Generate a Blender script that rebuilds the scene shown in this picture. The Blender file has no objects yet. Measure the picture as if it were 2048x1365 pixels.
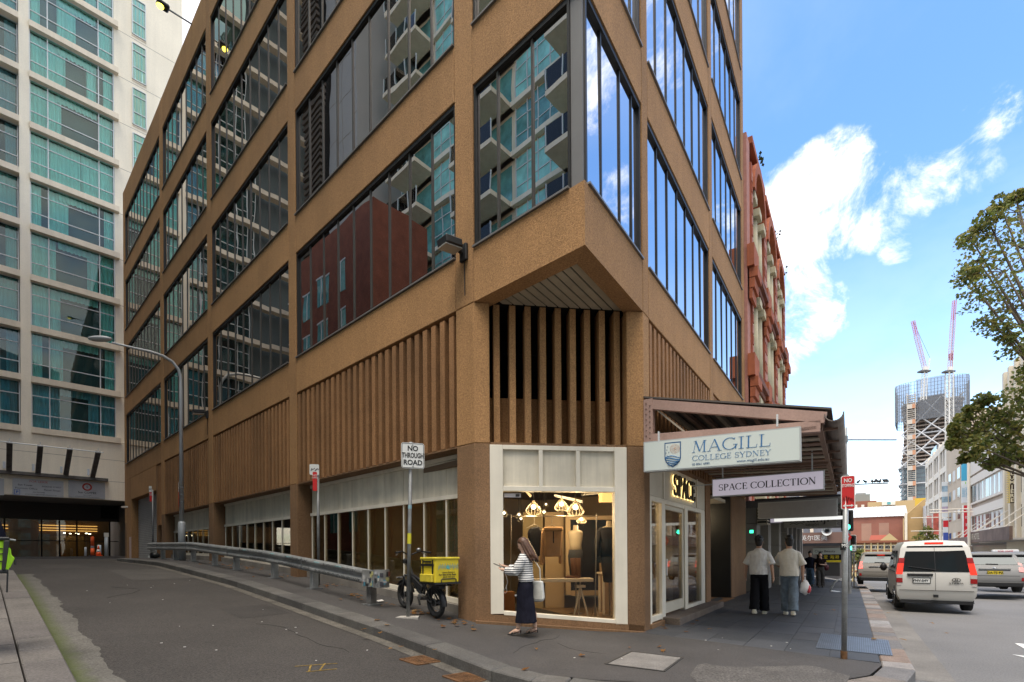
import bpy, bmesh, math, random
from mathutils import Vector, Matrix
random.seed(7)
rad = math.radians
SC = bpy.context.scene
COL = SC.collection

cam_d = bpy.data.cameras.new("camera"); CAM = bpy.data.objects.new("camera", cam_d); COL.objects.link(CAM)
cam_d.sensor_width = 36.0; cam_d.lens = 36.0 * 1000.0 / 2048.0
cam_d.shift_y = (1108.0 - 682.5) / 2048.0
cam_d.clip_start = .05; cam_d.clip_end = 4000
RO = .0068; HC = 1.48
cam_r = Vector((1, 0, -RO)).normalized(); cam_b = Vector((0, -1, 0)); cam_u = cam_b.cross(cam_r)
CAM.matrix_world = Matrix(((cam_r.x, cam_u.x, cam_b.x, 0), (cam_r.y, cam_u.y, cam_b.y, 0), (cam_r.z, cam_u.z, cam_b.z, HC), (0, 0, 0, 1)))
SC.camera = CAM
SC.render.resolution_x = 1024; SC.render.resolution_y = 682
SC.view_settings.view_transform = 'Standard'; SC.view_settings.look = 'None'
SC.view_settings.gamma = 1; SC.view_settings.use_curve_mapping = False
SC.view_settings.exposure = EXPO = 1.66
try:
    SC.cycles.use_denoising = True; SC.cycles.denoiser = 'OPENIMAGEDENOISE'
except Exception: pass
SC.cycles.max_bounces = 7; SC.cycles.transparent_max_bounces = 16
SC.cycles.sample_clamp_indirect = 4

SUN_DIR = Vector((-.14, -.30, .95)).normalized()      # towards the sun
def nd(nt, typ, **kw):
    n = nt.nodes.new(typ)
    for k, v in kw.items(): setattr(n, k, v)
    return n
def math_node(nt, op, a, b=None, c=None, clamp=False):
    n = nd(nt, 'ShaderNodeMath', operation=op, use_clamp=clamp)
    for i, x in enumerate((a, b, c)):
        if x is None: continue
        if isinstance(x, (int, float)): n.inputs[i].default_value = x
        else: nt.links.new(x, n.inputs[i])
    return n.outputs[0]
def ray(px, py):
    u = px - 1024.0; v = 1108.0 - py
    return Vector(((u + RO * v) / 1000.0, 1.0, (v - RO * u) / 1000.0))
W = bpy.data.worlds.new("World"); SC.world = W; W.use_nodes = True
nt = W.node_tree; nt.nodes.clear()
sky = nd(nt, 'ShaderNodeTexSky', sky_type='NISHITA', sun_disc=False)
sky.sun_elevation = math.asin(SUN_DIR.z); sky.sun_rotation = math.atan2(SUN_DIR.x, SUN_DIR.y)
sky.air_density = 1.0; sky.dust_density = 1.2; sky.ozone_density = 1.5
tc = nd(nt, 'ShaderNodeTexCoord'); sep = nd(nt, 'ShaderNodeSeparateXYZ'); nt.links.new(tc.outputs['Generated'], sep.inputs[0])
zc = math_node(nt, 'ADD', math_node(nt, 'MAXIMUM', sep.outputs[2], 0.0), .22)
cmb = nd(nt, 'ShaderNodeCombineXYZ')
nt.links.new(math_node(nt, 'DIVIDE', sep.outputs[0], zc), cmb.inputs[0])
nt.links.new(math_node(nt, 'DIVIDE', sep.outputs[1], zc), cmb.inputs[1])
n1_ = nd(nt, 'ShaderNodeTexNoise'); n1_.inputs['Scale'].default_value = 1.7; n1_.inputs['Detail'].default_value = 9; n1_.inputs['Roughness'].default_value = .58; n1_.inputs['Distortion'].default_value = .25
nt.links.new(cmb.outputs[0], n1_.inputs['Vector'])
n2_ = nd(nt, 'ShaderNodeTexNoise'); n2_.inputs['Scale'].default_value = 10; n2_.inputs['Detail'].default_value = 10; n2_.inputs['Roughness'].default_value = .66; n2_.inputs['Distortion'].default_value = .4
nt.links.new(tc.outputs['Generated'], n2_.inputs['Vector'])
acc = None
for (px, py, r, amp) in [(1655, 405, 100, .62), (1755, 410, 75, .44), (1570, 455, 95, .66), (1560, 590, 80, .55), (1605, 650, 75, .62), (1545, 690, 70, .6), (1835, 425, 45, .2),
                         (1830, 345, 45, .30), (1870, 330, 45, .26), (1630, 300, 22, .42), (1910, 250, 45, .15), (1990, 235, 50, .15), (1900, 385, 35, .13), (1800, 495, 35, .25), (1730, 960, 110, .34), (1950, 350, 50, .11), ((.861, .54, .968), 0, 90, .5), ((.85, .567, .70), 0, 60, .45), ((.87, .52, .60), 0, 60, .45), ((.80, .68, 1.1), 0, 150, .45), ((.78, .66, 1.5), 0, 180, .4)]:
    d = Vector(px) if isinstance(px, tuple) else ray(px, py); ang = math.atan(r / 1000.0 / d.length); d.normalize()
    dp = nd(nt, 'ShaderNodeVectorMath', operation='DOT_PRODUCT'); nt.links.new(tc.outputs['Generated'], dp.inputs[0]); dp.inputs[1].default_value = d
    mr = nd(nt, 'ShaderNodeMapRange', interpolation_type='SMOOTHSTEP'); nt.links.new(dp.outputs['Value'], mr.inputs[0])
    mr.inputs[1].default_value = math.cos(ang * 1.35); mr.inputs[2].default_value = math.cos(ang * .25); mr.inputs[3].default_value = 0; mr.inputs[4].default_value = amp
    acc = mr.outputs[0] if acc is None else math_node(nt, 'MAXIMUM', acc, mr.outputs[0])
blob = math_node(nt, 'ADD', acc, math_node(nt, 'MULTIPLY', math_node(nt, 'SUBTRACT', n2_.outputs[0], .5), 2.6))
m1 = nd(nt, 'ShaderNodeMapRange', interpolation_type='SMOOTHSTEP'); nt.links.new(blob, m1.inputs[0]); m1.inputs[1].default_value = .16; m1.inputs[2].default_value = .95
gate = nd(nt, 'ShaderNodeMapRange', interpolation_type='SMOOTHSTEP'); nt.links.new(acc, gate.inputs[0]); gate.inputs[1].default_value = .02; gate.inputs[2].default_value = .14
m1o = math_node(nt, 'MULTIPLY', m1.outputs[0], gate.outputs[0])
m2 = nd(nt, 'ShaderNodeMapRange', interpolation_type='SMOOTHSTEP'); nt.links.new(n1_.outputs[0], m2.inputs[0]); m2.inputs[1].default_value = .38; m2.inputs[2].default_value = .58; m2.inputs[4].default_value = .95
# the broad cloud field belongs to the rest of the sky; the street's end is mostly clear
dpv = nd(nt, 'ShaderNodeVectorMath', operation='DOT_PRODUCT'); nt.links.new(tc.outputs['Generated'], dpv.inputs[0]); dpv.inputs[1].default_value = ray(1800, 420).normalized()
clr = nd(nt, 'ShaderNodeMapRange', interpolation_type='SMOOTHSTEP'); nt.links.new(dpv.outputs['Value'], clr.inputs[0]); clr.inputs[1].default_value = .45; clr.inputs[2].default_value = .80; clr.inputs[3].default_value = 1; clr.inputs[4].default_value = .05
cloud = math_node(nt, 'MAXIMUM', m1o, math_node(nt, 'MULTIPLY', m2.outputs[0], clr.outputs[0]), clamp=True)
hs = nd(nt, 'ShaderNodeHueSaturation'); hs.inputs['Saturation'].default_value = 1.22; hs.inputs['Value'].default_value = .82
nt.links.new(sky.outputs[0], hs.inputs['Color'])
hz = nd(nt, 'ShaderNodeMapRange'); nt.links.new(sep.outputs[2], hz.inputs[0]); hz.inputs[1].default_value = .12; hz.inputs[2].default_value = .5; nt.links.new(hz.outputs[0], hs.inputs['Fac'])
mixc = nd(nt, 'ShaderNodeMixRGB'); nt.links.new(cloud, mixc.inputs[0]); nt.links.new(hs.outputs[0], mixc.inputs[1]); mixc.inputs[2].default_value = (4.8, 4.5, 4.1, 1)
bg = nd(nt, 'ShaderNodeBackground'); bg.inputs['Strength'].default_value = .15
nt.links.new(mixc.outputs[0], bg.inputs['Color'])
wo = nd(nt, 'ShaderNodeOutputWorld'); nt.links.new(bg.outputs[0], wo.inputs[0])
sun_d = bpy.data.lights.new("sun", 'SUN'); sun_d.energy = 1.5; sun_d.angle = rad(36); sun_d.color = (1, .92, .80)
SUN = bpy.data.objects.new("sun", sun_d); COL.objects.link(SUN)
SUN.rotation_euler = SUN_DIR.to_track_quat('Z', 'Y').to_euler(); SUN.location = (0, -20, 60)

d1 = Vector((.56061, .82808, 0)); n1 = Vector((.82808, -.56061, 0))      # along the street, out of the street front
d2 = Vector((-.73092, .68246, 0)); n2 = Vector((-.68246, -.73092, 0))    # up the lane, out of the lane front
A = Vector((-.6583, 8.92, 0)); B = Vector((2.4736, 9.3192, 0)); APEX = Vector((1.095, 7.283, 0))
def lerp_tab(t, x):
    if x <= t[0][0]: return t[0][1]
    for (x0, y0), (x1, y1) in zip(t, t[1:]):
        if x <= x1: return y0 + (y1 - y0) * (x - x0) / (x1 - x0)
    return t[-1][1]
ZB = [(-60, -.05), (-4.5, -.03), (-2.1, .02), (0, .27), (3.6, .58), (7.2, .88), (14.4, 1.28), (21.6, 1.4), (30, 1.5), (80, 1.6)]
ZA = [(10, 0), (21, -.17), (39, -.74), (60, -1.7), (70, -2.25), (145, -4.6), (300, -6)]
def zf(a, b):
    w = .5
    zb = sum(lerp_tab(ZB, b + k * w) for k in (-1, -.5, 0, .5, 1)) / 5
    fa = lerp_tab(ZA, a)
    return zb + fa * (1 if b < 2 else 0)
DET = d1.x * d2.y - d1.y * d2.x
def AB(a, b, dz=0.0):
    p = A + d1 * a + d2 * b; p.z = zf(a, b) + dz; return p
def ab(p):
    x = p.x - A.x; y = p.y - A.y
    return ((x * d2.y - y * d2.x) / DET, (d1.x * y - d1.y * x) / DET)
def G(px, py, dz=0.0):
    """point of the ground (plus dz) under a surveyed sight line"""
    r = ray(px, py); z = 0.0; p = None
    for i in range(80):
        t = (z - HC) / r.z if r.z < -1e-4 else 60
        t = max(1.0, min(t, 300)); p = Vector((r.x * t, t, z)); z = .5 * z + .5 * (zf(*ab(p)) + dz)
    p.z = zf(*ab(p)) + dz
    return p
def bx(px, a):
    """point of the line a = const seen at column px near the horizon"""
    k = (px - 1024.0) / 1000.0; P0 = A + d1 * a
    t = (k * P0.y - P0.x) / (d2.x - k * d2.y)
    return t
class Frame:
    def __init__(s, o, u, v): s.o = Vector((o.x, o.y, 0)); s.u = Vector((u.x, u.y, 0)); s.v = Vector((v.x, v.y, 0)); s.ang = math.atan2(u.y, u.x)
    def pt(s, u, v, z): return Vector((s.o.x + s.u.x * u + s.v.x * v, s.o.y + s.u.y * u + s.v.y * v, z))
    def shift(s, u, v): return Frame(s.pt(u, v, 0), s.u, s.v)
LF = Frame(A, d2, n2); RF = Frame(B, d1, n1)
cdir = (B - A); CHL = cdir.length; cdir.normalize(); cn = Vector((cdir.y, -cdir.x, 0))
CF = Frame(A, cdir, cn)
XY = Frame(Vector((0, 0, 0)), Vector((1, 0, 0)), Vector((0, 1, 0)))
def fit(F, px, py):
    """(u, z, depth) where a sight line meets the vertical plane of a frame"""
    r = ray(px, py); det = r.x * -F.u.y + F.u.x * 1.0
    t = (F.o.x * -F.u.y + F.u.x * F.o.y) / det
    p = Vector((r.x * t, t, 0)) - F.o
    return p.dot(F.u), HC + r.z * t, t

ORG = {}
def thing(name, label, cat, loc, group=None, kind=None):
    o = bpy.data.objects.new(name, None); o.location = loc; o.empty_display_size = .2; COL.objects.link(o)
    o['label'] = label; o['category'] = cat
    if group: o['group'] = group
    if kind: o['kind'] = kind
    ORG[o] = Vector(loc); return o
def tag(o, label, cat, group=None):
    o['label'] = label; o['category'] = cat
    if group: o['group'] = group
    return o
def copy_thing(t, loc, label=None, rotz=None, group=None):
    def cp(o, par):
        c = o.copy(); COL.objects.link(c)
        if par: c.parent = par
        for ch in o.children: cp(ch, c)
        return c
    c = cp(t, None); c.location = loc
    if rotz is not None: c.rotation_euler = (0, 0, rotz)
    if label: c['label'] = label
    if group: c['group'] = group
    ORG[c] = Vector(loc)
    return c
class MB:
    def __init__(s): s.v = []; s.f = []
    def add(s, vs, fs):
        k = len(s.v); s.v += [tuple(x) for x in vs]; s.f += [tuple(i + k for i in f) for f in fs]; return s
    def fbox(s, F, u0, u1, v0, v1, z0, z1):
        vs = [F.pt(u, v, z) for z in (z0, z1) for (u, v) in ((u0, v0), (u1, v0), (u1, v1), (u0, v1))]
        fs = [(0, 3, 2, 1), (4, 5, 6, 7), (0, 1, 5, 4), (1, 2, 6, 5), (2, 3, 7, 6), (3, 0, 4, 7)]
        if (F.u.x * F.v.y - F.u.y * F.v.x) * (u1 - u0) * (v1 - v0) * (z1 - z0) < 0: fs = [f[::-1] for f in fs]
        return s.add(vs, fs)
    def box(s, x0, x1, y0, y1, z0, z1): return s.fbox(XY, x0, x1, y0, y1, z0, z1)
    def prism(s, F, poly, v0, v1):
        """poly in (u,z), extruded along v"""
        n = len(poly); vs = [F.pt(u, v0, z) for u, z in poly] + [F.pt(u, v1, z) for u, z in poly]
        fs = [tuple(range(n)), tuple(range(2 * n - 1, n - 1, -1))] + [(i, i + n, (i + 1) % n + n, (i + 1) % n) for i in range(n)]
        return s.add(vs, fs)
    def slab(s, poly, z0, z1):
        """poly in plan (Vectors or pairs), z0/z1 numbers or lists"""
        n = len(poly); g = lambda z, i: z[i] if isinstance(z, (list, tuple)) else z
        vs = [(p[0], p[1], g(z0, i)) for i, p in enumerate(poly)] + [(p[0], p[1], g(z1, i)) for i, p in enumerate(poly)]
        fs = [tuple(range(n - 1, -1, -1)), tuple(range(n, 2 * n))] + [(i, (i + 1) % n, (i + 1) % n + n, i + n) for i in range(n)]
        return s.add(vs, fs)
    def beam(s, p0, p1, w, h, up=Vector((0, 0, 1))):
        p0 = Vector(p0); p1 = Vector(p1); d = (p1 - p0).normalized(); sd = d.cross(up)
        if sd.length < 1e-4: sd = Vector((1, 0, 0))
        sd.normalize(); uu = sd.cross(d); vs = []
        for p in (p0, p1):
            for a, b in ((-1, -1), (1, -1), (1, 1), (-1, 1)): vs.append(p + sd * (a * w / 2) + uu * (b * h / 2))
        return s.add(vs, [(0, 1, 2, 3), (7, 6, 5, 4), (0, 4, 5, 1), (1, 5, 6, 2), (2, 6, 7, 3), (3, 7, 4, 0)])
    def tube(s, pts, r, n=8, cap=True, sq=None):
        pts = [Vector(p) for p in pts]; rs = r if isinstance(r, (list, tuple)) else [r] * len(pts)
        k = len(s.v); ref = None
        for i, p in enumerate(pts):
            t = (pts[min(i + 1, len(pts) - 1)] - pts[max(i - 1, 0)])
            t = t.normalized() if t.length > 1e-9 else Vector((0, 0, 1))
            if ref is None: ref = Vector((1, 0, 0)) if abs(t.x) < .9 else Vector((0, 1, 0))
            x = (ref - t * ref.dot(t)).normalized(); y = t.cross(x); ref = x
            for j in range(n):
                a = 2 * math.pi * j / n
                rx = rs[i] if not isinstance(rs[i], tuple) else rs[i][0]; ry = rs[i] if not isinstance(rs[i], tuple) else rs[i][1]
                s.v.append(tuple(p + x * (rx * math.cos(a)) + y * (ry * math.sin(a))))
        for i in range(len(pts) - 1):
            for j in range(n): s.f.append((k + i * n + j, k + i * n + (j + 1) % n, k + (i + 1) * n + (j + 1) % n, k + (i + 1) * n + j))
        if cap: s.f.append(tuple(k + j for j in range(n - 1, -1, -1))); s.f.append(tuple(k + (len(pts) - 1) * n + j for j in range(n)))
        return s
    def loft(s, rings, cap=True):
        """rings: lists of equally many points"""
        k = len(s.v); n = len(rings[0])
        for r in rings: s.v += [tuple(p) for p in r]
        for i in range(len(rings) - 1):
            for j in range(n): s.f.append((k + i * n + j, k + i * n + (j + 1) % n, k + (i + 1) * n + (j + 1) % n, k + (i + 1) * n + j))
        if cap: s.f.append(tuple(k + j for j in range(n - 1, -1, -1))); s.f.append(tuple(k + (len(rings) - 1) * n + j for j in range(n)))
        return s
    def ball(s, c, rx, ry=None, rz=None, nu=12, nv=8, fn=None):
        ry = ry or rx; rz = rz or rx; c = Vector(c); rings = []
        for i in range(nv + 1):
            ph = -math.pi / 2 + math.pi * (i if 0 < i < nv else (.02 if i == 0 else nv - .02)) / nv
            rg = []
            for j in range(nu):
                th = 2 * math.pi * j / nu
                q = Vector((math.cos(ph) * math.cos(th), math.cos(ph) * math.sin(th), math.sin(ph)))
                if fn: q = fn(q)
                rg.append(c + Vector((q.x * rx, q.y * ry, q.z * rz)))
            rings.append(rg)
        return s.loft(rings)
    def quad(s, a, b, c, d): return s.add([a, b, c, d], [(0, 1, 2, 3)])
    def build(s, name, mat, parent=None, smooth=False, bevel=0, recalc=True, kind=None):
        og = ORG.get(parent, Vector((0, 0, 0)))
        me = bpy.data.meshes.new(name); me.from_pydata([(x - og.x, y - og.y, z - og.z) for x, y, z in s.v], [], s.f)
        if recalc:
            bm = bmesh.new(); bm.from_mesh(me); bmesh.ops.recalc_face_normals(bm, faces=bm.faces); bm.to_mesh(me); bm.free()
        me.materials.append(mat)
        if smooth:
            for p in me.polygons: p.use_smooth = True
        o = bpy.data.objects.new(name, me); COL.objects.link(o)
        if parent is not None: o.parent = parent
        if bevel:
            m = o.modifiers.new("bevel", 'BEVEL'); m.width = bevel; m.segments = 1; m.limit_method = 'ANGLE'
        if kind: o['kind'] = kind
        ORG[o] = og; return o
_cube = {}
def piece(name, mat, parent, F, u0, u1, v0, v1, z0, z1, bev=.06):
    """a box that shares one mesh per material"""
    me = _cube.get(mat.name)
    if me is None:
        me = bpy.data.meshes.new(name); m = MB().box(-.5, .5, -.5, .5, -.5, .5); me.from_pydata(m.v, [], m.f); me.materials.append(mat); _cube[mat.name] = me
    o = bpy.data.objects.new(name, me); COL.objects.link(o); o.parent = parent
    c = F.pt((u0 + u1) / 2, (v0 + v1) / 2, (z0 + z1) / 2) - ORG.get(parent, Vector((0, 0, 0)))
    o.location = c; o.rotation_euler = (0, 0, F.ang); o.scale = (abs(u1 - u0), abs(v1 - v0), abs(z1 - z0))
    ORG[o] = ORG.get(parent, Vector((0, 0, 0)))
    return o

_m = {}
def M(name, col, rough=.7, metal=0., spec=.4, noise=None, bump=None, speck=None, streak=None, emit=None, coat=0, rnd=0):
    """noise=(scale, amount)  speck=(scale, amount) fine aggregate  streak=(amount) vertical weathering  bump=(scale, strength)"""
    if name in _m: return _m[name]
    m = bpy.data.materials.new(name); m.use_nodes = True; t = m.node_tree; b = t.nodes['Principled BSDF']
    b.inputs['Roughness'].default_value = rough; b.inputs['Metallic'].default_value = metal
    b.inputs['Specular IOR Level'].default_value = spec; b.inputs['Coat Weight'].default_value = coat
    c4 = (col[0], col[1], col[2], 1); b.inputs['Base Color'].default_value = c4
    if noise or bump or speck or streak or rnd:
        g = nd(t, 'ShaderNodeNewGeometry'); cur = None
        def mul(fac_socket, lo, hi, cur):
            mr = nd(t, 'ShaderNodeMapRange'); t.links.new(fac_socket, mr.inputs[0]); mr.inputs[1].default_value = .3; mr.inputs[2].default_value = .7; mr.inputs[3].default_value = lo; mr.inputs[4].default_value = hi
            mx = nd(t, 'ShaderNodeMixRGB', blend_type='MULTIPLY'); mx.inputs[0].default_value = 1
            if cur is None: mx.inputs[1].default_value = c4
            else: t.links.new(cur, mx.inputs[1])
            t.links.new(mr.outputs[0], mx.inputs[2]); return mx.outputs[0]
        def nz(scale, detail=5, rough_=.6, vec=None):
            n = nd(t, 'ShaderNodeTexNoise'); n.inputs['Scale'].default_value = scale; n.inputs['Detail'].default_value = detail; n.inputs['Roughness'].default_value = rough_
            t.links.new(vec or g.outputs['Position'], n.inputs['Vector']); return n.outputs[0]
        if rnd: cur = mul(nd(t, 'ShaderNodeObjectInfo').outputs['Random'], 1 - rnd, 1 + rnd, cur)
        if noise: cur = mul(nz(noise[0]), 1 - noise[1], 1 + noise[1], cur)
        if speck: cur = mul(nz(speck[0], 2, .7), 1 - speck[1], 1 + speck[1], cur)
        if streak:
            mp = nd(t, 'ShaderNodeMapping'); mp.inputs['Scale'].default_value = (2.6, 2.6, .16); t.links.new(g.outputs['Position'], mp.inputs['Vector'])
            cur = mul(nz(1.0, 5, .65, mp.outputs[0]), 1 - streak, 1.04, cur)
        if cur is not None: t.links.new(cur, b.inputs['Base Color'])
        if bump:
            bp = nd(t, 'ShaderNodeBump'); bp.inputs['Strength'].default_value = bump[1]; bp.inputs['Distance'].default_value = .02
            t.links.new(nz(bump[0], 4, .7), bp.inputs['Height']); t.links.new(bp.outputs[0], b.inputs['Normal'])
    if emit:
        b.inputs['Emission Color'].default_value = (emit[0], emit[1], emit[2], 1); b.inputs['Emission Strength'].default_value = emit[3]
    _m[name] = m; return m
def tinted_mirror(name, tint, fac, wav=.13, dark=(.01, .009, .008)):
    """coated solar glass: part mirror, slightly wavy"""
    m = bpy.data.materials.new(name); m.use_nodes = True; t = m.node_tree; t.nodes.clear()
    g = nd(t, 'ShaderNodeNewGeometry'); n = nd(t, 'ShaderNodeTexNoise'); n.inputs['Scale'].default_value = .55; n.inputs['Detail'].default_value = 1.5
    t.links.new(g.outputs['Position'], n.inputs['Vector'])
    bp = nd(t, 'ShaderNodeBump'); bp.inputs['Strength'].default_value = wav; bp.inputs['Distance'].default_value = .03; t.links.new(n.outputs[0], bp.inputs['Height'])
    gl = nd(t, 'ShaderNodeBsdfGlossy'); gl.inputs['Roughness'].default_value = .0; gl.inputs['Color'].default_value = tint + (1,); t.links.new(bp.outputs[0], gl.inputs['Normal'])
    df = nd(t, 'ShaderNodeBsdfDiffuse'); df.inputs['Color'].default_value = dark + (1,)
    lw = nd(t, 'ShaderNodeFresnel'); lw.inputs['IOR'].default_value = 1.5
    mx = nd(t, 'ShaderNodeMixShader'); f = math_node(t, 'MULTIPLY_ADD', lw.outputs[0], 1 - fac, fac); t.links.new(f, mx.inputs[0])
    t.links.new(df.outputs[0], mx.inputs[1]); t.links.new(gl.outputs[0], mx.inputs[2])
    o = nd(t, 'ShaderNodeOutputMaterial'); t.links.new(mx.outputs[0], o.inputs[0]); return m
def clear_glass(name, tint=(.9, .93, .92), refl=1.0, ior=1.45):
    m = bpy.data.materials.new(name); m.use_nodes = True; t = m.node_tree; t.nodes.clear()
    tr = nd(t, 'ShaderNodeBsdfTransparent'); tr.inputs['Color'].default_value = tint + (1,)
    gl = nd(t, 'ShaderNodeBsdfGlossy'); gl.inputs['Roughness'].default_value = .0
    lw = nd(t, 'ShaderNodeFresnel'); lw.inputs['IOR'].default_value = ior
    mx = nd(t, 'ShaderNodeMixShader'); t.links.new(math_node(t, 'MULTIPLY', lw.outputs[0], refl, clamp=True), mx.inputs[0])
    t.links.new(tr.outputs[0], mx.inputs[1]); t.links.new(gl.outputs[0], mx.inputs[2])
    o = nd(t, 'ShaderNodeOutputMaterial'); t.links.new(mx.outputs[0], o.inputs[0]); return m
def lamp_mat(name, col, strength):
    m = bpy.data.materials.new(name); m.use_nodes = True; t = m.node_tree; t.nodes.clear()
    e = nd(t, 'ShaderNodeEmission'); e.inputs[0].default_value = col + (1,); e.inputs[1].default_value = strength
    o = nd(t, 'ShaderNodeOutputMaterial'); t.links.new(e.outputs[0], o.inputs[0]); return m
def text(parent, body, o, xd, size, mat, align='CENTER', ext=.003, up=Vector((0, 0, 1)), name='lettering', sx=1.0, bold=0.0):
    c = bpy.data.curves.new(name, 'FONT'); c.body = body; c.size = size; c.align_x = align; c.align_y = 'CENTER'; c.extrude = ext; c.offset = bold; c.resolution_u = 3
    tmp = bpy.data.objects.new(name, c); COL.objects.link(tmp)
    me = bpy.data.meshes.new_from_object(tmp); bpy.data.objects.remove(tmp)
    xd = Vector(xd).normalized(); up = (up - xd * up.dot(xd)).normalized(); zd = xd.cross(up); o = Vector(o) - ORG.get(parent, Vector((0, 0, 0)))
    me.transform(Matrix(((xd.x * sx, up.x, zd.x, o.x), (xd.y * sx, up.y, zd.y, o.y), (xd.z * sx, up.z, zd.z, o.z), (0, 0, 0, 1))))
    me.materials.clear(); me.materials.append(mat); ob = bpy.data.objects.new(name, me); COL.objects.link(ob); ob.parent = parent; ORG[ob] = ORG.get(parent, Vector((0, 0, 0)))
    return ob
# a roman (serif) alphabet from strokes: ('l', x0,y0,x1,y1,width)  ('a', cx,cy,rx,ry,deg0,deg1,thin,thick)
TK, TN, SF = .13, .045, .035
def _sf(x, y, w=.2): return ('l', x - w / 2, y, x + w / 2, y, SF)
GL = {
 'M': (.95, [('l', .1, 0, .22, 1, TN), ('l', .22, 1, .48, .08, TK), ('l', .48, .08, .74, 1, TN), ('l', .76, 0, .76, 1, TK), _sf(.1, .02), _sf(.76, .02, .26), _sf(.2, .98, .18), _sf(.78, .98, .2)]),
 'A': (.86, [('l', .1, 0, .42, 1, TN), ('l', .42, 1, .74, 0, TK), ('l', .22, .34, .6, .34, TN), _sf(.1, .02), _sf(.74, .02, .26)]),
 'G': (.92, [('a', .47, .5, .4, .48, 50, 345, TN, TK), ('l', .82, .06, .82, .4, .1), _sf(.8, .42, .26), ('l', .74, .8, .76, .98, TN)]),
 'I': (.42, [('l', .21, 0, .21, 1, TK), _sf(.21, .02, .3), _sf(.21, .98, .3)]),
 'L': (.72, [('l', .2, 0, .2, 1, TK), _sf(.2, .98, .3), ('l', .08, .025, .66, .025, SF * 1.3), ('l', .65, 0, .67, .26, TN)]),
 'C': (.88, [('a', .47, .5, .4, .48, 45, 318, TN, TK), ('l', .75, .76, .78, .98, TN), ('l', .75, .04, .8, .24, TN)]),
 'O': (.96, [('a', .48, .5, .41, .48, 0, 360, TN, TK)]),
 'E': (.72, [('l', .2, 0, .2, 1, TK), ('l', .08, .975, .62, .975, SF * 1.3), ('l', .08, .025, .66, .025, SF * 1.3), ('l', .2, .52, .5, .52, TN), ('l', .61, .78, .62, 1, TN), ('l', .65, 0, .67, .24, TN), ('l', .5, .42, .5, .62, TN)]),
 'S': (.66, [('a', .33, .74, .24, .24, 30, 270, TN, .09), ('a', .33, .26, .25, .25, -150, 90, TN, .1), ('l', .55, .76, .56, .96, TN), ('l', .09, .04, .1, .26, TN)]),
 'Y': (.8, [('l', .1, 1, .4, .46, TK), ('l', .7, 1, .4, .46, TN), ('l', .4, 0, .4, .48, TK), _sf(.1, .98), _sf(.7, .98), _sf(.4, .02, .28)]),
 'D': (.9, [('l', .2, 0, .2, 1, TK), ('a', .3, .5, .5, .48, -90, 90, TN, TK), ('l', .08, .02, .32, .02, SF), ('l', .08, .98, .32, .98, SF)]),
 'N': (.92, [('l', .16, 0, .16, 1, TN), ('l', .16, .98, .74, .02, TK), ('l', .74, 0, .74, 1, TN), _sf(.14, .02), _sf(.12, .98), _sf(.74, .98)]),
 'P': (.74, [('l', .2, 0, .2, 1, TK), ('a', .26, .73, .38, .25, -90, 90, TN, TK), ('l', .08, .98, .3, .98, SF), ('l', .2, .48, .3, .48, TN), _sf(.2, .02, .28)]),
 'T': (.78, [('l', .39, 0, .39, 1, TK), ('l', .06, .975, .72, .975, SF * 1.3), ('l', .07, .78, .06, 1, TN), ('l', .71, .78, .72, 1, TN), _sf(.39, .02, .28)]),
 'U': (.9, [('l', .18, .3, .18, 1, TK), ('a', .45, .32, .27, .3, 180, 360, TN, TK), ('l', .72, .3, .72, 1, TN), _sf(.18, .98, .26), _sf(.72, .98)]),
 'R': (.84, [('l', .2, 0, .2, 1, TK), ('a', .26, .74, .36, .24, -90, 90, TN, TK), ('l', .3, .5, .74, 0, TK), ('l', .08, .98, .3, .98, SF), _sf(.2, .02, .28), _sf(.74, .02, .2)]),
 ' ': (.4, [])}
def serif(parent, body, o, xd, h, width, mat, ext=.004, up=Vector((0, 0, 1)), name='lettering', kw=1.0):
    xd = Vector(xd).normalized(); up = (up - xd * up.dot(xd)).normalized(); nz = xd.cross(up); o = Vector(o)
    tot = sum(GL[c][0] for c in body); sx = width / tot; mb = MB(); x0 = 0
    def P(x, y, e): return o + xd * ((x0 + x) * sx) + up * (y * h) + nz * e
    for c in body:
        for st in GL[c][1]:
            if st[0] == 'l':
                _, xa, ya, xb, yb, w = st; w *= kw; dx, dy = (xb - xa) * sx, (yb - ya) * h; L = math.hypot(dx, dy); nx, ny = -dy / L * w * h / 2, dx / L * w * h / 2
                q = [(xa * sx + nx, ya * h + ny), (xa * sx - nx, ya * h - ny), (xb * sx - nx, yb * h - ny), (xb * sx + nx, yb * h + ny)]
                vs = [o + xd * (x0 * sx + u) + up * v + nz * e for e in (0, ext) for u, v in q]
                mb.add(vs, [(0, 1, 2, 3), (7, 6, 5, 4), (0, 4, 5, 1), (1, 5, 6, 2), (2, 6, 7, 3), (3, 7, 4, 0)])
            else:
                _, cx, cy, rx, ry, a0, a1, tn, tk = st; n = max(6, int(abs(a1 - a0) / 22)); k = len(mb.v)
                for i in range(n + 1):
                    a = rad(a0 + (a1 - a0) * i / n); w = (tn + (tk - tn) * abs(math.cos(a)) ** 1.5) * kw / 2; wx = w * h / sx
                    for e in (0, ext):
                        for sg in (-1, 1): mb.v.append(tuple(P(cx + (rx + sg * wx) * math.cos(a), cy + (ry + sg * w) * math.sin(a), e)))
                for i in range(n):
                    p = k + 4 * i; q = p + 4
                    for a_, b_ in ((0, 1), (1, 3), (3, 2), (2, 0)): mb.f.append((p + a_, p + b_, q + b_, q + a_))
        x0 += GL[c][0]
    return mb.build(name, mat, parent)
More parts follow.
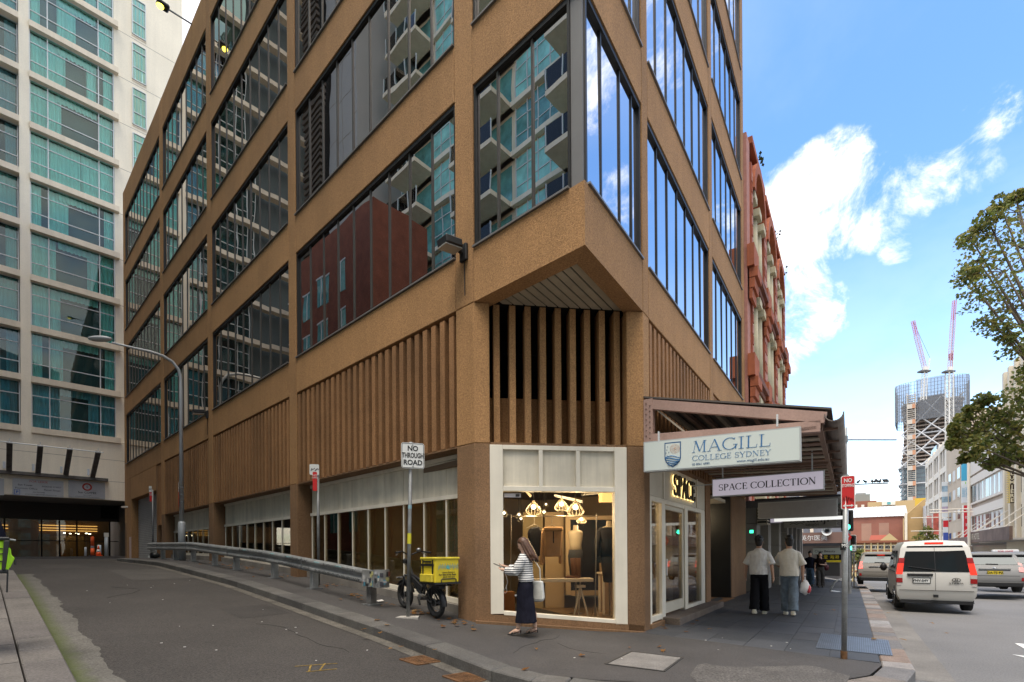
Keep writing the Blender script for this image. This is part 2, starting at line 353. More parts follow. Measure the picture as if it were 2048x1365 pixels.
# ================================================================== GROUND, ROADS, FOOTPATHS
def sheet(name, avals, bvals, dz, mat, kind='structure', parent=None):
    mb = MB(); na, nb = len(avals), len(bvals)
    vs = [AB(a, b, dz) for a in avals for b in bvals]
    mb.add(vs, [(i * nb + j, i * nb + j + 1, (i + 1) * nb + j + 1, (i + 1) * nb + j) for i in range(na - 1) for j in range(nb - 1)])
    o = mb.build(name, mat, parent)
    if o.data.polygons[0].normal.z < 0: o.data.flip_normals()
    if kind and parent is None: o['kind'] = kind
    return o
def lin(a, b, n): return [a + (b - a) * i / (n - 1) for i in range(n)]
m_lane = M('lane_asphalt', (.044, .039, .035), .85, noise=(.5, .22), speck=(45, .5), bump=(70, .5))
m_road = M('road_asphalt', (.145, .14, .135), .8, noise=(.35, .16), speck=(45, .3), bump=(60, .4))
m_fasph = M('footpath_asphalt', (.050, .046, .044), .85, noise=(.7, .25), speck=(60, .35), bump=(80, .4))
m_patch = M('asphalt_patch', (.085, .078, .072), .9, noise=(3, .25), speck=(38, .6), bump=(40, .8))
m_gut = M('gutter_concrete', (.16, .148, .132), .85, noise=(1.2, .2), speck=(50, .2), bump=(50, .3))
m_kerb = M('bluestone_kerb', (.105, .10, .094), .8, noise=(1.5, .25), speck=(45, .22), bump=(40, .3))
m_far = M('far_ground', (.12, .115, .11), .9, noise=(.05, .2))
g = MB(); ang = [2 * math.pi * i / 48 for i in range(48)]
g.add([(1500 * math.cos(t), 1500 * math.sin(t), -6.6) for t in ang], [tuple(range(48))]); go = g.build('ground', m_far); go['kind'] = 'structure'
bl = lin(-6.4, 0, 17) + lin(.5, 36, 72)
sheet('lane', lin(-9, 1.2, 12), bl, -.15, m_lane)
al = lin(-40, 8, 9) + lin(10, 160, 60)
street = sheet('street', al, lin(-46, -6.2, 12), -.146, m_road)
sheet('side_street', lin(38.2, 44.5, 5), lin(-6.4, 40, 6), -.15, m_road)
# gutter strips
m_moss = M('mossy_gutter', (.105, .098, .085), .9, noise=(2, .2), speck=(40, .35), bump=(40, .5))
t_ = m_moss.node_tree; bs = t_.nodes['Principled BSDF']; src = bs.inputs['Base Color'].links[0].from_socket
geo = nd(t_, 'ShaderNodeNewGeometry'); dpn = nd(t_, 'ShaderNodeVectorMath', operation='DOT_PRODUCT'); dpn.inputs[1].default_value = n2; t_.links.new(geo.outputs['Position'], dpn.inputs[0])
nn = nd(t_, 'ShaderNodeTexNoise'); nn.inputs['Scale'].default_value = 5; nn.inputs['Detail'].default_value = 6; t_.links.new(geo.outputs['Position'], nn.inputs[0])

a_pos = math_node(t_, 'MULTIPLY_ADD', nn.outputs[0], .16, dpn.outputs['Value'])
mrm = nd(t_, 'ShaderNodeMapRange'); t_.links.new(a_pos, mrm.inputs[0]); d0 = A.dot(n2) + 5.5 * .988
mrm.inputs[1].default_value = d0 - .16; mrm.inputs[2].default_value = d0 + .06
mxm = nd(t_, 'ShaderNodeMixRGB'); t_.links.new(mrm.outputs[0], mxm.inputs[0]); t_.links.new(src, mxm.inputs[1]); mxm.inputs[2].default_value = (.058, .074, .014, 1)
t_.links.new(mxm.outputs[0], bs.inputs['Base Color'])
gm = MB(); rr = random.Random(3); bb = lin(-2, 12.5, 120)
vs = []
for b in bb: vs += [AB(-5.5, b, -.145), AB(-5.12 + rr.uniform(-.025, .03) + .03 * math.sin(b * 3.1), b, -.145)]
gm.add(vs, [(2 * i, 2 * i + 2, 2 * i + 3, 2 * i + 1) for i in range(len(bb) - 1)])
o = gm.build('mossy_gutter', m_moss); o['kind'] = 'structure'
if o.data.polygons[0].normal.z < 0: o.data.flip_normals()
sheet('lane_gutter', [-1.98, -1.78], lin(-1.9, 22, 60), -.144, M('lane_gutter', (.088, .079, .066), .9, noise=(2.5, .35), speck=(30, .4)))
sheet('street_gutter', lin(2.2, 44, 40), [-6.72, -6.3], -.142, m_gut)
lk = thing('left_footpath', '', '', AB(-5.65, 2)); del lk['label'], lk['category']; lk['kind'] = 'structure'
m_slab = [M('kerb_slab%d' % i, c, .85, noise=(1.6, .2), speck=(45, .3), bump=(50, .4)) for i, c in enumerate([(.125, .112, .10), (.14, .126, .112), (.112, .10, .092)])]
def ab_slab(a0, a1, b0, b1, dz0, dz1):
    mb = MB(); c = [(a0, b0), (a1, b0), (a1, b1), (a0, b1)]
    mb.slab([AB(a, b) for a, b in c], [AB(a, b, dz0).z for a, b in c], [AB(a, b, dz1).z for a, b in c]); return mb
bs_ = -2.0; k = 0
while bs_ < 12.0:
    L_ = rr.choice([.62, .9, 1.15, 1.3])
    ab_slab(-5.83, -5.5, bs_ + .006, bs_ + L_ - .006, -.3, .0 + rr.uniform(-.004, .004)).build('kerb_slab', m_slab[k % 3], lk, bevel=.012); bs_ += L_; k += 1
for r_ in range(3):
    bs_ = -2.0 + .3 * r_
    while bs_ < 12:
        ab_slab(-5.84 - .6 * (r_ + 1) + .006, -5.84 - .6 * r_ - .006, bs_ + .006, bs_ + .894, -.2, -.01 + rr.uniform(-.004, .004)).build('paver', m_slab[(k := k + 1) % 3], lk); bs_ += .9
ab_slab(-8.6, -7.65, -2, 30, -.2, -.012).build('footpath_edge', m_fasph, lk)
def stone(path0, path1, w, mat, parent, top=0.0, nm='kerb_stone', bev=.015):
    (a0, b0), (a1, b1) = path0, path1; p0, p1 = AB(a0, b0), AB(a1, b1); d = Vector((p1.x - p0.x, p1.y - p0.y, 0)).normalized(); s = Vector((d.y, -d.x, 0))
    q = [p0 + d * .006, p1 - d * .006]; pl = [q[0], q[1], q[1] + s * w, q[0] + s * w]; zs = [p0.z, p1.z, p1.z, p0.z]
    return MB().slab(pl, [z - .5 for z in zs], [z + top for z in zs]).build(nm, mat, parent, bevel=bev)
kb = thing('lane_kerb', '', '', AB(-1.6, 3)); del kb['label'], kb['category']; kb['kind'] = 'structure'
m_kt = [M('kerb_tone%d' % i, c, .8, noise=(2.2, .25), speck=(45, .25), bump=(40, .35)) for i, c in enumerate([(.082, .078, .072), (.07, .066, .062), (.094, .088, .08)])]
b_ = -1.9; i = 0
while b_ < 21.5:
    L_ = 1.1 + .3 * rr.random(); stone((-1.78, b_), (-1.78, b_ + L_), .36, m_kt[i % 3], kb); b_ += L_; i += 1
CORN = [(-1.78, -1.9), (-1.72, -2.5), (-1.42, -3.3), (-.75, -4.3), (-.1, -5.1), (.6, -5.75), (1.3, -6.15), (2.1, -6.3), (3.0, -6.3)]
def resamp(pts, step):
    out = [pts[0]]; acc = 0
    for (x0, y0), (x1, y1) in zip(pts, pts[1:]):
        L = math.hypot(x1 - x0, y1 - y0); n = max(1, round(L / step))
        for j in range(1, n + 1): out.append((x0 + (x1 - x0) * j / n, y0 + (y1 - y0) * j / n))
    return out
cr = resamp(CORN[::-1], .55)
sk = thing('street_kerb', '', '', AB(6, -6.2)); del sk['label'], sk['category']; sk['kind'] = 'structure'
m_gr = [M('granite%d' % i, c, .75, noise=(5, .2), speck=(60, .35), bump=(60, .3)) for i, c in enumerate([(.19, .14, .11), (.22, .20, .185), (.16, .135, .115), (.24, .228, .215), (.135, .127, .122)])]
for p0, p1 in zip(cr, cr[1:]): stone(p0, p1, .34, m_gr[rr.randrange(5)] if p0[0] > .6 else m_kt[rr.randrange(3)], sk if p0[0] > .6 else kb, nm='kerb_stone')
a_ = 3.0; i = 0
while a_ < 43:
    L_ = rr.choice([.5, .7, .9]); stone((a_, -6.3), (a_ + L_, -6.3), -.36, m_gr[(i * 3 + rr.randrange(2)) % 5], sk, top=rr.uniform(-.003, .004)); a_ += L_; i += 1
fp = thing('footpath', '', '', AB(3, -4)); del fp['label'], fp['category']; fp['kind'] = 'structure'
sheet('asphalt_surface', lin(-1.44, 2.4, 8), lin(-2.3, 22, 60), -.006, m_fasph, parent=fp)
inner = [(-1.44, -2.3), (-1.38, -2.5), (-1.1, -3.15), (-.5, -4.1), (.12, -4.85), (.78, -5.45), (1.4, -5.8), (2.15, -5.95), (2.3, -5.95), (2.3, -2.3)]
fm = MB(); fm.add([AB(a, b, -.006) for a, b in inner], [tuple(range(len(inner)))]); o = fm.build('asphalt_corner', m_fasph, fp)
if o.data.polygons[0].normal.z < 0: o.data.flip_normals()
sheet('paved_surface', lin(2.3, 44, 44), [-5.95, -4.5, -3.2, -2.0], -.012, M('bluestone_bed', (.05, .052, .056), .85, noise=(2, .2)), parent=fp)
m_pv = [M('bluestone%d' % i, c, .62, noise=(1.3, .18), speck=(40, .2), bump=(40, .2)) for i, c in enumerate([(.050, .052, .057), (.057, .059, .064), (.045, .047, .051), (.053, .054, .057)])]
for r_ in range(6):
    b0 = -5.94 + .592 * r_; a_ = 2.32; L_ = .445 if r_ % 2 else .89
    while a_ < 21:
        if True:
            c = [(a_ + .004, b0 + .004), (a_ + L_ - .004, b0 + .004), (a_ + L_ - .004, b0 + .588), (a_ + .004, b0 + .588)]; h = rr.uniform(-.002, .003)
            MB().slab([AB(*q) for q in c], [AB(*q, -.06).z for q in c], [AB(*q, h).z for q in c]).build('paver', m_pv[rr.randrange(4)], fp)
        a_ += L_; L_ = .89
# rough old patch in the front corner of the footpath
pt_ = [G(x, y, .001) for x, y in [(1395, 1330), (1450, 1320), (1560, 1322), (1640, 1335), (1700, 1352), (1690, 1375), (1560, 1380), (1400, 1372), (1380, 1350)]]
pm = MB().add(pt_, [tuple(range(len(pt_)))]); o = pm.build('worn_patch', m_patch, fp)
if o.data.polygons[0].normal.z < 0: o.data.flip_normals()
cov = [G(*q) for q in [(1215, 1328), (1264, 1304), (1362, 1316), (1326, 1342)]]
cc = sum(cov, Vector()) / 4
t = thing('access_cover', 'square concrete access cover set in the asphalt footpath before the shop corner', 'cover', cc)
M_conc = M('cover_concrete', (.155, .145, .135), .85, noise=(3, .25), speck=(50, .3), bump=(50, .4))
MB().slab(cov, [p.z - .05 for p in cov], [p.z + .004 for p in cov]).build('lid', M_conc, t, bevel=.006)
cov2 = [cc + (p - cc) * 1.05 for p in cov]
for p, q in zip(cov2, cov2[1:] + cov2[:1]): MB().beam(p, q, .03, .012).build('rim', M('rim_iron', (.03, .028, .026), .7), t)
mat_c = [G(*q) for q in [(1631, 1297), (1642, 1268), (1777, 1282), (1786, 1313)]]
cc = sum(mat_c, Vector()) / 4
t = thing('ribbed_grate', 'blue-grey ribbed metal grating plate let into the footpath beside the street kerb', 'grating', cc)
m_gt = M('grate_steel', (.15, .17, .20), .45, .6, noise=(6, .2))
MB().slab(mat_c, [p.z - .05 for p in mat_c], [p.z + .005 for p in mat_c]).build('plate', M('grate_base', (.085, .095, .115), .5, .4), t)
for i in range(34):
    f = (i + .5) / 34; p = mat_c[0].lerp(mat_c[3], f) + Vector((0, 0, .008)); q = mat_c[1].lerp(mat_c[2], f) + Vector((0, 0, .008))
    MB().beam(p, q, .02, .012).build('rib', m_gt, t)
m_rust = M('rusty_iron', (.115, .055, .022), .85, noise=(9, .5), bump=(40, .5)); m_rustd = M('dark_iron', (.035, .026, .02), .8, noise=(9, .4))
for i, (cs, lab) in enumerate([([(800, 1320), (845, 1313), (880, 1325), (835, 1331)], 'rusty drain grate in the lane nearer the kerb-side bicycle'), ([(886, 1354), (930, 1347), (975, 1360), (940, 1372)], 'rusty drain grate half out of frame at the bottom edge of the lane')]):
    c4 = [G(x, y, -.15) for x, y in cs]; cc = sum(c4, Vector()) / 4; t = thing('drain_grate', lab, 'drain grate', cc, 'drain grates in the lane')
    MB().slab(c4, [p.z - .05 for p in c4], [p.z + .004 for p in c4]).build('recess', m_rustd, t)
    for p, q in zip(c4, c4[1:] + c4[:1]): MB().beam(p + Vector((0, 0, .008)), q + Vector((0, 0, .008)), .035, .014).build('rim', m_rust, t)
    for j in range(1, 9):
        f = j / 9; MB().beam(c4[0].lerp(c4[1], f) + Vector((0, 0, .008)), c4[3].lerp(c4[2], f) + Vector((0, 0, .008)), .018, .012).build('bar', m_rust, t)
    for j in (1, 2, 3): MB().beam(c4[0].lerp(c4[3], j / 4) + Vector((0, 0, .009)), c4[1].lerp(c4[2], j / 4) + Vector((0, 0, .009)), .014, .012).build('crossbar', m_rust, t)
# worn yellow spray marks on the lane
m_yel = M('old_yellow_paint', (.20, .13, .03), .9, noise=(30, .6))
mk = MB()
for (x0, y0), (x1, y1) in [((590, 1333), (675, 1327)), ((612, 1344), (674, 1338)), ((622, 1330), (618, 1343)), ((650, 1327), (640, 1340))]:
    mk.beam(G(x0, y0, -.146), G(x1, y1, -.146), .022, .002)
o = mk.build('spray_marks', m_yel); o['kind'] = 'structure'
for k_, (a0, a1, b0, b1) in enumerate(((-3.4, -1.99, 9.6, 13.2), (-4.7, -3.6, 14.5, 18), (-3.0, -2.1, 3.2, 4.3))):
    sheet('lane_repair', [a0, a1], lin(b0, b1, 6), -.1465, M('lane_repair%d' % k_, ((.062, .056, .05), (.054, .048, .043), (.036, .032, .029))[k_], .88, noise=(1, .2), speck=(45, .4), bump=(60, .4)))
m_wht = M('road_paint', (.62, .62, .60), .8, noise=(8, .25))
wp = MB()
wp.add([AB(4.4, -8.15, -.138), AB(5.2, -8.55, -.138), AB(5.1, -8.2, -.138), AB(6.6, -8.2, -.138), AB(6.6, -8.05, -.138), AB(5.1, -8.05, -.138), AB(5.2, -7.75, -.138)], [(0, 1, 2, 3, 4, 5, 6)])
o = wp.build('lane_marking', m_wht); o['kind'] = 'structure'

# ================================================================== THE BROWN CORNER BUILDING
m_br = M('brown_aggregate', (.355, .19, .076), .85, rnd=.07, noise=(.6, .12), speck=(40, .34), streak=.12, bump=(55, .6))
m_brd = M('brown_aggregate_shaded', (.215, .120, .058), .85, rnd=.06, noise=(.8, .16), speck=(48, .34), streak=.16, bump=(70, .6))  # darker copy of the cladding, with street-level shade put into its colour
m_fin = M('fin_concrete', (.27, .135, .054), .85, rnd=.12, noise=(.7, .2), speck=(40, .3), streak=.14, bump=(70, .4))
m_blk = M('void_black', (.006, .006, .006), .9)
m_fr = M('black_frame', (.018, .017, .016), .45); m_mul = M('bronze_mullion', (.085, .078, .07), .4, .3)
m_sill = M('sill_flashing', (.20, .19, .18), .45, .4); m_post = M('grey_cladding', (.19, .185, .18), .5, .2, noise=(1.2, .1))
m_glL = tinted_mirror('bronze_glass', (.88, .82, .74), .66); m_glR = tinted_mirror('street_glass', (.90, .93, .98), .72, .12)
m_wh = M('shopfront_white', (.74, .68, .56), .6, noise=(2, .06), streak=.12); m_whp = M('white_panel', (.70, .635, .50), .6, noise=(3, .08), streak=.34)
m_clr = clear_glass('shop_glass', (.90, .88, .83), .6)
m_dglass = clear_glass('tinted_shop_glass', (.90, .85, .74), .8)
BB = thing('office_building', 'brown exposed-aggregate office block with mirrored windows and fins on the street corner', 'building', B)
def mitre(off):
    """apex of the two facade planes moved inwards by off"""
    p = A - n2 * off; q = B - n1 * off; r = q - p; det = -d2.x * d1.y + d2.y * d1.x
    u_ = (r.x * -d1.y + r.y * d1.x) / (d2.x * -d1.y + d2.y * d1.x); v = p + d2 * u_; v.z = 0; return v
LC = [(.0, .48), (7.245, 7.70), (14.45, 14.95), (21.56, 22.1), (30.3, 30.75)]
RC = [(.0, .32), (5.40, 5.77), (10.45, 10.9)]
ROOF = 23.2; FL = [6.93, 10.88, 14.83, 18.78]
# columns
def colm(poly, z0, z1, mat): return MB().slab(poly, z0, z1).build('column', mat, BB, bevel=.012)
P = LF.pt; Q = RF.pt
c0 = [A, P(.48, 0, 0), P(.48, -.5, 0), A + cdir * .28 - cn * .45, A + cdir * .28]
c0r = [B, Q(.32, 0, 0), Q(.32, -.45, 0), B - cdir * .33 - cn * .45, B - cdir * .33]
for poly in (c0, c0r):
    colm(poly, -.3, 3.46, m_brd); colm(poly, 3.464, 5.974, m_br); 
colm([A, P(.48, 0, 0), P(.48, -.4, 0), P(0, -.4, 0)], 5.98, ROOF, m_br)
colm([B, Q(.32, 0, 0), Q(.32, -.4, 0), Q(0, -.4, 0)], 5.98, ROOF, m_br)
for i, (s0, s1) in enumerate(LC[1:]):
    zt = 3.46
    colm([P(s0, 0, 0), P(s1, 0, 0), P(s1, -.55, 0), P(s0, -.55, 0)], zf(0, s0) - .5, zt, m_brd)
    colm([P(s0, 0, 0), P(s1, 0, 0), P(s1, -.45, 0), P(s0, -.45, 0)], zt + .004, ROOF, m_br)
for s0, s1 in RC[1:]:
    colm([Q(s0, 0, 0), Q(s1, 0, 0), Q(s1, -.45, 0), Q(s0, -.45, 0)], 3.4, ROOF, m_br)
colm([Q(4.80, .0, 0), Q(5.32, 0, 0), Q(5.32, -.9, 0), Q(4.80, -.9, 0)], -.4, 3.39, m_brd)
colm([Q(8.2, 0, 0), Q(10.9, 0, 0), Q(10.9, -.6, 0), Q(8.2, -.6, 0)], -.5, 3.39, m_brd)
# spandrels
ZS = [(5.98, FL[0])] + [(FL[i] + 2.92, FL[i + 1] if i < 3 else ROOF) for i in range(4)]
bays = [(LC[i][1] + .012, LC[i + 1][0] - .012) for i in range(4)]
rbays = [(RC[i][1] + .012, RC[i + 1][0] - .012) for i in range(2)]
ai = mitre(.32); ai.z = 0
for z0, z1 in ZS:
    for (s0, s1) in bays: MB().fbox(LF, s0, s1, -.3, -.004, z0, z1).build('spandrel', m_br, BB, bevel=.01)
    for (s0, s1) in rbays: MB().fbox(RF, s0, s1, -.3, -.004, z0, z1).build('spandrel', m_br, BB, bevel=.01)
    am = mitre(.004)
    MB().slab([am, P(-.012, -.004, 0), P(-.012, -.32, 0), ai], z0, z1).build('spandrel', m_br, BB)
    MB().slab([am, ai, Q(-.012, -.32, 0), Q(-.012, -.004, 0)], z0, z1).build('spandrel', m_br, BB)
# solid core, roof and the back of the block
cp = [mitre(.36), P(30.7, -.36, 0), P(30.7, -16, 0), Q(10.88, -14, 0), Q(10.88, -.36, 0)]
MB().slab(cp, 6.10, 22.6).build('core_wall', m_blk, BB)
MB().slab([mitre(.3), P(30.7, -.3, 0), P(30.7, -16, 0), Q(10.88, -14, 0), Q(10.88, -.3, 0)], 22.61, 22.8).build('roof', M('roof_grey', (.2, .2, .2), .9), BB)
MB().fbox(LF, 30.40, 30.74, -16, -.46, 0, ROOF).build('end_wall', m_br, BB)
MB().fbox(RF, 10.62, 10.9, -14, -.46, 0, ROOF).build('end_wall', m_br, BB)
# soffit boards under the corner oriel
sf_in = mitre(.34)
MB().slab([sf_in, P(1.0, -.34, 0), Q(1.0, -.34, 0)], 6.075, 6.095).build('soffit', m_blk, BB)
m_brd_w = M('soffit_board', (.40, .34, .24), .7, noise=(3, .12))
LL = (Q(0, -.36, 0) - sf_in).length; wL = 1.75
for i in range(14):
    v0 = -.36 - i * .158; v1 = v0 - .128
    u_s = []
    for v in (v0, v1):
        # along the board: from the left oriel face to the recess line
        p0 = RF.o + n1 * v; r = (A - n2 * .34) - p0; den = d1.x * -d2.y + d1.y * d2.x
        us = (r.x * -d2.y + r.y * d2.x) / den
        r2 = (A - cn * .16) - p0; den2 = d1.x * -cdir.y + d1.y * cdir.x; ue = (r2.x * -cdir.y + r2.y * cdir.x) / den2
        u_s.append((us + .02, ue))
    if u_s[1][1] - u_s[1][0] < .05: break
    MB().slab([Q(u_s[0][0], v0, 0), Q(u_s[0][1], v0, 0), Q(u_s[1][1], v1, 0), Q(u_s[1][0], v1, 0)], 6.05, 6.07).build('soffit_board', m_brd_w, BB)
# windows
pt_r = random.Random(9)
def window(F, s0, s1, z0, z1, cuts, gl, head=.09):
    w = MB(); w.fbox(F, s0, s1, -.2, -.03, z1 - head, z1 - .003); w.fbox(F, s0, s0 + .045, -.2, -.03, z0 + .06, z1 - head); w.fbox(F, s1 - .045, s1, -.2, -.03, z0 + .06, z1 - head)
    w.fbox(F, s0, s1, -.2, -.03, z0 + .003, z0 + .06)
    fr = w.build('window', m_fr, BB)
    MB().fbox(F, s0, s1, -.03, .035, z0 + .003, z0 + .035).build('sill', m_sill, fr)
    ed = [s0 + .045] + cuts + [s1 - .045]
    for a, b in zip(ed, ed[1:]):
        pn = piece('pane', gl, fr, F, a + .008, b - .008, -.10, -.085, z0 + .06, z1 - head); pn.rotation_euler = (pt_r.gauss(0, .0022), pt_r.gauss(0, .0022), pn.rotation_euler[2] + pt_r.gauss(0, .0022))
    for c in cuts: piece('mullion', m_mul if gl is m_glL else m_fr, fr, F, c - .02, c + .02, -.10, -.062, z0 + .06, z1 - head)
def ev(a, b, n): return [a + (b - a) * i / n for i in range(1, n)]
for z in FL:
    for i, (s0, s1) in enumerate(bays): window(LF, s0, s1, z, z + 2.92, ev(s0, s1, 9 if i < 3 else 11), m_glL)
    for s0, s1 in rbays: window(RF, s0, s1, z, z + 2.92, ev(s0, s1, 7 if s0 < 3 else 6), m_glR)
    window(LF, -2.12, -.012, z, z + 2.92, [-1.35, -.57], m_glL); window(RF, -2.34, -.012, z, z + 2.92, [-1.71, -.93, -.37], m_glR)
    pa = mitre(.06)
    MB().slab([pa, P(-2.12, -.06, 0), P(-2.12, -.22, 0), Q(-2.34, -.22, 0), Q(-2.34, -.06, 0)], z + .04, z + 2.91).build('corner_post', m_post, BB)
# vertical fins between the columns
def fins(F, s0, s1, n, z0, z1, w=.135, d=.25, lip=0.0):
    p = (s1 - s0) / n
    for i in range(n):
        c = s0 + p * (i + .5)
        piece('fin', m_fin, BB, F, c - w / 2, c + w / 2, -d - .01, -.012, z0, z1)
    MB().fbox(F, s0 - .01, s1 + .01, -d - .1, -d - .02, z0 - .03, 5.97).build('fin_backing', m_fin, BB)
for i, (s0, s1) in enumerate(bays[:3]): fins(LF, s0, s1, 25, 3.48, 5.915)
ug0 = fit(LF, 312.5, 950)[0]; ug1 = fit(LF, 262, 980)[0]
fins(LF, bays[3][0], ug0 - .05, max(2, int((ug0 - bays[3][0]) / .27)), 3.0, 5.915)
for s0, s1 in rbays: fins(RF, s0, s1, 19, 3.3, 5.915)
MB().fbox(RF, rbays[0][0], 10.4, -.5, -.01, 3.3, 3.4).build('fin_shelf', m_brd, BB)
# recess over the shop corner: nine fins in front of a dark plant room
CR = CF.shift(0, -.16)
for s_, e_ in ((-.1, .27), (CHL - .32, CHL + .1)): MB().fbox(CF, s_, e_, -1.1, -.46, 3.47, 6.05).build('recess_side', m_br, BB)
MB().fbox(CF, .28, CHL - .33, -.62, -.46, 3.47, 4.42).build('parapet_wall', m_br, BB); MB().fbox(CF, .1, CHL - .1, -1.0, -.02, 3.472, 3.486).build('recess_floor', m_brd, BB)
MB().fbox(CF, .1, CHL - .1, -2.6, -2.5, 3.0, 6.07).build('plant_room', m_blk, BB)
for px in (994, 1026, 1056.7, 1087, 1117, 1146.8, 1175.5, 1205, 1234.8):
    u = fit(CR, px, 840)[0]; piece('fin', m_br, BB, CR, u - .056, u + .056, -.28, 0, 3.49, 6.03)
# lane shopfront windows
m_blind = M('brown_blind', (.55, .45, .24), .9, noise=(1, .15)); m_room = M('dark_room', (.03, .027, .024), .95)
m_plinth = M('plinth_concrete', (.21, .19, .165), .85, noise=(1.4, .25), streak=.2)
V0 = -.42
for i, (s0, s1) in enumerate(bays[:3]):
    n = 9; ed = [s0 + .05 + (s1 - s0 - .1) * k / n for k in range(n + 1)]
    zb = lambda s: zf(-.4, s) + .26
    F2 = LF.shift(0, V0)
    f = MB()
    def slope(F, u0, u1, v0, v1, za, zb_): 
        vs = [F.pt(u0, v0, za[0]), F.pt(u1, v0, za[1]), F.pt(u1, v1, za[1]), F.pt(u0, v1, za[0]), F.pt(u0, v0, zb_[0]), F.pt(u1, v0, zb_[1]), F.pt(u1, v1, zb_[1]), F.pt(u0, v1, zb_[0])]
        return vs, [(0, 3, 2, 1), (4, 5, 6, 7), (0, 1, 5, 4), (1, 2, 6, 5), (2, 3, 7, 6), (3, 0, 4, 7)]
    f.fbox(F2, s0, s1, -.04, .05, 2.58, 2.66); f.fbox(F2, s0, s1, -.04, .05, 3.36, 3.44)
    f.add(*slope(F2, s0, s1, -.04, .05, (zb(s0) - .1, zb(s1) - .1), (zb(s0), zb(s1))))
    sfw = f.build('shopfront', m_wh, BB)
    vs = slope(F2, s0, s1, -.1, .16, (zb(s0) - .6, zb(s1) - .6), (zb(s0) - .104, zb(s1) - .104)); MB().add(*vs).build('plinth', m_plinth, BB)
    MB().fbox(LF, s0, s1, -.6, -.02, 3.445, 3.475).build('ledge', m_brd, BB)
    for k in range(n + 1):
        w = .042 if 0 < k < n else .06
        MB().add(*slope(F2, ed[k] - w / 2, ed[k] + w / 2, -.03, .022, (zb(ed[k]), zb(ed[k])), (2.579, 2.579))).build('mullion', m_wh, sfw)
    for k in range(n):
        a, b = ed[k] + .026, ed[k + 1] - .026
        piece('panel', m_whp, sfw, F2, a - .02, b + .02, -.02, .018, 2.665, 3.355)
        MB().add(*slope(F2, a, b, .0, .012, (zb(a), zb(b)), (2.578, 2.578))).build('pane', m_dglass, sfw)
        if i == 0 and k < 6:
            MB().add(*slope(F2, a + .01, b - .005, -.16, -.15, (zb(a) + .05, zb(b) + .05), (2.57, 2.57))).build('blind', m_blind, sfw)
    MB().fbox(LF, s0 if i else 5.4, s1, -2.2 if i else -1.2, -2.1 if i else -1.1, 0, 3.4).build('room_wall', m_room, BB)
    if i: MB().fbox(F2, s0 + .3, s0 + 1.7, -.5, -.46, 1.3, 2.3).build('notice_board', M('notice_grey', (.12, .11, .10), .8), BB)
# mirrored lettering on the second bay
tx = text(BB, 'ASS', LF.pt(bays[1][0] + .42, V0 - .02, 2.12), d2, .26, M('letter_dark', (.012, .012, .014), .6), ext=.002)
tx = text(BB, 'IM.NS', LF.pt(bays[1][0] + .42, V0 - .02, 1.86), d2, .14, M('letter_dark', (.012, .012, .014), .6), ext=.002)
# garage with its roller door
s0, s1 = ug0, ug1; zt = 4.75
MB().fbox(LF, s1, 30.29, -.4, -.004, .6, 5.97).build('garage_pier', m_br, BB); MB().fbox(LF, bays[3][0], s0, -.42, -.30, .6, 3.0).build('garage_pier', m_br, BB)
MB().fbox(LF, s0, s1, -.4, -.004, zt, 5.97).build('garage_lintel', m_br, BB)
MB().fbox(LF, s0 - .05, s0, -.9, -.004, .6, 5.9).build('garage_reveal', m_brd, BB); MB().fbox(LF, s1, s1 + .3, -.9, -.41, .6, 5.9).build('garage_reveal', m_brd, BB)
MB().fbox(LF, s1 + .02, s1 + .5, .0, .012, 1.2, 2.6).build('pink_panel', M('pink_panel', (.46, .35, .31), .7, noise=(2, .1)), BB)
m_rd = M('roller_steel', (.36, .365, .36), .55, .15, noise=(2, .1))
rd = MB().fbox(LF, s0, s1, -.42, -.37, 1.1, zt + .2).build('roller_door', M('roller_back', (.10, .10, .10), .6), BB)
for k in range(36):
    z = 1.15 + k * .1; piece('slat', m_rd, rd, LF, s0 + .01, s1 - .01, -.37, -.335, z, z + .078)
zl, zr = .40, .15
f = MB(); C0, C1 = .275, CHL - .335
zc = lambda u: zl + (zr - zl) * (u - C0) / (C1 - C0)
f.fbox(CF, C0, C0 + .235, -.16, .0, zc(C0) , 3.44); f.fbox(CF, C1 - .235, C1, -.16, .0, zc(C1), 3.44)
f.fbox(CF, C0 + .235, C1 - .235, -.15, -.004, 3.36, 3.44); f.fbox(CF, C0 + .235, C1 - .235, -.15, -.004, 2.61, 2.70)
u0, u1 = C0 + .235, C1 - .235
f.add(*slope(CF, u0, u1, -.15, -.004, (zc(u0), zc(u1)), (zc(u0) + .075, zc(u1) + .075)))
shop = f.build('shopfront', m_wh, BB, bevel=.006)
th = (u1 - u0) / 3
for k in range(3):
    if k: piece('mullion', m_wh, shop, CF, u0 + th * k - .035, u0 + th * k + .035, -.15, -.006, 2.70, 3.36)
    piece('panel', m_whp, shop, CF, u0 + th * k + (.036 if k else 0), u0 + th * (k + 1) - (.036 if k < 2 else 0), -.1, -.06, 2.70, 3.36)
MB().add(*slope(CF, u0, u1, -.09, -.078, (zc(u0) + .075, zc(u1) + .075), (2.61, 2.61))).build('pane', m_clr, shop)
MB().fbox(CF, u0 + .03, u0 + .33, -.078, -.074, 2.505, 2.575).build('window_sticker', M('sticker', (.6, .56, .56), .6), shop)
MB().fbox(CF, u0 + .235, u0 + .31, -.073, -.071, 2.515, 2.565).build('sticker_print', M('sticker_ink', (.05, .04, .04), .6), shop)
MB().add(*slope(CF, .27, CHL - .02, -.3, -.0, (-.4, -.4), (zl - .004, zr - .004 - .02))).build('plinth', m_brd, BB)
MB().add(*slope(CF, .0, CHL + .05, -.3, .10, (-.4, -.4), (zl - .10, zr - .14))).build('plinth_step', m_brd, BB)
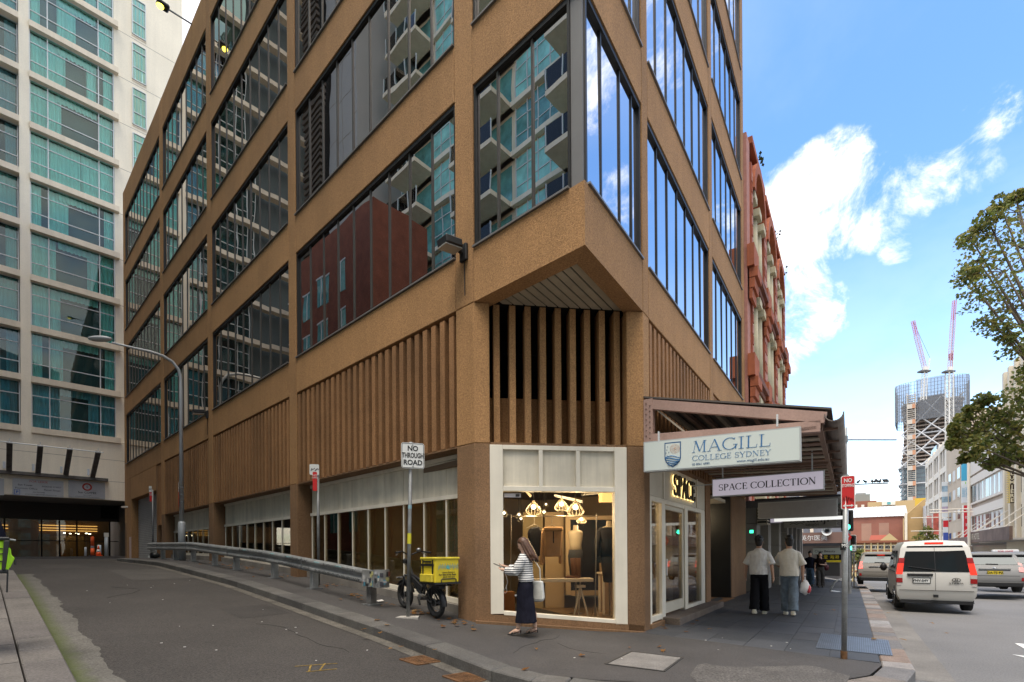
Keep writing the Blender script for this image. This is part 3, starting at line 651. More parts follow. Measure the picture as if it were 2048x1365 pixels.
MB().fbox(CF, C0, C1, -.3, -.02, 3.442, 3.47).build('ledge', m_brd, BB)
f = MB(); zb_ = .17
for a, b in ((.33, .5), (1.14, 1.36), (2.86, 3.12), (4.4, 4.79)): f.fbox(RF, a, b, -.16, -.03, zb_ - .25, 2.57)
f.fbox(RF, .33, 4.79, -.15, -.034, 2.5, 2.6); f.fbox(RF, .5, 1.14, -.15, -.034, zb_ - .05, zb_ + .06); f.fbox(RF, 3.12, 4.4, -.15, -.034, zb_ - .05, zb_ + .06)
sh2 = f.build('shopfront', m_wh, BB, bevel=.005)
m_cream = M('shopfront_cream', (.55, .5, .40), .65, noise=(2, .08))
MB().fbox(RF, .33, 4.79, -.15, -.03, 2.602, 3.32).build('fascia', m_cream, sh2)
for s in (1.2, 3.9): MB().fbox(RF, s, s + .06, -.03, -.005, 2.602, 3.32).build('fascia_batten', m_wh, sh2)
MB().fbox(RF, .5, 1.14, -.1, -.09, zb_ + .06, 2.5).build('pane', m_clr, sh2); MB().fbox(RF, 3.12, 4.4, -.1, -.09, zb_ + .06, 2.5).build('pane', m_clr, sh2)
dr = MB(); dr.fbox(RF, 1.37, 1.47, -.13, -.06, .2, 2.49); dr.fbox(RF, 2.74, 2.85, -.13, -.06, .2, 2.49); dr.fbox(RF, 1.47, 2.74, -.13, -.06, .2, .42); dr.fbox(RF, 1.47, 2.74, -.13, -.06, 2.4, 2.49)
dd = dr.build('door', m_cream, BB); MB().fbox(RF, 1.47, 2.74, -.1, -.09, .42, 2.4).build('pane', m_clr, dd)
MB().tube([RF.pt(1.44, -.03, 1.0), RF.pt(1.44, -.03, 1.35)], .014).build('handle', M('handle_steel', (.5, .5, .5), .3, .9), dd)
MB().fbox(RF, .3, 1.15, -.3, .02, -.35, .10).build('step', m_brd, BB); MB().fbox(RF, 1.16, 5.35, -.3, .32, -.35, .15).build('step', M('step_stone', (.13, .10, .078), .8, noise=(3, .25), speck=(40, .3)), BB, bevel=.01)
m_let = M('letter_black', (.02, .018, .015), .5); m_glow = lamp_mat('letter_glow', (1, .70, .26), .9)
serif(BB, 'SPACE', RF.pt(1.75, .02, 2.72), d1, .46, 1.75, m_let, ext=.045, name='shop_letters', kw=.75); serif(BB, 'SPACE', RF.pt(1.735, .004, 2.705), d1, .47, 1.78, m_glow, ext=.008, name='letter_backlight', kw=.9)
# dark entry beside the shop
m_ent = M('entry_tiles', (.028, .03, .032), .35, noise=(1.2, .2))
MB().fbox(RF, 5.3, 8.2, -1.9, -1.8, -.2, 3.3).build('entry_wall', m_ent, BB); MB().fbox(RF, 5.3, 5.36, -1.8, -.3, -.2, 3.3).build('entry_wall', m_ent, BB); MB().fbox(RF, 8.14, 8.19, -1.8, -.02, -.2, 3.3).build('entry_wall', m_ent, BB)
for r in range(5):
    for c in range(3): piece('tile', m_ent, BB, RF, 5.45 + c * .9, 6.33 + c * .9, -1.8, -1.78, .0 + r * .6, .59 + r * .6)
MB().fbox(RF, 5.36, 8.13, -1.79, -.9, 3.0, 3.1).build('entry_ceiling', m_ent, BB); MB().fbox(RF, 5.8, 7.4, -.9, -.02, 3.0, 3.1).build('entry_ceiling', m_cream, BB); MB().fbox(RF, 5.3, 8.2, -1.8, .1, -.3, .02).build('entry_floor', m_brd, BB)
# shop interior shell
i0, i1, i2, i3, i4 = A + cdir * .1 - cn * .2, B - cdir * .05 - cn * .2, Q(4.85, -.2, 0), Q(4.85, -5.2, 0), P(5.4, -.75, 0)
m_flr = M('shop_floor', (.20, .135, .085), .35, noise=(1, .1)); m_wall = M('shop_wall', (.42, .31, .19), .85, noise=(1.2, .06)); m_ceil = M('shop_ceiling', (.16, .11, .07), .9)
MB().slab([i0, i1, i2, i3, i4], .05, .14).build('shop_floor', m_flr, BB); MB().slab([i0, i1, i2, i3, i4], 3.2, 3.3).build('shop_ceiling', m_ceil, BB)
for p, q, nm in ((i2, i3, 'shop_wall'), (i3, i4, 'shop_wall')):
    MB().beam(Vector((p.x, p.y, 1.7)), Vector((q.x, q.y, 1.7)), .1, 3.0).build(nm, m_wall, BB)
# ================================================================== APARTMENT TOWER AT THE TOP OF THE LANE
d3 = Vector((.6985, .7157, 0)); n3 = Vector((.7157, -.6985, 0)); AF = Frame(Vector((-25.758, 33.0, 0)), d3, n3)
m_cr = M('cream_render', (.85, .77, .62), .85, noise=(.4, .05), speck=(25, .06), streak=.06); m_crd = M('cream_ledge', (.78, .68, .53), .85, noise=(.6, .08), streak=.12)
m_joint = M('joint_grey', (.26, .23, .19), .9); m_alu = M('white_aluminium', (.60, .62, .62), .45, .1)
m_teal = clear_glass('teal_glass', (.78, .93, .91), 1.0); m_teal2 = clear_glass('teal_glass_dark', (.62, .80, .80), 1.3)
m_cur = [M('aqua_curtain', (.50, .84, .80), .9), M('pale_curtain', (.52, .80, .74), .9), M('blue_curtain', (.32, .52, .60), .9)]
m_flat = M('flat_interior', (.10, .125, .13), .95)
AT = thing('apartment_tower', 'cream rendered apartment tower with aqua curtains at the top of the lane', 'building', AF.pt(0, 0, 1.4))
SILL = [9.25 + 3.04 * k for k in range(15)]
MB().fbox(AF, -4.71, -4.26, -.35, .10, 8.9, 53).build('pilaster', m_cr, AT)
MB().fbox(AF, -.225, 3.65, -.5, -.10, 8.9, 53).build('wall', m_cr, AT)
MB().fbox(AF, 3.25, 3.65, -9, -.5, 5, 53).build('wall', m_cr, AT)
MB().fbox(AF, -14, 3.6, -.9, -.86, 9, 53).build('room_back', m_flat, AT)
MB().fbox(AF, -14, .6, -.35, .10, 5.15, 8.9).build('base_wall', m_cr, AT); MB().fbox(AF, .6, 3.65, -.5, -.1, 1.2, 8.9).build('base_wall', m_cr, AT)
MB().fbox(AF, -14, 3.65, -9, -.5, 52.5, 53).build('roof', m_crd, AT)
for z in (6.35, 7.75): MB().fbox(AF, -14, .6, .10, .103, z, z + .02).build('wall_joint', m_joint, AT)
rw = random.Random(11)
def curtain(par, u0, u1, z0, z1, mat, v=-.42):
    n = max(6, int((u1 - u0) / .05)); mb = MB(); vs = []; ph = rw.uniform(0, 6)
    for i in range(n + 1):
        u = u0 + (u1 - u0) * i / n; dv = .055 * math.sin(i * 1.7 + ph) + .03 * math.sin(i * .9)
        vs += [AF.pt(u, v + dv * .6, z1), AF.pt(u + rw.uniform(-.01, .01), v + dv, z0)]
    mb.add(vs, [(2 * i, 2 * i + 1, 2 * i + 3, 2 * i + 2) for i in range(n)])
    return mb.build('curtain', mat, par, recalc=False)
def flat_window(u0, u1, z0, z1, cols, rows, k, state, v=-.12):
    f = MB(); fw = .05
    ue = [u0] + [u0 + (u1 - u0) * c for c in cols] + [u1]; ze = [z0] + [z0 + (z1 - z0) * c for c in rows] + [z1]
    for u in ue: f.fbox(AF, u - fw / 2, u + fw / 2, v - .04, v + .05, z0, z1)
    for i, z in enumerate(ze):
        for a, b in zip(ue, ue[1:]): f.fbox(AF, a + fw / 2, b - fw / 2, v - .035, v + .045, z - fw / 2 + .001, z + fw / 2 - .001)
    fr = f.build('window', m_alu, AT)
    for a, b in zip(ue, ue[1:]):
        for c, d in zip(ze, ze[1:]):
            piece('pane', m_teal if state != 'd' else m_teal2, fr, AF, a + fw / 2, b - fw / 2, v - .012, v, c + fw / 2, d - fw / 2)
    return fr
m_upg = tinted_mirror('upper_glass', (.45, .7, .72), .3)
for k, z in enumerate(SILL):
    zt = z + 2.69
    MB().fbox(AF, -4.26, -.02, -.3, .22, z - .35, z).build('ledge', m_crd, AT)
    MB().fbox(AF, -14, -4.71, -.3, .30, z - .35, z).build('ledge', m_crd, AT)
    if k < 10:
        fr = flat_window(-4.23, -.27, z + .03, zt, (.20, .81), (.30, .72), k, '')
        cs = rw.choice([0, 0, 0, 1])
        m = m_cur[2] if k == 0 else m_cur[cs]
        curtain(fr, -4.2, -3.45 - .3 * (k in (1, 4, 8)), z + .02, zt, m)
        if k in (5,): curtain(fr, -3.42, -1.9, z + .02, zt, m); curtain(fr, -1.88, -.3, z + .02, zt, m)
        elif k == 8: curtain(fr, -3.0, -2.1, z + .02, zt, m)
        else:
            w_ = [.45, .6, .5, .3, .9, .7, .6, .8, .6, .5][k]; curtain(fr, -3.4, -3.4 + w_, z + .02, zt, m)
            if k in (0, 7, 9, 3): curtain(fr, -1.6, -1.1, z + .02, zt, m)
        curtain(fr, -1.0 + .25 * (k % 3 == 1), -.3, z + .02, zt, m)
        if k != 5: curtain(fr, -3.0, -1.1, zt - .42, zt, m, v=-.36)
        fr = flat_window(-8.9, -4.76, z + .03, zt, (.22, .52, .80), (.30, .72), k, 'd', v=-.2)
        curtain(fr, -5.6 + .3 * (k % 2), -4.85, z + .02, zt, m_cur[rw.choice([0, 2, 0])])
        if k % 3 == 0: curtain(fr, -7, -5.6, z + .02, zt, m_cur[0])
        MB().fbox(AF, -.225, 3.65, -.10, -.097, z - .3, z - .275).build('wall_joint', m_joint, AT)
        if z < 50:
            MB().fbox(AF, .72, 1.53, -.101, -.07, z - .12, z - .02).build('ledge', m_crd, AT)
            fr = flat_window(.76, 1.49, z + .02, z + 2.45, (), (.34, .80), k, '', v=-.06); curtain(fr, .78, 1.47, z + .05, z + 2.4, m_cur[rw.choice([0, 0, 1])], v=-.08 - .03)
    else:
        u = MB().fbox(AF, -4.23, -.27, -.2, -.12, z + .03, zt); u.fbox(AF, -8.9, -4.76, -.2, -.15, z + .03, zt); u.fbox(AF, .76, 1.49, -.09, -.06, z, z + 2.4); u.build('upper_glazing', m_upg, AT)
# entrance under the tower
m_dk = M('dark_soffit', (.06, .055, .05), .8); m_warm = lamp_mat('warm_strip', (1, .55, .16), 1.1); m_eg = clear_glass('entrance_glass', (.55, .55, .50), 1.3)
MB().fbox(AF, -14, .6, -7, -.36, 5.15, 5.25).build('soffit', M('soffit_grey', (.24, .215, .19), .8), AT)
MB().fbox(AF, -14, .6, -4.9, -4.6, 4.0, 5.14).build('bulkhead', m_dk, AT)
MB().fbox(AF, -14, .6, -9.2, -9.0, 1.2, 5.1).build('lobby_wall', M('lobby_wall', (.16, .09, .04), .8, noise=(.7, .3)), AT); MB().fbox(AF, .45, .6, -9, -.4, 1.2, 5.14).build('lobby_side', m_dk, AT)
MB().fbox(AF, -14, .6, -9.2, -.3, 1.3, 1.5).build('lobby_floor', M('lobby_floor', (.12, .11, .10), .4), AT)
eg = MB()
for u in (-9, -7.3, -5.4, -3.65, -2.75, -1.85, -.05): eg.fbox(AF, u - .04, u + .04, -4.75, -4.65, 1.5, 4.0)
eg.fbox(AF, -14, .45, -4.76, -4.66, 2.55, 2.6)
eg = eg.build('entrance_screen', m_blk, AT)
for a, b in zip((-9, -7.3, -5.4, -3.65, -2.75, -1.85), (-7.3, -5.4, -3.65, -2.75, -1.85, -.05)): piece('pane', m_eg, eg, AF, a + .04, b - .04, -4.71, -4.7, 1.5, 4.0)
for u0, u1, z in ((-9, -5.2, 3.72), (-9, -5.2, 3.5), (-3.6, -.3, 3.8), (-3.6, -.3, 3.6), (-3.6, -.3, 3.42), (-9, -7, 3.3)): MB().fbox(AF, u0, u1, -8.9, -8.85, z, z + .05).build('strip_light', m_warm, AT)
m_dl = lamp_mat('downlight', (1, .9, .7), 9)
for u, v in ((-2.4, -6.2), (-1.7, -6.6), (-1.2, -6.2), (-2.0, -7.4), (-1.5, -8), (-.9, -7.4), (-5.9, -6.2), (-5.6, -6.6), (-7.3, -6.4)): MB().fbox(AF, u - .06, u + .06, v - .06, v + .06, 3.16, 3.2).build('downlight', m_dl, AT)
MB().fbox(AF, -3.6, -1.2, -7.8, -7.7, 1.5, 3.0).build('lobby_counter', M('timber_warm', (.32, .17, .05), .5, noise=(2, .2)), AT)
MB().fbox(AF, -5.3, -4.6, -7, -6.9, 1.5, 3.3).build('lobby_panel', M('lobby_ochre', (.36, .22, .05), .6), AT)
MB().fbox(AF, -.6, .35, -4.4, -4.3, 4.2, 5.1).build('hanging_sign', m_blk, AT)
# canopy frame with raised arms
m_cst = M('weathered_steel', (.13, .12, .11), .6, .3, noise=(4, .35))
cf = thing('canopy_frame', 'bare steel canopy frame with raised drilled arms on the apartment tower base', 'canopy', AF.pt(-3, .2, 6.4))
MB().fbox(AF, -14, -.72, .10, .42, 6.32, 6.5).build('plate_beam', m_cst, cf)
tops = []
for px, py in ((-45, 931), (18, 935.6), (75.4, 940), (130.7, 944), (183.8, 946)):
    u, z, _ = fit(AF, px, py); b0 = AF.pt(u, .3, 6.52); b1 = AF.pt(u + .0, 3.0, 7.72); MB().beam(b0, b1, .24, .14).build('arm', m_cst, cf)
    MB().beam(b0 + d3 * -.2 + Vector((0, 0, .1)), b0 + d3 * -.2 + Vector((0, 0, .5)), .03, .14).build('bracket', m_alu, cf); tops.append(b1)
    MB().tube([b1, b1 + Vector((0, 0, .22))], .015, 6).build('spigot', m_alu, cf)
MB().tube([tops[0] - d3 * 4, tops[-1] + d3 * .25], .03, 6).build('rail', m_alu, cf)
m_bd = M('board_grey', (.46, .47, .48), .5, noise=(2, .06)); m_rt = M('red_text', (.42, .05, .03), .6); m_kt2 = M('black_text', (.03, .03, .035), .6); m_bt = M('blue_text', (.03, .10, .42), .6)
def board(px0, px1, py0, py1, label):
    u0, z1, _ = fit(AF.shift(0, .12), px0, py0); u1, _, _ = fit(AF.shift(0, .12), px1, py0); z0 = fit(AF.shift(0, .12), px0, py1)[1]
    t = thing('sign_board', label, 'sign', AF.pt((u0 + u1) / 2, .13, (z0 + z1) / 2), 'advertising boards on the tower base')
    MB().fbox(AF, u0, u1, .105, .14, z0, z1).build('panel', m_bd, t, bevel=.004)
    return t, u0, u1, z0, z1
t, u0, u1, z0, z1 = board(25, 127, 956, 990, 'grey lease board with red heading and a blue parking symbol under the steel canopy')
H = z1 - z0; pt = lambda fx, fz: AF.pt(u0 + (u1 - u0) * fx, .142, z0 + H * fz)
text(t, 'FOR LEASE', pt(.5, .86), d3, .17, m_rt); text(t, 'Sun Tower', pt(.24, .62), d3, .14, m_kt2, bold=.002); text(t, 'ERSKINE STREET', pt(.76, .60), d3, .12, m_kt2)
text(t, 'Premium Office', pt(.26, .42), d3, .15, m_kt2); text(t, 'Retail Shops', pt(.77, .40), d3, .15, m_kt2); text(t, '(02) 92670988', pt(.5, .22), d3, .09, m_kt2); text(t, 'propertymanagement@sunbank.com.au', pt(.55, .10), d3, .085, m_kt2)
text(t, 'P', pt(.085, .18), d3, .2, m_bt, bold=.006)
for a, b, c, d in ((.03, .14, .03, .05), (.03, .14, .31, .33), (.03, .04, .05, .31), (.13, .14, .05, .31)): MB().fbox(AF, u0 + (u1 - u0) * a, u0 + (u1 - u0) * b, .141, .144, z0 + H * c, z0 + H * d).build('symbol_frame', m_bt, t)
t, u0, u1, z0, z1 = board(137, 210, 960, 995, 'grey coffee board with a round red emblem under the steel canopy'); H = z1 - z0
cc = pt(.5, .66); rg = [cc + d3 * (.2 * math.cos(x)) + Vector((0, 0, .2 * math.sin(x))) for x in [2 * math.pi * i / 20 for i in range(21)]]
MB().tube(rg, .045, 6, cap=False).build('emblem', m_rt, t); text(t, 'S', pt(.5, .66), d3, .2, m_kt2)
text(t, 'Sun COFFEE', pt(.5, .32), d3, .17, m_kt2, bold=.002); text(t, '0493 072 867', pt(.5, .17), d3, .07, m_kt2); text(t, 'suncoffeemanagement@sunbank.com.au', pt(.5, .08), d3, .07, m_kt2)
t, u0, u1, z0, z1 = board(-90, 8, 951, 986, 'grey board cut off by the left edge of the photo under the steel canopy'); H = z1 - z0; text(t, 'com.au', pt(.85, .1), d3, .08, m_kt2)

# ================================================================== BUILDINGS ACROSS THE LANE (seen mirrored in the bronze glass)
def across(name, label, a, b0, b1, ztop, mat, depth=8):
    F = Frame(A + d1 * a, d2, n2)            # v goes away from the lane
    t = thing(name, label, 'building', F.pt((b0 + b1) / 2, 1, 0)); MB().fbox(F, b0, b1, 0, depth, -.5, ztop).build('wall', mat, t); return t, F
m_brick = M('red_brick', (.20, .062, .035), .9, noise=(1.5, .2), speck=(30, .15)); m_conc2 = M('grey_panel', (.33, .32, .31), .85, noise=(.3, .06)); m_lou = M('bronze_louvre', (.085, .068, .055), .6)
m_tealop = M('teal_pane', (.10, .30, .30), .12, 0, .8, noise=(.9, .5)); m_tealcur = M('teal_pane_curtain', (.26, .62, .58), .3, 0, .6, noise=(1.2, .35)); m_bal = clear_glass('balcony_glass', (.55, .75, .75), 1.2)
t, F = across('mirrored_tower', 'cream balconied apartment tower across the lane, seen only mirrored in the bronze windows', -16.5, 5, 33.5, 62, m_crd)
wm, w2, lg, bg_, bl_, fm_ = MB(), MB(), MB(), MB(), MB(), MB()
for k in range(20):
    z = 1.6 + 3.05 * k
    lg.fbox(F, 4.9, 33.6, -.35, 0, z - .3, z)
    for q, b0 in enumerate((5.3, 12.8, 20.3, 27.8)):
        for j in range(4):
            x = b0 + j * .95; (w2 if (k * 7 + j * 3 + q) % 3 else wm).fbox(F, x, x + .88, -.08, -.01, z + .05, z + 2.6)
            fm_.fbox(F, x + .88, x + .95, -.12, -.01, z, z + 2.7)
        fm_.fbox(F, b0, b0 + 3.8, -.12, -.02, z + .85, z + .91); fm_.fbox(F, b0, b0 + 3.8, -.12, -.02, z + 1.9, z + 1.96)
        x = b0 + 4.0; bl_.fbox(F, x, x + 3.4, -1.9, -.01, z - .3, z - .02); wm.fbox(F, x + .2, x + 3.1, -.05, -.01, z + .05, z + 2.5)
        bg_.fbox(F, x, x + 3.4, -1.88, -1.86, z, z + 1.05)
        for j in range(4): fm_.fbox(F, x + j * 1.1, x + j * 1.1 + .05, -1.92, -1.84, z, z + 1.1)
wm.build('pane', m_tealop, t, kind='stuff'); w2.build('curtained_pane', m_tealcur, t, kind='stuff'); lg.build('ledge', m_cr, t); bl_.build('balcony_slab', m_crd, t, kind='stuff'); bg_.build('balcony_glass', m_bal, t, kind='stuff'); fm_.build('window_frame', m_alu, t, kind='stuff')
t, F = across('mirrored_brick_block', 'red brick block across the lane, seen only mirrored in the lower bronze windows', -10.2, 21.5, 32.8, 23, m_brick, 4)
w, fr_ = MB(), MB()
for k in range(6):
    for b in (24.6, 27.2, 30, 32): w.fbox(F, b, b + 1.1, -.02, .0, 3 + 3.1 * k, 4.9 + 3.1 * k); fr_.fbox(F, b - .08, b + 1.18, -.05, -.021, 4.9 + 3.1 * k, 5.0 + 3.1 * k); fr_.fbox(F, b + .5, b + .56, -.05, -.021, 3 + 3.1 * k, 4.9 + 3.1 * k)
w.build('pane', m_tealop, t, kind='stuff'); fr_.build('window_frame', m_alu, t, kind='stuff')
t, F = across('mirrored_grey_tower', 'plain grey panel tower across the lane, seen only mirrored in the bronze windows', -13.0, 28.2, 32.8, 62, m_conc2)
j_ = MB()
for k in range(20): j_.fbox(F, 28.2, 32.8, -.01, 0, 3.05 * k, 3.05 * k + .04)
for b in (29.4, 31.2): j_.fbox(F, b, b + .05, -.01, 0, 0, 62)
j_.build('wall_joint', m_joint, t, kind='stuff')
t, F = across('mirrored_louvre_tower', 'dark louvred service tower across the lane, seen only mirrored in the bronze windows', -12.6, 32.9, 36, 58, m_blk, 4)
j_ = MB()
for k in range(110): j_.fbox(F, 32.9, 36, -.25, 0, .5 + .52 * k, .5 + .52 * k + .26)
j_.build('louvre', m_lou, t, kind='stuff')
# unseen block added behind the camera, made tall to hold back low sky light
t = thing('sky_blocker', 'pale stone block added behind the camera to cut low sky light, mirrored in shop glass', 'building', Vector((4, -24, 0)))
MB().box(-22, 36, -40, -24, -1, 36).build('wall', M('sandstone', (.32, .27, .21), .9, noise=(.4, .15)), t)
w = MB()
for k in range(11):
    for i in range(14): w.box(-20 + 4 * i, -17.6 + 4 * i, -24.0, -23.95, .6 + 3.2 * k, 2.8 + 3.2 * k)
w.build('pane', m_tealop, t, kind='stuff')

# ================================================================== LEFT SIDE OF THE STREET BEYOND THE CORNER BUILDING

HB = thing('heritage_warehouse', 'ornate red brick warehouse with cream columns and brown cornices beyond the brown building', 'building', RF.pt(17, -1, 0))
m_hr = M('terracotta', (.36, .105, .045), .85, noise=(3, .2), streak=.2); m_hp = M('pink_brick', (.40, .19, .15), .9, noise=(6, .15)); m_hc = M('cream_stone', (.52, .45, .30), .85, noise=(2, .12), streak=.15); m_hb = M('brown_cornice', (.17, .065, .04), .85, noise=(2, .2)); m_bk2 = M('brick_red', (.30, .085, .045), .9, noise=(2, .2))
MB().fbox(RF, 10.95, 23.1, -8, -.35, -1, 17.0).build('wall', m_hc, HB)
MB().fbox(RF, 10.95, 11.6, -.35, .10, 3.4, 16.9).build('pier', m_hp, HB)
PS = [11.1, 14.9, 18.7, 22.4]
for i, s in enumerate(PS):
    pr = MB().fbox(RF, s + .5 * (i == 0), s + .75, -.34, .16, 3.4, 16.2).build('pier', m_bk2, HB)
    for r in range(30): piece('brick_course', m_hp if r % 2 else m_bk2, pr, RF, s + .5 * (i == 0) + .02, s + .73, .16, .185, 3.6 + r * .41, 3.6 + r * .41 + .34)
    for z in (8.0, 12.0):
        for j, (o_, h) in enumerate(((.10, 1.0), (.18, .7), (.28, .45))): MB().fbox(RF, s - .1, s + .85, .16, .16 + o_, z - 1.2 + j * .38, z - .85 + j * .38).build('corbel', m_hr, HB)
        MB().fbox(RF, s - .2, s + .95, .1, .34, z - .05, z + .75).build('pedestal', m_hr, HB)
for a, b in zip(PS, PS[1:]):
    s0, s1 = a + .75, b; mid = (s0 + s1) / 2
    for z in (7.9, 11.9): 
        MB().fbox(RF, s0, s1, -.35, .22, z, z + .22).build('cornice', m_hb, HB); MB().fbox(RF, s0, s1, -.35, .34, z + .22, z + .45).build('cornice', m_hb, HB); MB().fbox(RF, s0, s1, -.35, .14, z - .25, z).build('cornice', m_hc, HB)
    for z0, z1 in ((4.0, 7.4), (8.5, 11.4), (12.5, 15.0)):
        for f_ in (.12, .5, .88):
            c = s0 + (s1 - s0) * f_; MB().tube([RF.pt(c, -.05, z0), RF.pt(c, -.05, z1)], [.20, .16], 10).build('column', m_hc, HB, smooth=True)
            MB().fbox(RF, c - .3, c + .3, -.35, .24, z1, z1 + .28).build('capital', m_hc, HB); MB().fbox(RF, c - .27, c + .27, -.35, .22, z0 - .25, z0).build('column_base', m_hc, HB)
        for c0, c1 in ((.2, .42), (.58, .8)): MB().fbox(RF, s0 + (s1 - s0) * c0, s0 + (s1 - s0) * c1, -.36, -.33, z0, z1 - .1).build('window', m_tealop, HB)
    n = 12; R0, R1 = (s1 - s0) / 2 - .25, (s1 - s0) / 2 + .1; pl = []
    for i in range(n + 1): x = math.pi * i / n; pl.append((mid + R1 * math.cos(x), 15.3 + R1 * 1.0 * math.sin(x)))
    for i in range(n, -1, -1): x = math.pi * i / n; pl.append((mid + R0 * math.cos(x), 15.3 + R0 * 1.0 * math.sin(x)))
    m_ = MB()
    for i in range(n):
        q = [pl[i], pl[i + 1], pl[2 * n - i], pl[2 * n + 1 - i]]; m_.prism(RF, q, -.34, .26)
    m_.build('arch', m_hr, HB)
    MB().prism(RF, [(s0 - .1, 16.2), (s1 + .1, 16.2), (s1 + .1, 17.0), (mid + .6, 17.9), (mid - .6, 17.9), (s0 - .1, 17.0)], -.5, -.34).build('gable', m_bk2, HB)
    MB().fbox(RF, s0 - .2, s1 + .2, -.5, .2, 16.95, 17.2).build('coping', m_hr, HB)
for k, (s, z) in enumerate(((13, 17.1), (19.0, 17.1), (22.8, 17.1))):
    m_ = MB()
    for j in range(14):
        p = RF.pt(s + rw.uniform(-.3, .3), .1 + rw.uniform(-.2, .3), z + rw.uniform(-.1, .25)); q = Vector((rw.uniform(-1, 1), rw.uniform(-1, 1), rw.uniform(-1, 1))).normalized() * .08; r_ = q.cross(Vector((.3, .5, 1))).normalized() * .06
        m_.add([p - q, p + r_, p + q, p - r_], [(0, 1, 2, 3)])
    tag(m_.build('weed_tuft', M('weed_green', (.06, .09, .02), .8), None), 'small weed growing from the %s of the red brick warehouse parapet' % ('near end', 'middle', 'far end')[k], 'plant', 'weeds on the warehouse parapet')
for i in range(4): MB().tube([RF.pt(21.5, -.2, 17.6 - .18 * i), RF.pt(21.5, 1.6, 18.3 - .22 * i)], .012, 5).build('aerial', m_alu, HB)
m_gst = M('grey_stone', (.25, .24, .225), .8, noise=(1, .12))
for s in (12.2, 15.5, 19.5, 23.4): 
    for k in range(5): MB().fbox(RF, s, s + .9, -.3, .18, -.6 + k * .8, .19 + k * .8).build('stone_block', m_gst, HB, bevel=.01)
for s0, s1 in ((11.0, 12.2), (13.1, 15.5), (16.4, 19.5), (20.4, 23.4)): MB().fbox(RF, s0, s1, -.8, -.7, -.6, 3.4).build('shop_window', M('dim_shop', (.06, .055, .05), .3), HB)
ac = thing('louvred_vent', 'cream louvred vent box hung above the two walking men', 'vent', RF.pt(12.6, .35, 2.9)); MB().fbox(RF, 12.15, 13.0, .2, .55, 2.55, 3.2).build('casing', m_cream, ac)
for k in range(5): MB().fbox(RF, 12.18, 12.97, .55, .57, 2.6 + k * .115, 2.66 + k * .115).build('louvre', m_blk, ac); MB().fbox(RF, 12.1, 12.149, .22, .53, 2.6 + k * .115, 2.66 + k * .115).build('louvre', m_blk, ac)
SB = thing('grey_stone_building', 'low grey stone shop building at the far left corner of the street', 'building', RF.pt(30, -1, 0))
MB().fbox(RF, 24.25, 35.5, -8, -.3, -2, 8.5).build('wall', m_gst, SB)
for s in (24.3, 27.2, 30.2, 33.2, 35.0):
    for k in range(5): MB().fbox(RF, s, s + .7, -.3, .1, -1.2 + k * .9, -.31 + k * .9).build('stone_block', m_gst, SB, bevel=.01)
for s in (25.1, 28.1, 31.1): MB().fbox(RF, s, s + 2.0, -.28, -.25, -.5, 2.4).build('shop_window', M('dim_shop', (.06, .055, .05), .3), SB)
aw2 = thing('second_awning', 'flat grey street awning beyond the pink one over the far shops', 'awning', RF.pt(20, 1.5, 3.2))
MB().fbox(RF, 11.1, 35, -.2, 3.0, 3.22, 3.34).build('deck', M('awning_grey', (.30, .29, .28), .7), aw2)
MB().fbox(RF, 11.0, 11.09, .0, 3.05, 3.1, 3.36).build('fascia', M('fascia_dark', (.10, .10, .10), .6), aw2); MB().fbox(RF, 11.1, 35, 3.0, 3.08, 2.95, 3.4).build('fascia', M('fascia_pale', (.5, .5, .48), .6), aw2)
for k in range(9): MB().tube([RF.pt(11.3 + k * 2.6, .0, 3.16), RF.pt(11.3 + k * 2.6, 3.0, 3.16)], .04, 6).build('rib', m_alu, aw2)
# the shop corner across the side street
XF = Frame(RF.pt(43.0, 0, 0), n1, -d1)
CB = thing('corner_shop_building', 'blue-grey shop building across the side street with a brown lettered awning', 'building', XF.pt(0, 0, -1))
gz = -.95
MB().fbox(XF, -9, 2.9, -12, 0, gz - 1, 8.5).build('wall', M('blue_grey_wall', (.19, .21, .25), .8, noise=(.5, .1)), CB)
MB().fbox(XF, -9, 2.6, 0, .05, gz, 2.0).build('shop_wall', M('shop_grey', (.30, .27, .25), .8, noise=(.8, .15)), CB)
MB().fbox(XF, -9, 3.2, .06, 2.6, 2.2, 3.1).build('awning_board', M('brown_board', (.20, .12, .095), .7), CB)
m_wt = M('white_text', (.75, .75, .73), .6)
text(CB, 'beauty.com.au', XF.pt(-2.0, 2.61, 2.62), n1, .52, m_wt, align='RIGHT'); text(CB, '普英尔医美', XF.pt(-.9, 2.61, 2.62), n1, .5, m_wt, align='LEFT')
text(CB, 'M.J', XF.pt(-1.9, .1, 4.55), n1, .6, m_kt2); MB().fbox(XF, -3.6, -1.2, .02, .08, 4.1, 5.0).build('sign_panel', m_wh, CB)
ring = [XF.pt(-3.4 + .85 * math.cos(x), .12, 4.9 + .6 * math.sin(x)) for x in [2 * math.pi * i / 20 for i in range(20)]]; MB().add(ring, [tuple(range(20))]).build('round_sign', M('sign_red', (.55, .02, .02), .5), CB)
MB().fbox(XF, .4, 2.5, .06, .2, 1.25, 1.8).build('shop_sign', M('pale_green', (.42, .46, .42), .6), CB); text(CB, 'Class Beauty', XF.pt(1.3, .21, 1.5), n1, .3, m_kt2)
MB().fbox(XF, .7, 2.5, .06, .2, .75, 1.22).build('shop_sign', m_blk, CB); text(CB, '醉爱 海港', XF.pt(1.6, .21, .98), n1, .36, M('yellow_text', (.65, .50, .02), .6)); MB().fbox(XF, .9, 2.5, .06, .2, .55, .73).build('shop_sign', M('yellow_strip', (.65, .50, .02), .6), CB)
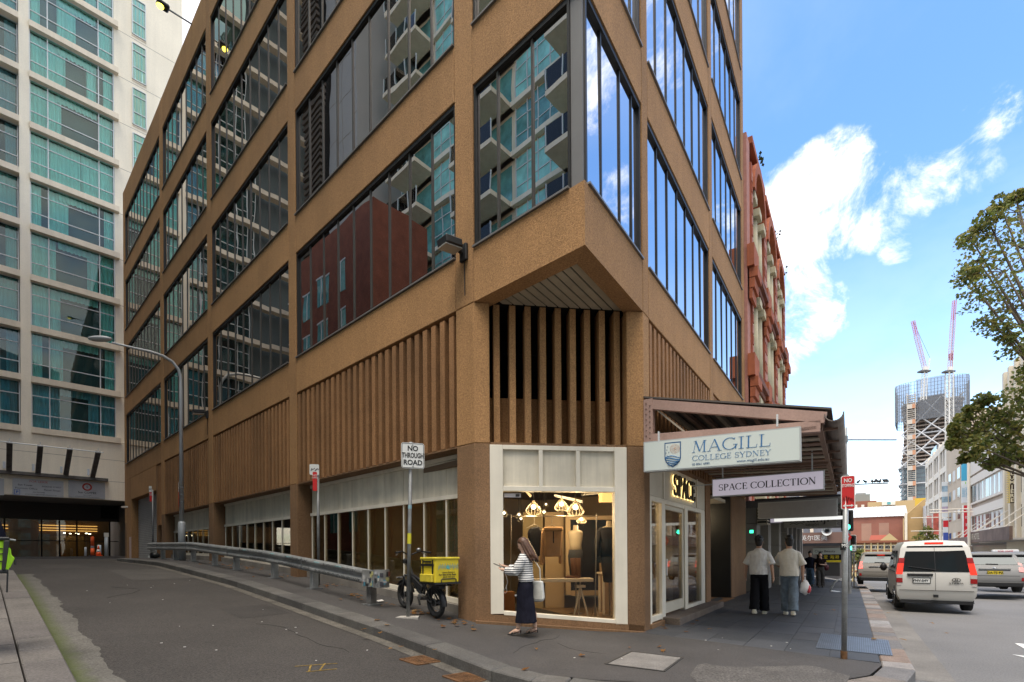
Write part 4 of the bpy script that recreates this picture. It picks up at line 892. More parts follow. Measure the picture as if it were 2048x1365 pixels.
MB().fbox(XF, .6, 2.4, .051, .08, gz + .3, .5).build('shop_window', M('dim_shop', (.06, .055, .05), .3), CB)
for i, x in enumerate((-.6, .2)):
    MB().fbox(XF, x, x + .25, .0, .2, 3.2, 6.5).build('downpipe', m_wh, CB)
MB().ball(XF.pt(-3.0, 2.2, 3.4), .3, nu=10, nv=6).build('camera_dome', m_wh, CB, smooth=True)
for x, z in ((1.35, 3.9), (1.55, 3.2)):
    sp = thing('horn_speaker', '%s grey horn loudspeaker above the brown lettered awning' % ('upper' if z > 3.5 else 'lower'), 'loudspeaker', XF.pt(x, 2.4, z), 'loudspeakers at the far corner')
    MB().tube([XF.pt(x, 2.9, z), XF.pt(x, 2.55, z), XF.pt(x, 2.2, z)], [.38, .16, .12], 14, cap=False).build('horn', m_alu, sp, smooth=True); MB().tube([XF.pt(x, 2.6, z), XF.pt(x, 2.2, z)], .13, 8).build('driver', m_kt2, sp); MB().tube([XF.pt(x, 2.3, z), XF.pt(x - .3, 1, z - .4)], .03, 5).build('bracket', m_alu, sp)
# ================================================================== END OF THE STREET
EF = Frame(RF.pt(140, 0, 0), n1, -d1); ez = -4.6
def eu(px, F=None): return fit(F or EF, px, 1080)[0]
def ezz(px, py, F=None): return fit(F or EF, px, py)[1]
YB = thing('striped_terrace', 'cream and brick striped federation terrace closing the end of the street', 'building', EF.pt(5, 0, ez))
ua, ub = eu(1660), eu(1815); zt = ezz(1740, 1086)
m_yc = M('cream_stucco', (.52, .40, .20), .85); m_yb = M('band_brick', (.26, .10, .055), .9)
MB().fbox(EF, ua, ub, -8, 0, ez - 2, zt).build('wall', m_yc, YB)
for k in range(9): MB().fbox(EF, ua, ub, 0, .04, ez + 1 + k * .85, ez + 1.32 + k * .85).build('brick_band', m_yb, YB)
MB().fbox(EF, ua - .3, ub + .3, -.2, .5, zt, zt + .5).build('cornice', m_yb, YB)
for px in (1718, 1731, 1744, 1757, 1770, 1783):
    u = eu(px)
    for y0, y1 in ((1091, 1099), (1107, 1116), (1125, 1140)):
        w = MB().fbox(EF, u - .75, u + .75, .04, .1, ezz(px, y1), ezz(px, y0)).build('window', m_wh, YB); piece('pane', M('dim_shop', (.06, .055, .05), .3), w, EF, u - .58, u + .58, .1, .12, ezz(px, y1) + .15, ezz(px, y0) - .15)
    MB().fbox(EF, u + .95, u + 1.25, .04, .3, ez, zt).build('pilaster', m_yc, YB)
MB().prism(EF, [(eu(1760), zt + .5), (eu(1796), zt + .5), (eu(1779), zt + 2.2)], -.2, .2).build('pediment', m_yc, YB)
EF2 = EF.shift(0, -10)
RBk = thing('brick_hall', 'red brick hall with a pale metal roof behind the striped terrace', 'building', EF2.pt(5, -2, ez))
ua, ub = eu(1600, EF2), eu(1806, EF2); z0 = ezz(1760, 1034, EF2); z1 = ezz(1770, 1010, EF2)
m_rb2 = M('hall_brick', (.27, .115, .085), .9, noise=(.3, .12)); m_rb3 = M('hall_brick_panel', (.33, .20, .15), .9, noise=(.3, .1)); m_tin = M('pale_tin', (.52, .53, .52), .5, .1, noise=(.5, .06))
MB().fbox(EF2, ua, ub, -12, 0, ez - 2, z0).build('wall', m_rb2, RBk)
rf_ = MB().prism(Frame(EF2.pt(ua, 0, 0), -EF2.v, EF2.u), [(-.4, z0), (6, z1), (12.5, z1), (12.5, z0)], 0, ub - ua + 1).build('roof', m_tin, RBk)
for k in range(26): u = ua + (ub - ua) * k / 26; MB().beam(EF2.pt(u, .4, z0 + .06), EF2.pt(u, -6, z1 + .06), .09, .09).build('roof_rib', m_tin, rf_)
for px in (1690, 1733, 1768): MB().fbox(EF2, eu(px - 10, EF2), eu(px + 10, EF2), 0, .06, z0 - 8, z0 - 1.6).build('brick_panel', m_rb3, RBk)
MB().prism(EF2, [(eu(1738, EF2), zt + .8), (eu(1781, EF2), zt + .8), (eu(1779, EF2), zt + 2), (eu(1741, EF2), zt + 2)], 2, 3).build('porch_roof', M('red_tin', (.45, .13, .10), .7), RBk)
BG = thing('ochre_gable_wall', 'ochre brick side wall with a white downpipe right of the brick hall', 'building', EF.pt(12, -3, ez))
MB().prism(EF2, [(eu(1808, EF2), ez - 1), (eu(1856, EF2), ez - 1), (eu(1856, EF2), ezz(1840, 1000, EF2)), (eu(1842, EF2), ezz(1840, 1004, EF2)), (eu(1812, EF2), ezz(1812, 1030, EF2)), (eu(1808, EF2), ezz(1808, 1032, EF2))], 0, 6).build('wall', M('ochre_brick', (.38, .25, .11), .9, noise=(.4, .1)), BG)
MB().fbox(EF2, eu(1805, EF2), eu(1810, EF2), 6, 6.4, ez, z0 + .4).build('downpipe', m_wh, BG)
EF3 = EF.shift(0, -45)
FB = thing('far_brick_flats', 'brown brick flats with a grey roof block above the brick hall', 'building', EF3.pt(0, 0, ez))
a3 = lambda x: eu(x, EF3); z3 = lambda x, y: ezz(x, y, EF3)
MB().fbox(EF3, a3(1690), a3(1754), -10, 0, ez, z3(1720, 1003)).build('wall', M('flats_brick', (.25, .10, .06), .9), FB); MB().fbox(EF3, a3(1706), a3(1741), -9, -.5, z3(1720, 1002.8), z3(1720, 989)).build('roof_block', M('flats_grey', (.22, .22, .19), .9), FB); MB().fbox(EF3, a3(1712), a3(1733), -8, -2, z3(1720, 988.8), z3(1720, 985)).build('roof_block', m_gst, FB)
for x in (1712, 1726, 1740): MB().fbox(EF3, a3(x - 3), a3(x + 3), 0, .1, z3(x, 1018), z3(x, 1010)).build('window', m_wh, FB)
OB = thing('ochre_parapet_building', 'ochre parapet building with a yellow end right of the brown flats', 'building', EF3.pt(30, 0, ez))
MB().fbox(EF3, a3(1735), a3(1826), 1, 6, ez, z3(1780, 1006)).build('wall', M('ochre_pale', (.48, .34, .17), .9), OB); MB().fbox(EF3, a3(1826), a3(1850), 1.5, 6, ez, z3(1840, 1000)).build('wall', M('yellow_end', (.60, .38, .05), .9), OB); MB().fbox(EF3, a3(1762), a3(1788), 6, 6.6, z3(1770, 1014), z3(1770, 1007)).build('roof_unit', m_wh, OB); MB().fbox(EF3, a3(1772), a3(1779), 6.6, 6.65, z3(1770, 1013), z3(1770, 1008)).build('vent', m_tealop, OB)
# ================================================================== RIGHT SIDE OF THE STREET
SF = Frame(n1 * 13.3, d1, -n1)
def su(px, F=None): return fit(F or SF, px, 1080)[0]
def sz(px, py, F=None): return fit(F or SF, px, py)[1]
gs = -1.5
m_hot = M('hotel_cream', (.62, .55, .43), .85, noise=(.4, .06)); m_beige = M('beige_render', (.46, .38, .29), .85, noise=(.3, .08)); m_strip = M('strip_panel', (.36, .29, .235), .8, noise=(.4, .1)); m_whb = M('white_precast', (.66, .61, .53), .8, noise=(.4, .06)); m_bli = M('white_blind', (.55, .55, .54), .7)
m_dwin = M('dark_window', (.045, .05, .055), .12, 0, .8)
HO = thing('cream_hotel', 'cream hotel with a vertical gold-lettered sign at the right edge of the photo', 'building', SF.pt(su(2030), -2, gs))
ua, ub = su(2190), su(2013); MB().fbox(SF, ua, ub, -9, 0, -3, 19.5).build('wall', m_hot, HO)
for px in (2016, 2027, 2040, 2056, 2075): u = su(px); MB().fbox(SF, u - .35, u + .35, 0, .3, 2.5, 19.6).build('pilaster', m_hot, HO)
for k in range(5):
    for px in (2021.5, 2033, 2047.5, 2065): u = su(px); w = MB().fbox(SF, u - .55, u + .55, .0, .05, 3.6 + 3.2 * k, 5.9 + 3.2 * k).build('window', m_hot, HO); piece('pane', m_dwin, w, SF, u - .45, u + .45, .05, .07, 3.7 + 3.2 * k, 5.8 + 3.2 * k)
for i in range(4): MB().tube([SF.pt(ub - 1.2 - i * .9, -1, 19.5), SF.pt(ub - 1.2 - i * .9, -1, 22)], .1, 6).build('antenna', m_alu, HO); MB().fbox(SF, ub - 1.4 - i * .9, ub - 1.0 - i * .9, -.9, -.7, 20.4, 22.2).build('antenna_panel', m_alu, HO)
ST = thing('strip_window_building', 'brown-grey building with two long bands of blinded windows beside the cream hotel', 'building', SF.pt(su(1975), -2, gs))
ua, ub = su(2012.5), su(1939); MB().fbox(SF, ua, ub, -9, -.3, -3, 16.5).build('wall', m_strip, ST)
za = [sz(1944, y) for y in (1062, 1033, 1006, 970)]
m_wband = M('pale_band', (.60, .55, .49), .8)
for z0, z1 in ((za[0], za[1]), (za[2], za[3])):
    MB().fbox(SF, ua, ub, -.3, .0, z1, z1 + 1.0).build('band', m_wband, ST); MB().fbox(SF, ua, ub, -.3, -.02, z0 - .25, z0).build('band', m_wband, ST)
    n = 9
    for i in range(n):
        a, b = ua + .3 + (ub - ua - .6) * i / n, ua + .3 + (ub - ua - .6) * (i + 1) / n; w = MB().fbox(SF, a, b, -.29, -.22, z0 + .003, z1 - .003).build('window', m_wband, ST)
        piece('blind', m_bli if i % 4 else m_dwin, w, SF, a + .12, b - .9, -.22, -.2, z0 + .1, z1 - .1); piece('pane', m_dwin, w, SF, b - .88, b - .1, -.22, -.2, z0 + .1, z1 - .1)
MB().fbox(SF, ua, ub, -.3, -.05, za[3] + 1.3, 16.5).build('upper_panel', m_wband, ST)
MB().fbox(SF, ua + .2, ub - .2, -.29, -.26, -1, 2.4).build('shop_window', M('dim_shop', (.06, .055, .05), .3), ST)
BE = thing('beige_building', 'beige rendered building with small square windows between the banners', 'building', SF.pt(su(1915), -2, gs))
ua, ub = su(1938.5), su(1894); MB().fbox(SF, ua, ub, -9, 0, -4, 20.5).build('wall', m_beige, BE)
for y0, y1 in ((1062, 1085), (1018, 1042), (975, 1000), (935, 962)):
    for a in range(4):
        u = ua + 2 + a * (ub - ua - 3) / 4; w = MB().fbox(SF, u, u + 2.6, 0, .04, sz(1915, y1), sz(1915, y0)).build('window', m_beige, BE); piece('pane', m_dwin if a % 2 else m_bli, w, SF, u + .2, u + 2.4, .04, .06, sz(1915, y1) + .2, sz(1915, y0) - .2)
WF = thing('white_framed_building', 'white precast building with a grid of tall windows right of the construction tower', 'building', SF.pt(su(1870), -2, gs))
ua, ub = su(1893.5), su(1850); MB().fbox(SF, ua, ub, -12, -.4, -4, 20.6).build('wall', m_whb, WF)
n = 11
for i in range(n + 1): u = ua + (ub - ua - .4) * i / n; MB().fbox(SF, u, u + .6 if i % 3 else u + 1.2, -.4, -.18 if i % 3 else -.02, 3, 20.6).build('pier', m_whb, WF)
for k in range(5): MB().fbox(SF, ua, ub, -.4, -.1, 3 + k * 4.0, 4.0 + k * 4.0).build('floor_band', m_whb, WF)
for k in range(4):
    for i in range(n): u = ua + (ub - ua - .4) * i / n; piece('window', m_dwin, WF, SF, u + .65, u + (ub - ua - .4) / n, -.4, -.36, 4.05 + 4 * k, 6.95 + 4 * k)
MB().fbox(SF, ub - 9, ub - 1, -6, -1, 20.6, 22.6).build('roof_box', m_dwin, WF)
BW = thing('white_rear_building', 'white rooftop block rising behind the tree and the beige building', 'building', SF.pt(su(1905), -14, gs)); MB().fbox(SF, su(1925), su(1890), -22, -12, 0, 27).build('wall', m_whb, BW)
PR = thing('pale_low_building', 'low pale building between the white building and the ochre gable', 'building', SF.pt(su(1840), -2, gs)); MB().fbox(SF, su(1848.5), su(1832), -10, -1, -4, 12).build('wall', M('pale_render', (.45, .45, .46), .8), PR)
for i in range(3): piece('window', m_dwin, PR, SF, su(1848) + 3 + i * 8, su(1848) + 8 + i * 8, -1, -.95, 3, 8)
# awnings on the right
for (pa, pb, y0, y1, lab, txt_) in ((2120, 2009, 1062, 1084, 'brown hotel awning board with worn lettering below the vertical sign', 'STAR HOTEL'), (2008, 1957, 1075, 1090, 'brown weathered awning board beside the hotel awning', 'Ango')):
    ua, ub = su(pa), su(pb); xm = (min(pa, 2040) + pb) / 2; zb0, zb1 = sz(xm, y1), sz(xm, y0)
    t = thing('awning', lab, 'awning', SF.pt((ua + ub) / 2, 1, zb0)); MB().fbox(SF, ua, ub, 2.6, 2.8, zb0, zb1).build('board', M('awning_brown', (.16, .105, .08), .8, noise=(1, .3)), t)
    MB().fbox(SF, ua, ub, 0, 2.59, zb0, zb0 + .15).build('deck', M('awning_under', (.40, .38, .35), .8), t); MB().fbox(SF, ub - .15, ub, .0, 2.6, zb0 + .15, zb1).build('end_board', M('awning_brown', (.16, .105, .08), .8), t)
    text(t, txt_, SF.pt(su(xm), 2.81, (zb0 + zb1) / 2), -d1, (zb1 - zb0) * .8, M('worn_cream', (.50, .45, .36), .8))
    for i in range(3): u = ua + (ub - ua) * (i + .5) / 3; MB().tube([SF.pt(u, .1, zb1 + 2.2), SF.pt(u, 2.6, zb1)], .04, 5).build('tie_rod', m_whb, t)
def banner(name, px0, px1, y0, y1, pole, label, cat, panels, posts=True):
    u = su(pole); NF = Frame(SF.pt(u, 0, 0), -n1, -d1); a, b = fit(NF, px1, 1000)[0], fit(NF, px0, 1000)[0]; z0, z1 = fit(NF, (px0 + px1) / 2, y1)[1], fit(NF, (px0 + px1) / 2, y0)[1]
    t = thing(name, label, cat, NF.pt((a + b) / 2, 0, z0))
    for f0, f1, mat in panels: MB().fbox(NF, a, b, -.08, .08, z0 + (z1 - z0) * f0, z0 + (z1 - z0) * f1 - .01).build('panel', mat, t)
    return t, NF, a, b, z0, z1
c_teal = M('banner_teal', (.05, .33, .52), .6); c_w = M('banner_white', (.62, .66, .68), .6); c_red = M('banner_red', (.55, .02, .03), .6); c_blu = M('banner_blue', (.05, .09, .36), .6); c_brn = M('sign_brown', (.045, .025, .012), .6); c_gold = M('sign_gold', (.70, .55, .22), .5); c_pic = M('banner_sea', (.25, .36, .45), .6, noise=(.8, .5)); c_pic2 = M('banner_violet', (.36, .30, .40), .6, noise=(1.2, .5))
t, NF, a, b, z0, z1 = banner('centre_sign', 1923, 1938, 927, 1006, 1939, 'tall teal and white vertical sign of a shopping centre on the beige building', 'sign', ((0, .55, c_w), (.56, 1, c_teal)))
text(t, 'SUSSEX', NF.pt((a + b) / 2 + .22 * (b - a), .09, z0 + (z1 - z0) * .26), Vector((0, 0, 1)), (b - a) * .5, c_teal, up=-n1); text(t, 'CENTRE', NF.pt((a + b) / 2 - .24 * (b - a), .09, z0 + (z1 - z0) * .26), Vector((0, 0, 1)), (b - a) * .5, c_teal, up=-n1)
MB().fbox(NF, a + .3, a + .5 * (b - a), .08, .1, z0 + (z1 - z0) * .47, z0 + (z1 - z0) * .53).build('emblem', M('leaf_green', (.2, .5, .05), .6), t)
t, NF, a, b, z0, z1 = banner('picture_banner', 1884, 1896, 964, 1035, 1896, 'narrow white banner with sea pictures on the pole before the white building', 'banner', ((0, .12, c_w), (.12, .3, c_pic2), (.3, .42, c_w), (.42, .58, c_pic), (.58, .72, c_w), (.72, .88, c_pic), (.88, 1, c_w)))
t, NF, a, b, z0, z1 = banner('red_banner', 1927, 1941, 1011, 1093, 1942, 'long red vertical shop sign with white Chinese characters below the teal sign', 'sign', ((0, 1, c_red),))
for i, ch in enumerate('大四喜酒樓'): text(t, ch, NF.pt((a + b) / 2, .09, z1 - (z1 - z0) * (.12 + .18 * i)), n1 * 1.0, (b - a) * .62, m_wt)
MB().fbox(NF, a - .12, a, -.1, .1, z0, z1).build('edge_trim', m_wt, t); MB().fbox(NF, b, b + .12, -.1, .1, z0, z1).build('edge_trim', m_wt, t)
t, NF, a, b, z0, z1 = banner('flag_banner', 1886, 1896, 1037, 1081, 1897, 'narrow red white and blue banner under the picture banner', 'banner', ((0, .35, c_blu), (.35, .6, c_w), (.6, .9, c_red), (.9, 1, c_w)))
t, NF, a, b, z0, z1 = banner('red_poster', 1866, 1877, 1027, 1070, 1878, 'faded red poster sign with a dark figure, right of the pair by the small tree', 'sign', ((0, 1, M('poster_red', (.45, .10, .07), .7, noise=(1, .5))),))
t, NF, a, b, z0, z1 = banner('red_poster', 1853, 1863, 1032, 1070, 1864, 'faded red poster sign with pale lettering, left of the pair by the small tree', 'sign', ((0, 1, M('poster_pink', (.48, .20, .17), .7, noise=(1, .4))),))
t, NF, a, b, z0, z1 = banner('vertical_sign', 2016.5, 2031, 942, 1007, 2032, 'vertical brown sign with bulb border and gold letters on the cream hotel', 'sign', ((0, 1, c_brn),))
for i, ch in enumerate('LUMIÈRE'): text(t, ch, NF.pt((a + b) / 2, .09, z1 - (z1 - z0) * (.085 + .138 * i)), n1, (z1 - z0) * .155, M('pale_gold', (.80, .72, .52), .5), bold=.012)
for s_, e_ in ((a, a + .1), (b - .1, b)):
    MB().fbox(NF, s_, e_, .08, .12, z0, z1).build('gold_border', c_gold, t)
for i in range(14): MB().ball(NF.pt(b + .05, .0, z0 + (z1 - z0) * (i + .5) / 14), .07, nu=6, nv=4).build('bulb', c_gold, t)
# white street poles with tube arms on the right footpath
for i, (px, y, ytop, lab, arms) in enumerate(((1938, 1095, 925, 'tall white street pole beside the red vertical sign', (1018, 1024)), (1881, 1090, 1000, 'white street pole with twin tube arms left of the flag banner', (1035, 1062)))):
    u = su(px); v = 3.0; Fp = SF.shift(0, 3.0); uu = fit(Fp, px, 1050)[0]; zt = fit(Fp, px, ytop)[1]
    t = thing('street_pole', lab, 'pole', Fp.pt(uu, 0, -1.5), 'white poles on the right footpath'); MB().tube([Fp.pt(uu, 0, -1.6), Fp.pt(uu, 0, zt)], .13, 8).build('shaft', m_whb, t)
    for y_ in arms: z = fit(Fp, px, y_)[1]; MB().tube([Fp.pt(uu, -.3, z), Fp.pt(uu, 3.2, z + .05)], .06, 6).build('arm', m_whb, t)

# ================================================================== FAR TOWER UNDER CONSTRUCTION AND ITS CRANES
DT = 340.0
def far(px, py, D=DT): r = ray(px, py); return Vector((r.x * D, D, HC + r.z * D))
vr = Vector((ray(1865, 1100).x, 1, 0)).normalized(); TF = Frame(Vector((ray(1865, 1100).x * DT, DT, 0)), Vector((vr.y, -vr.x, 0)), -vr)
CT = thing('construction_tower', 'tall glass and steel tower under construction wrapped in scaffolding screens', 'building', TF.o)
X = lambda px: fit(TF, px, 900)[0]
Z = lambda py: fit(TF, 1865, py)[1]
def round_rect(x0, x1, y0, y1, r=7, n=4):
    out = []
    for cx, cy, a0 in ((x1 - r, y1 - r, 0), (x0 + r, y1 - r, 90), (x0 + r, y0 + r, 180), (x1 - r, y0 + r, 270)):
        for i in range(n + 1): t_ = rad(a0 + 90 * i / n); out.append(TF.pt(cx + r * math.cos(t_), cy + r * math.sin(t_), 0))
    return out
m_ctg = M('tower_glass', (.10, .16, .18), .15, 0, .8, noise=(.15, .5)); m_slab_ = M('tower_slab', (.36, .29, .24), .9, noise=(.1, .25)); m_core = M('tower_core', (.15, .135, .125), .9, noise=(.15, .3)); m_brace = M('tower_brace', (.56, .56, .56), .6); m_scr = M('screen_bar', (.12, .135, .155), .6); m_org = M('hoist_orange', (.50, .25, .14), .8); m_hoist = M('hoist_cream', (.50, .45, .38), .8)
x0, x1 = X(1797), X(1935); y0, y1 = -24, 8
z_gl = Z(932)
MB().slab(round_rect(x0 + 1, x1 - 1, y0 + 1, y1 - 1), 0, z_gl).build('glass_body', m_ctg, CT)
mb = MB(); z = 2
while z < z_gl: mb.slab(round_rect(x0 + .6, x1 - .6, y0 + .6, y1 - .6), z, z + .45); z += 2.9
mb.build('floor_line', m_scr, CT, kind='stuff'); mb = MB()
for i in range(36): u = x0 + 2 + (x1 - x0 - 4) * i / 35; mb.fbox(TF, u, u + .22, y1 - .9, y1 - .5, 0, z_gl)
mb.build('glazing_bar', m_scr, CT, kind='stuff')
for i in range(7): MB().tube([TF.pt(x0 + .5 + i * .6, y1 - 3, Z(1003) + i * 4), TF.pt(x0 + 4 - i * .4, y1 - .4, Z(1003) + i * 4 + 5)], .3, 5).build('brace', m_brace, CT)
for zz in (Z(1003), Z(968), Z(934)): MB().slab(round_rect(x0 - .3, x1 + .3, y0 - .3, y1 + .3), zz, zz + .8).build('white_band', m_brace, CT)
MB().slab(round_rect(x0 + 6, x1 - 6, y0 + 7, y1 - 7), z_gl, Z(800)).build('core', m_core, CT)
z = z_gl + 1; k = 0
while z < Z(800):
    w_ = .8 + 2.0 * abs(math.sin((z - z_gl) / 15)); MB().slab(round_rect(x0 + w_, x1 - w_, y0 + w_, y1 - w_), z, z + .8).build('floor_slab', m_slab_ if k % 4 else m_brace, CT)
    for i in range(9): u = x0 + 4 + (x1 - x0 - 8) * i / 8; piece('prop', m_core, CT, TF, u, u + .35, y1 - 3.4, y1 - 3, z + .8, z + 2.6)
    z += 2.6; k += 1
zs = [z_gl, Z(900), Z(868), Z(838), Z(800)]
for za_, zb_2 in zip(zs, zs[1:]):
    for i in range(3):
        ua_, ub_ = x0 + 2 + (x1 - x0 - 4) * i / 3, x0 + 2 + (x1 - x0 - 4) * (i + 1) / 3
        MB().tube([TF.pt(ua_, y1 + .3, za_), TF.pt(ub_, y1 + .3, zb_2)], .5, 5).build('brace', m_brace, CT); MB().tube([TF.pt(ub_, y1 + .6, za_), TF.pt(ua_, y1 + .6, zb_2)], .4, 5).build('brace', m_brace, CT)
# screens round the top
sx0, sx1 = X(1791), X(1940); zt0, zt1 = Z(842), Z(765); mb = MB(); rim = round_rect(sx0, sx1, y0 - 2, y1 + 2, 9, 5)
for i, p in enumerate(rim):
    q = rim[(i + 1) % len(rim)]; n = max(2, int((q - p).length / 1.7))
    for j in range(n): g_ = p.lerp(q, j / n); mb.box(g_.x - .1, g_.x + .1, g_.y - .1, g_.y + .1, zt0, zt1 - (3 if (j * 7 + i) % 9 == 0 else 0))
    for zz in [zt0 + (zt1 - zt0) * r / 11 for r in range(12)]: mb.beam((p.x, p.y, zz), (q.x, q.y, zz), .16, .16)
mb.build('screen_frame', m_scr, CT, kind='stuff')
sm = bpy.data.materials.new('screen_mesh'); sm.use_nodes = True; t2 = sm.node_tree; t2.nodes.clear(); tr_ = nd(t2, 'ShaderNodeBsdfTransparent'); df_ = nd(t2, 'ShaderNodeBsdfDiffuse'); df_.inputs[0].default_value = (.22, .23, .245, 1); mx_ = nd(t2, 'ShaderNodeMixShader'); mx_.inputs[0].default_value = .34; t2.links.new(tr_.outputs[0], mx_.inputs[1]); t2.links.new(df_.outputs[0], mx_.inputs[2]); oo = nd(t2, 'ShaderNodeOutputMaterial'); t2.links.new(mx_.outputs[0], oo.inputs[0])
for pa, pb, yt_ in ((1793, 1822, 768), (1833, 1892, 762), (1904, 1938, 768)): MB().fbox(TF, X(pa), X(pb), y1 + 2.2, y1 + 2.35, zt0, Z(yt_)).build('screen_panel', sm, CT)
MB().fbox(TF, X(1836), X(1890), y1 - 3, y1 - 1, Z(842), Z(796)).build('inner_deck', m_core, CT)
hx0, hx1 = X(1816), X(1832)
for u in (hx0, hx1): MB().fbox(TF, u - .2, u + .2, y1 + 4, y1 + 4.4, 0, Z(788)).build('hoist_rail', m_hoist, CT)
k = 0; z = Z(1003)
while z < Z(792):
    MB().fbox(TF, hx0, hx1, y1 + 3, y1 + 4.3, z, z + .3).build('hoist_deck', m_hoist, CT)
    if k % 8 == 0: MB().fbox(TF, hx0, X(1826), y1 + 3, y1 + 4.5, z, z + 3).build('hoist_cabin', m_hoist, CT); MB().fbox(TF, X(1826), hx1, y1 + 3, y1 + 4.5, z, z + 3).build('hoist_cabin', m_org, CT)
    z += 1.3; k += 1
m_mast = M('crane_white', (.62, .60, .55), .6); m_jib = M('crane_red', (.52, .34, .40), .6); m_jibr = M('crane_tip_red', (.50, .10, .12), .6)
def lattice(mb, p, q, w, n):
    p, q = Vector(p), Vector(q); d = (q - p); L = d.length; d.normalize(); s = d.cross(Vector((0, 1, 0))).normalized(); t_ = Vector((0, 1, 0)); cs = [(s * a + t_ * b) * w / 2 for a, b in ((-1, -1), (1, -1), (1, 1), (-1, 1))]
    for c in cs: mb.beam(p + c, q + c, w * .13, w * .13)
    for i in range(n):
        for j in range(4): a, b = cs[j], cs[(j + 1) % 4]; f0, f1 = L * i / n, L * (i + 1) / n; mb.beam(p + a + d * f0, p + b + d * f1, w * .06, w * .06); mb.beam(p + a + d * f1, p + b + d * f1, w * .06, w * .06)
    return mb
for i, (bx_, yb, yt, tip, lab) in enumerate((((1847, 1850), 800, 745, (1826, 643), 'left luffing crane with a shorter jib leaning left above the tower'), ((1898, 1899), 1005, 746, (1909, 602), 'right luffing crane on a tall white lattice mast with a jib leaning right'))):
    yv = DT - 22 - i * 4; Xc = lambda px: ray(px, 800).x * yv
    Zc = lambda py: HC + ray(1870, py).z * yv
    t = thing('tower_crane', lab, 'crane', Vector((Xc(bx_[0]), yv, Zc(yb))), 'cranes on the far tower')
    top = Vector((Xc(bx_[1]), yv, Zc(yt))); lattice(MB(), (Xc(bx_[0]), yv, Zc(yb)), top, 2.8 if i else 2.0, 26 if i else 8).build('mast', m_mast, t)
    MB().box(top.x - 3.6, top.x + 2.6, yv - 1.6, yv + 1.6, top.z, top.z + 1.0).build('machine_deck', M('crane_dark', (.10, .10, .10), .7), t); MB().box(top.x - 1.5, top.x + .5, yv - 1.8, yv - .2, top.z + 1.02, top.z + 3.2).build('cab', m_mast, t)
    r_ = ray(*tip); tp = Vector((r_.x * yv, yv, HC + r_.z * yv)); mid = top.lerp(tp, .72); b0 = top + Vector((.3, 0, 1)); 
    lattice(MB(), b0, mid, 1.7, 18).build('jib', m_jib, t); lattice(MB(), mid, tp, 1.4, 8).build('jib_tip', m_jibr, t)
    af = top + Vector((3.4 if i == 0 else 2.0, 0, 9 if i == 0 else 14)); MB().beam(top + Vector((2, 0, 1)), af, .5, .5).build('a_frame', m_mast, t); MB().tube([af, tp], .12, 4).build('pendant_cable', m_scr, t)
    MB().box(top.x + .2, top.x + 2.2, yv - .6, yv + .6, top.z + 8, top.z + 12).build('counterweight', M('crane_panel', (.30, .12, .16), .7), t) if i else None

# ================================================================== PINK STREET AWNING AND ITS SIGNS
m_pk = M('awning_pink', (.37, .24, .195), .6, noise=(1.5, .12), speck=(30, .08)); m_pkd = M('awning_brown_steel', (.20, .125, .09), .7, noise=(1.5, .25)); m_deck = M('awning_sheet', (.33, .28, .215), .8, noise=(.6, .2)); m_deckd = M('awning_roofing', (.10, .085, .075), .8)
AW = thing('street_awning', 'pink steel framed street awning over the footpath beside the corner shop', 'awning', RF.pt(5, 1.4, 3.5))
S1 = 10.85
for s in (.06, 3.6, 7.2, 10.8):
    m = m_pk if s < 1 else m_pkd
    MB().beam(RF.pt(s, .02, 4.26), RF.pt(s, 2.87, 3.55), .12, .17).build('top_chord', m, AW); MB().beam(RF.pt(s, .02, 3.60), RF.pt(s, 2.80, 3.43), .12, .17).build('bottom_chord', m, AW); MB().fbox(RF, s - .07, s + .07, 0, .17, 3.50, 4.33).build('wall_post', m, AW)
    MB().beam(RF.pt(s + .02, .2, 4.15), RF.pt(s + .02, .75, 3.62), .03, .03).build('tie', m_deck, AW)
bolts = MB()
for k in range(7): bolts.ball(RF.pt(-.02, .12, 3.6 + .1 * k), .014, nu=6, nv=4); bolts.ball(RF.pt(-.02, .05, 3.65 + .1 * k), .014, nu=6, nv=4)
bolts.build('bolt', m_pkd, AW, kind='stuff')
MB().add([RF.pt(0, 0, 4.37), RF.pt(S1, 0, 4.37), RF.pt(S1, 2.95, 3.66), RF.pt(0, 2.95, 3.66), RF.pt(0, 0, 4.40), RF.pt(S1, 0, 4.40), RF.pt(S1, 2.95, 3.69), RF.pt(0, 2.95, 3.69)], [(0, 1, 2, 3), (4, 7, 6, 5), (0, 4, 5, 1), (1, 5, 6, 2), (2, 6, 7, 3), (3, 7, 4, 0)]).build('roof_sheet', m_deckd, AW)
for k in range(9):
    v = .25 + k * .31; zz = 4.36 - v * .2414 - .06; MB().beam(RF.pt(.15, v, zz), RF.pt(S1 - .1, v, zz), .07, .09).build('purlin', m_pkd if k % 3 else m_deck, AW)
for k in range(22):
    s = .4 + k * .48
    if min(abs(s - q) for q in (.06, 3.6, 7.2, 10.8)) > .15: MB().beam(RF.pt(s, .1, 3.54), RF.pt(s, 2.75, 3.40), .24, .02).build('ceiling_slat', m_deck if k % 2 else m_pkd, AW)
MB().beam(RF.pt(.1, 2.78, 3.50), RF.pt(S1, 2.78, 3.50), .08, .2).build('edge_beam', m_pkd, AW)
gut = MB(); rings = []
for s in (-.02, S1):
    rg = [RF.pt(s, 2.98 + .13 * math.cos(x), 3.60 + .13 * math.sin(x)) for x in [math.pi + math.pi * i / 10 for i in range(11)]] + [RF.pt(s, 2.98 + .115 * math.cos(x), 3.60 + .115 * math.sin(x)) for x in [2 * math.pi - math.pi * i / 10 for i in range(11)]]
    rings.append(rg)
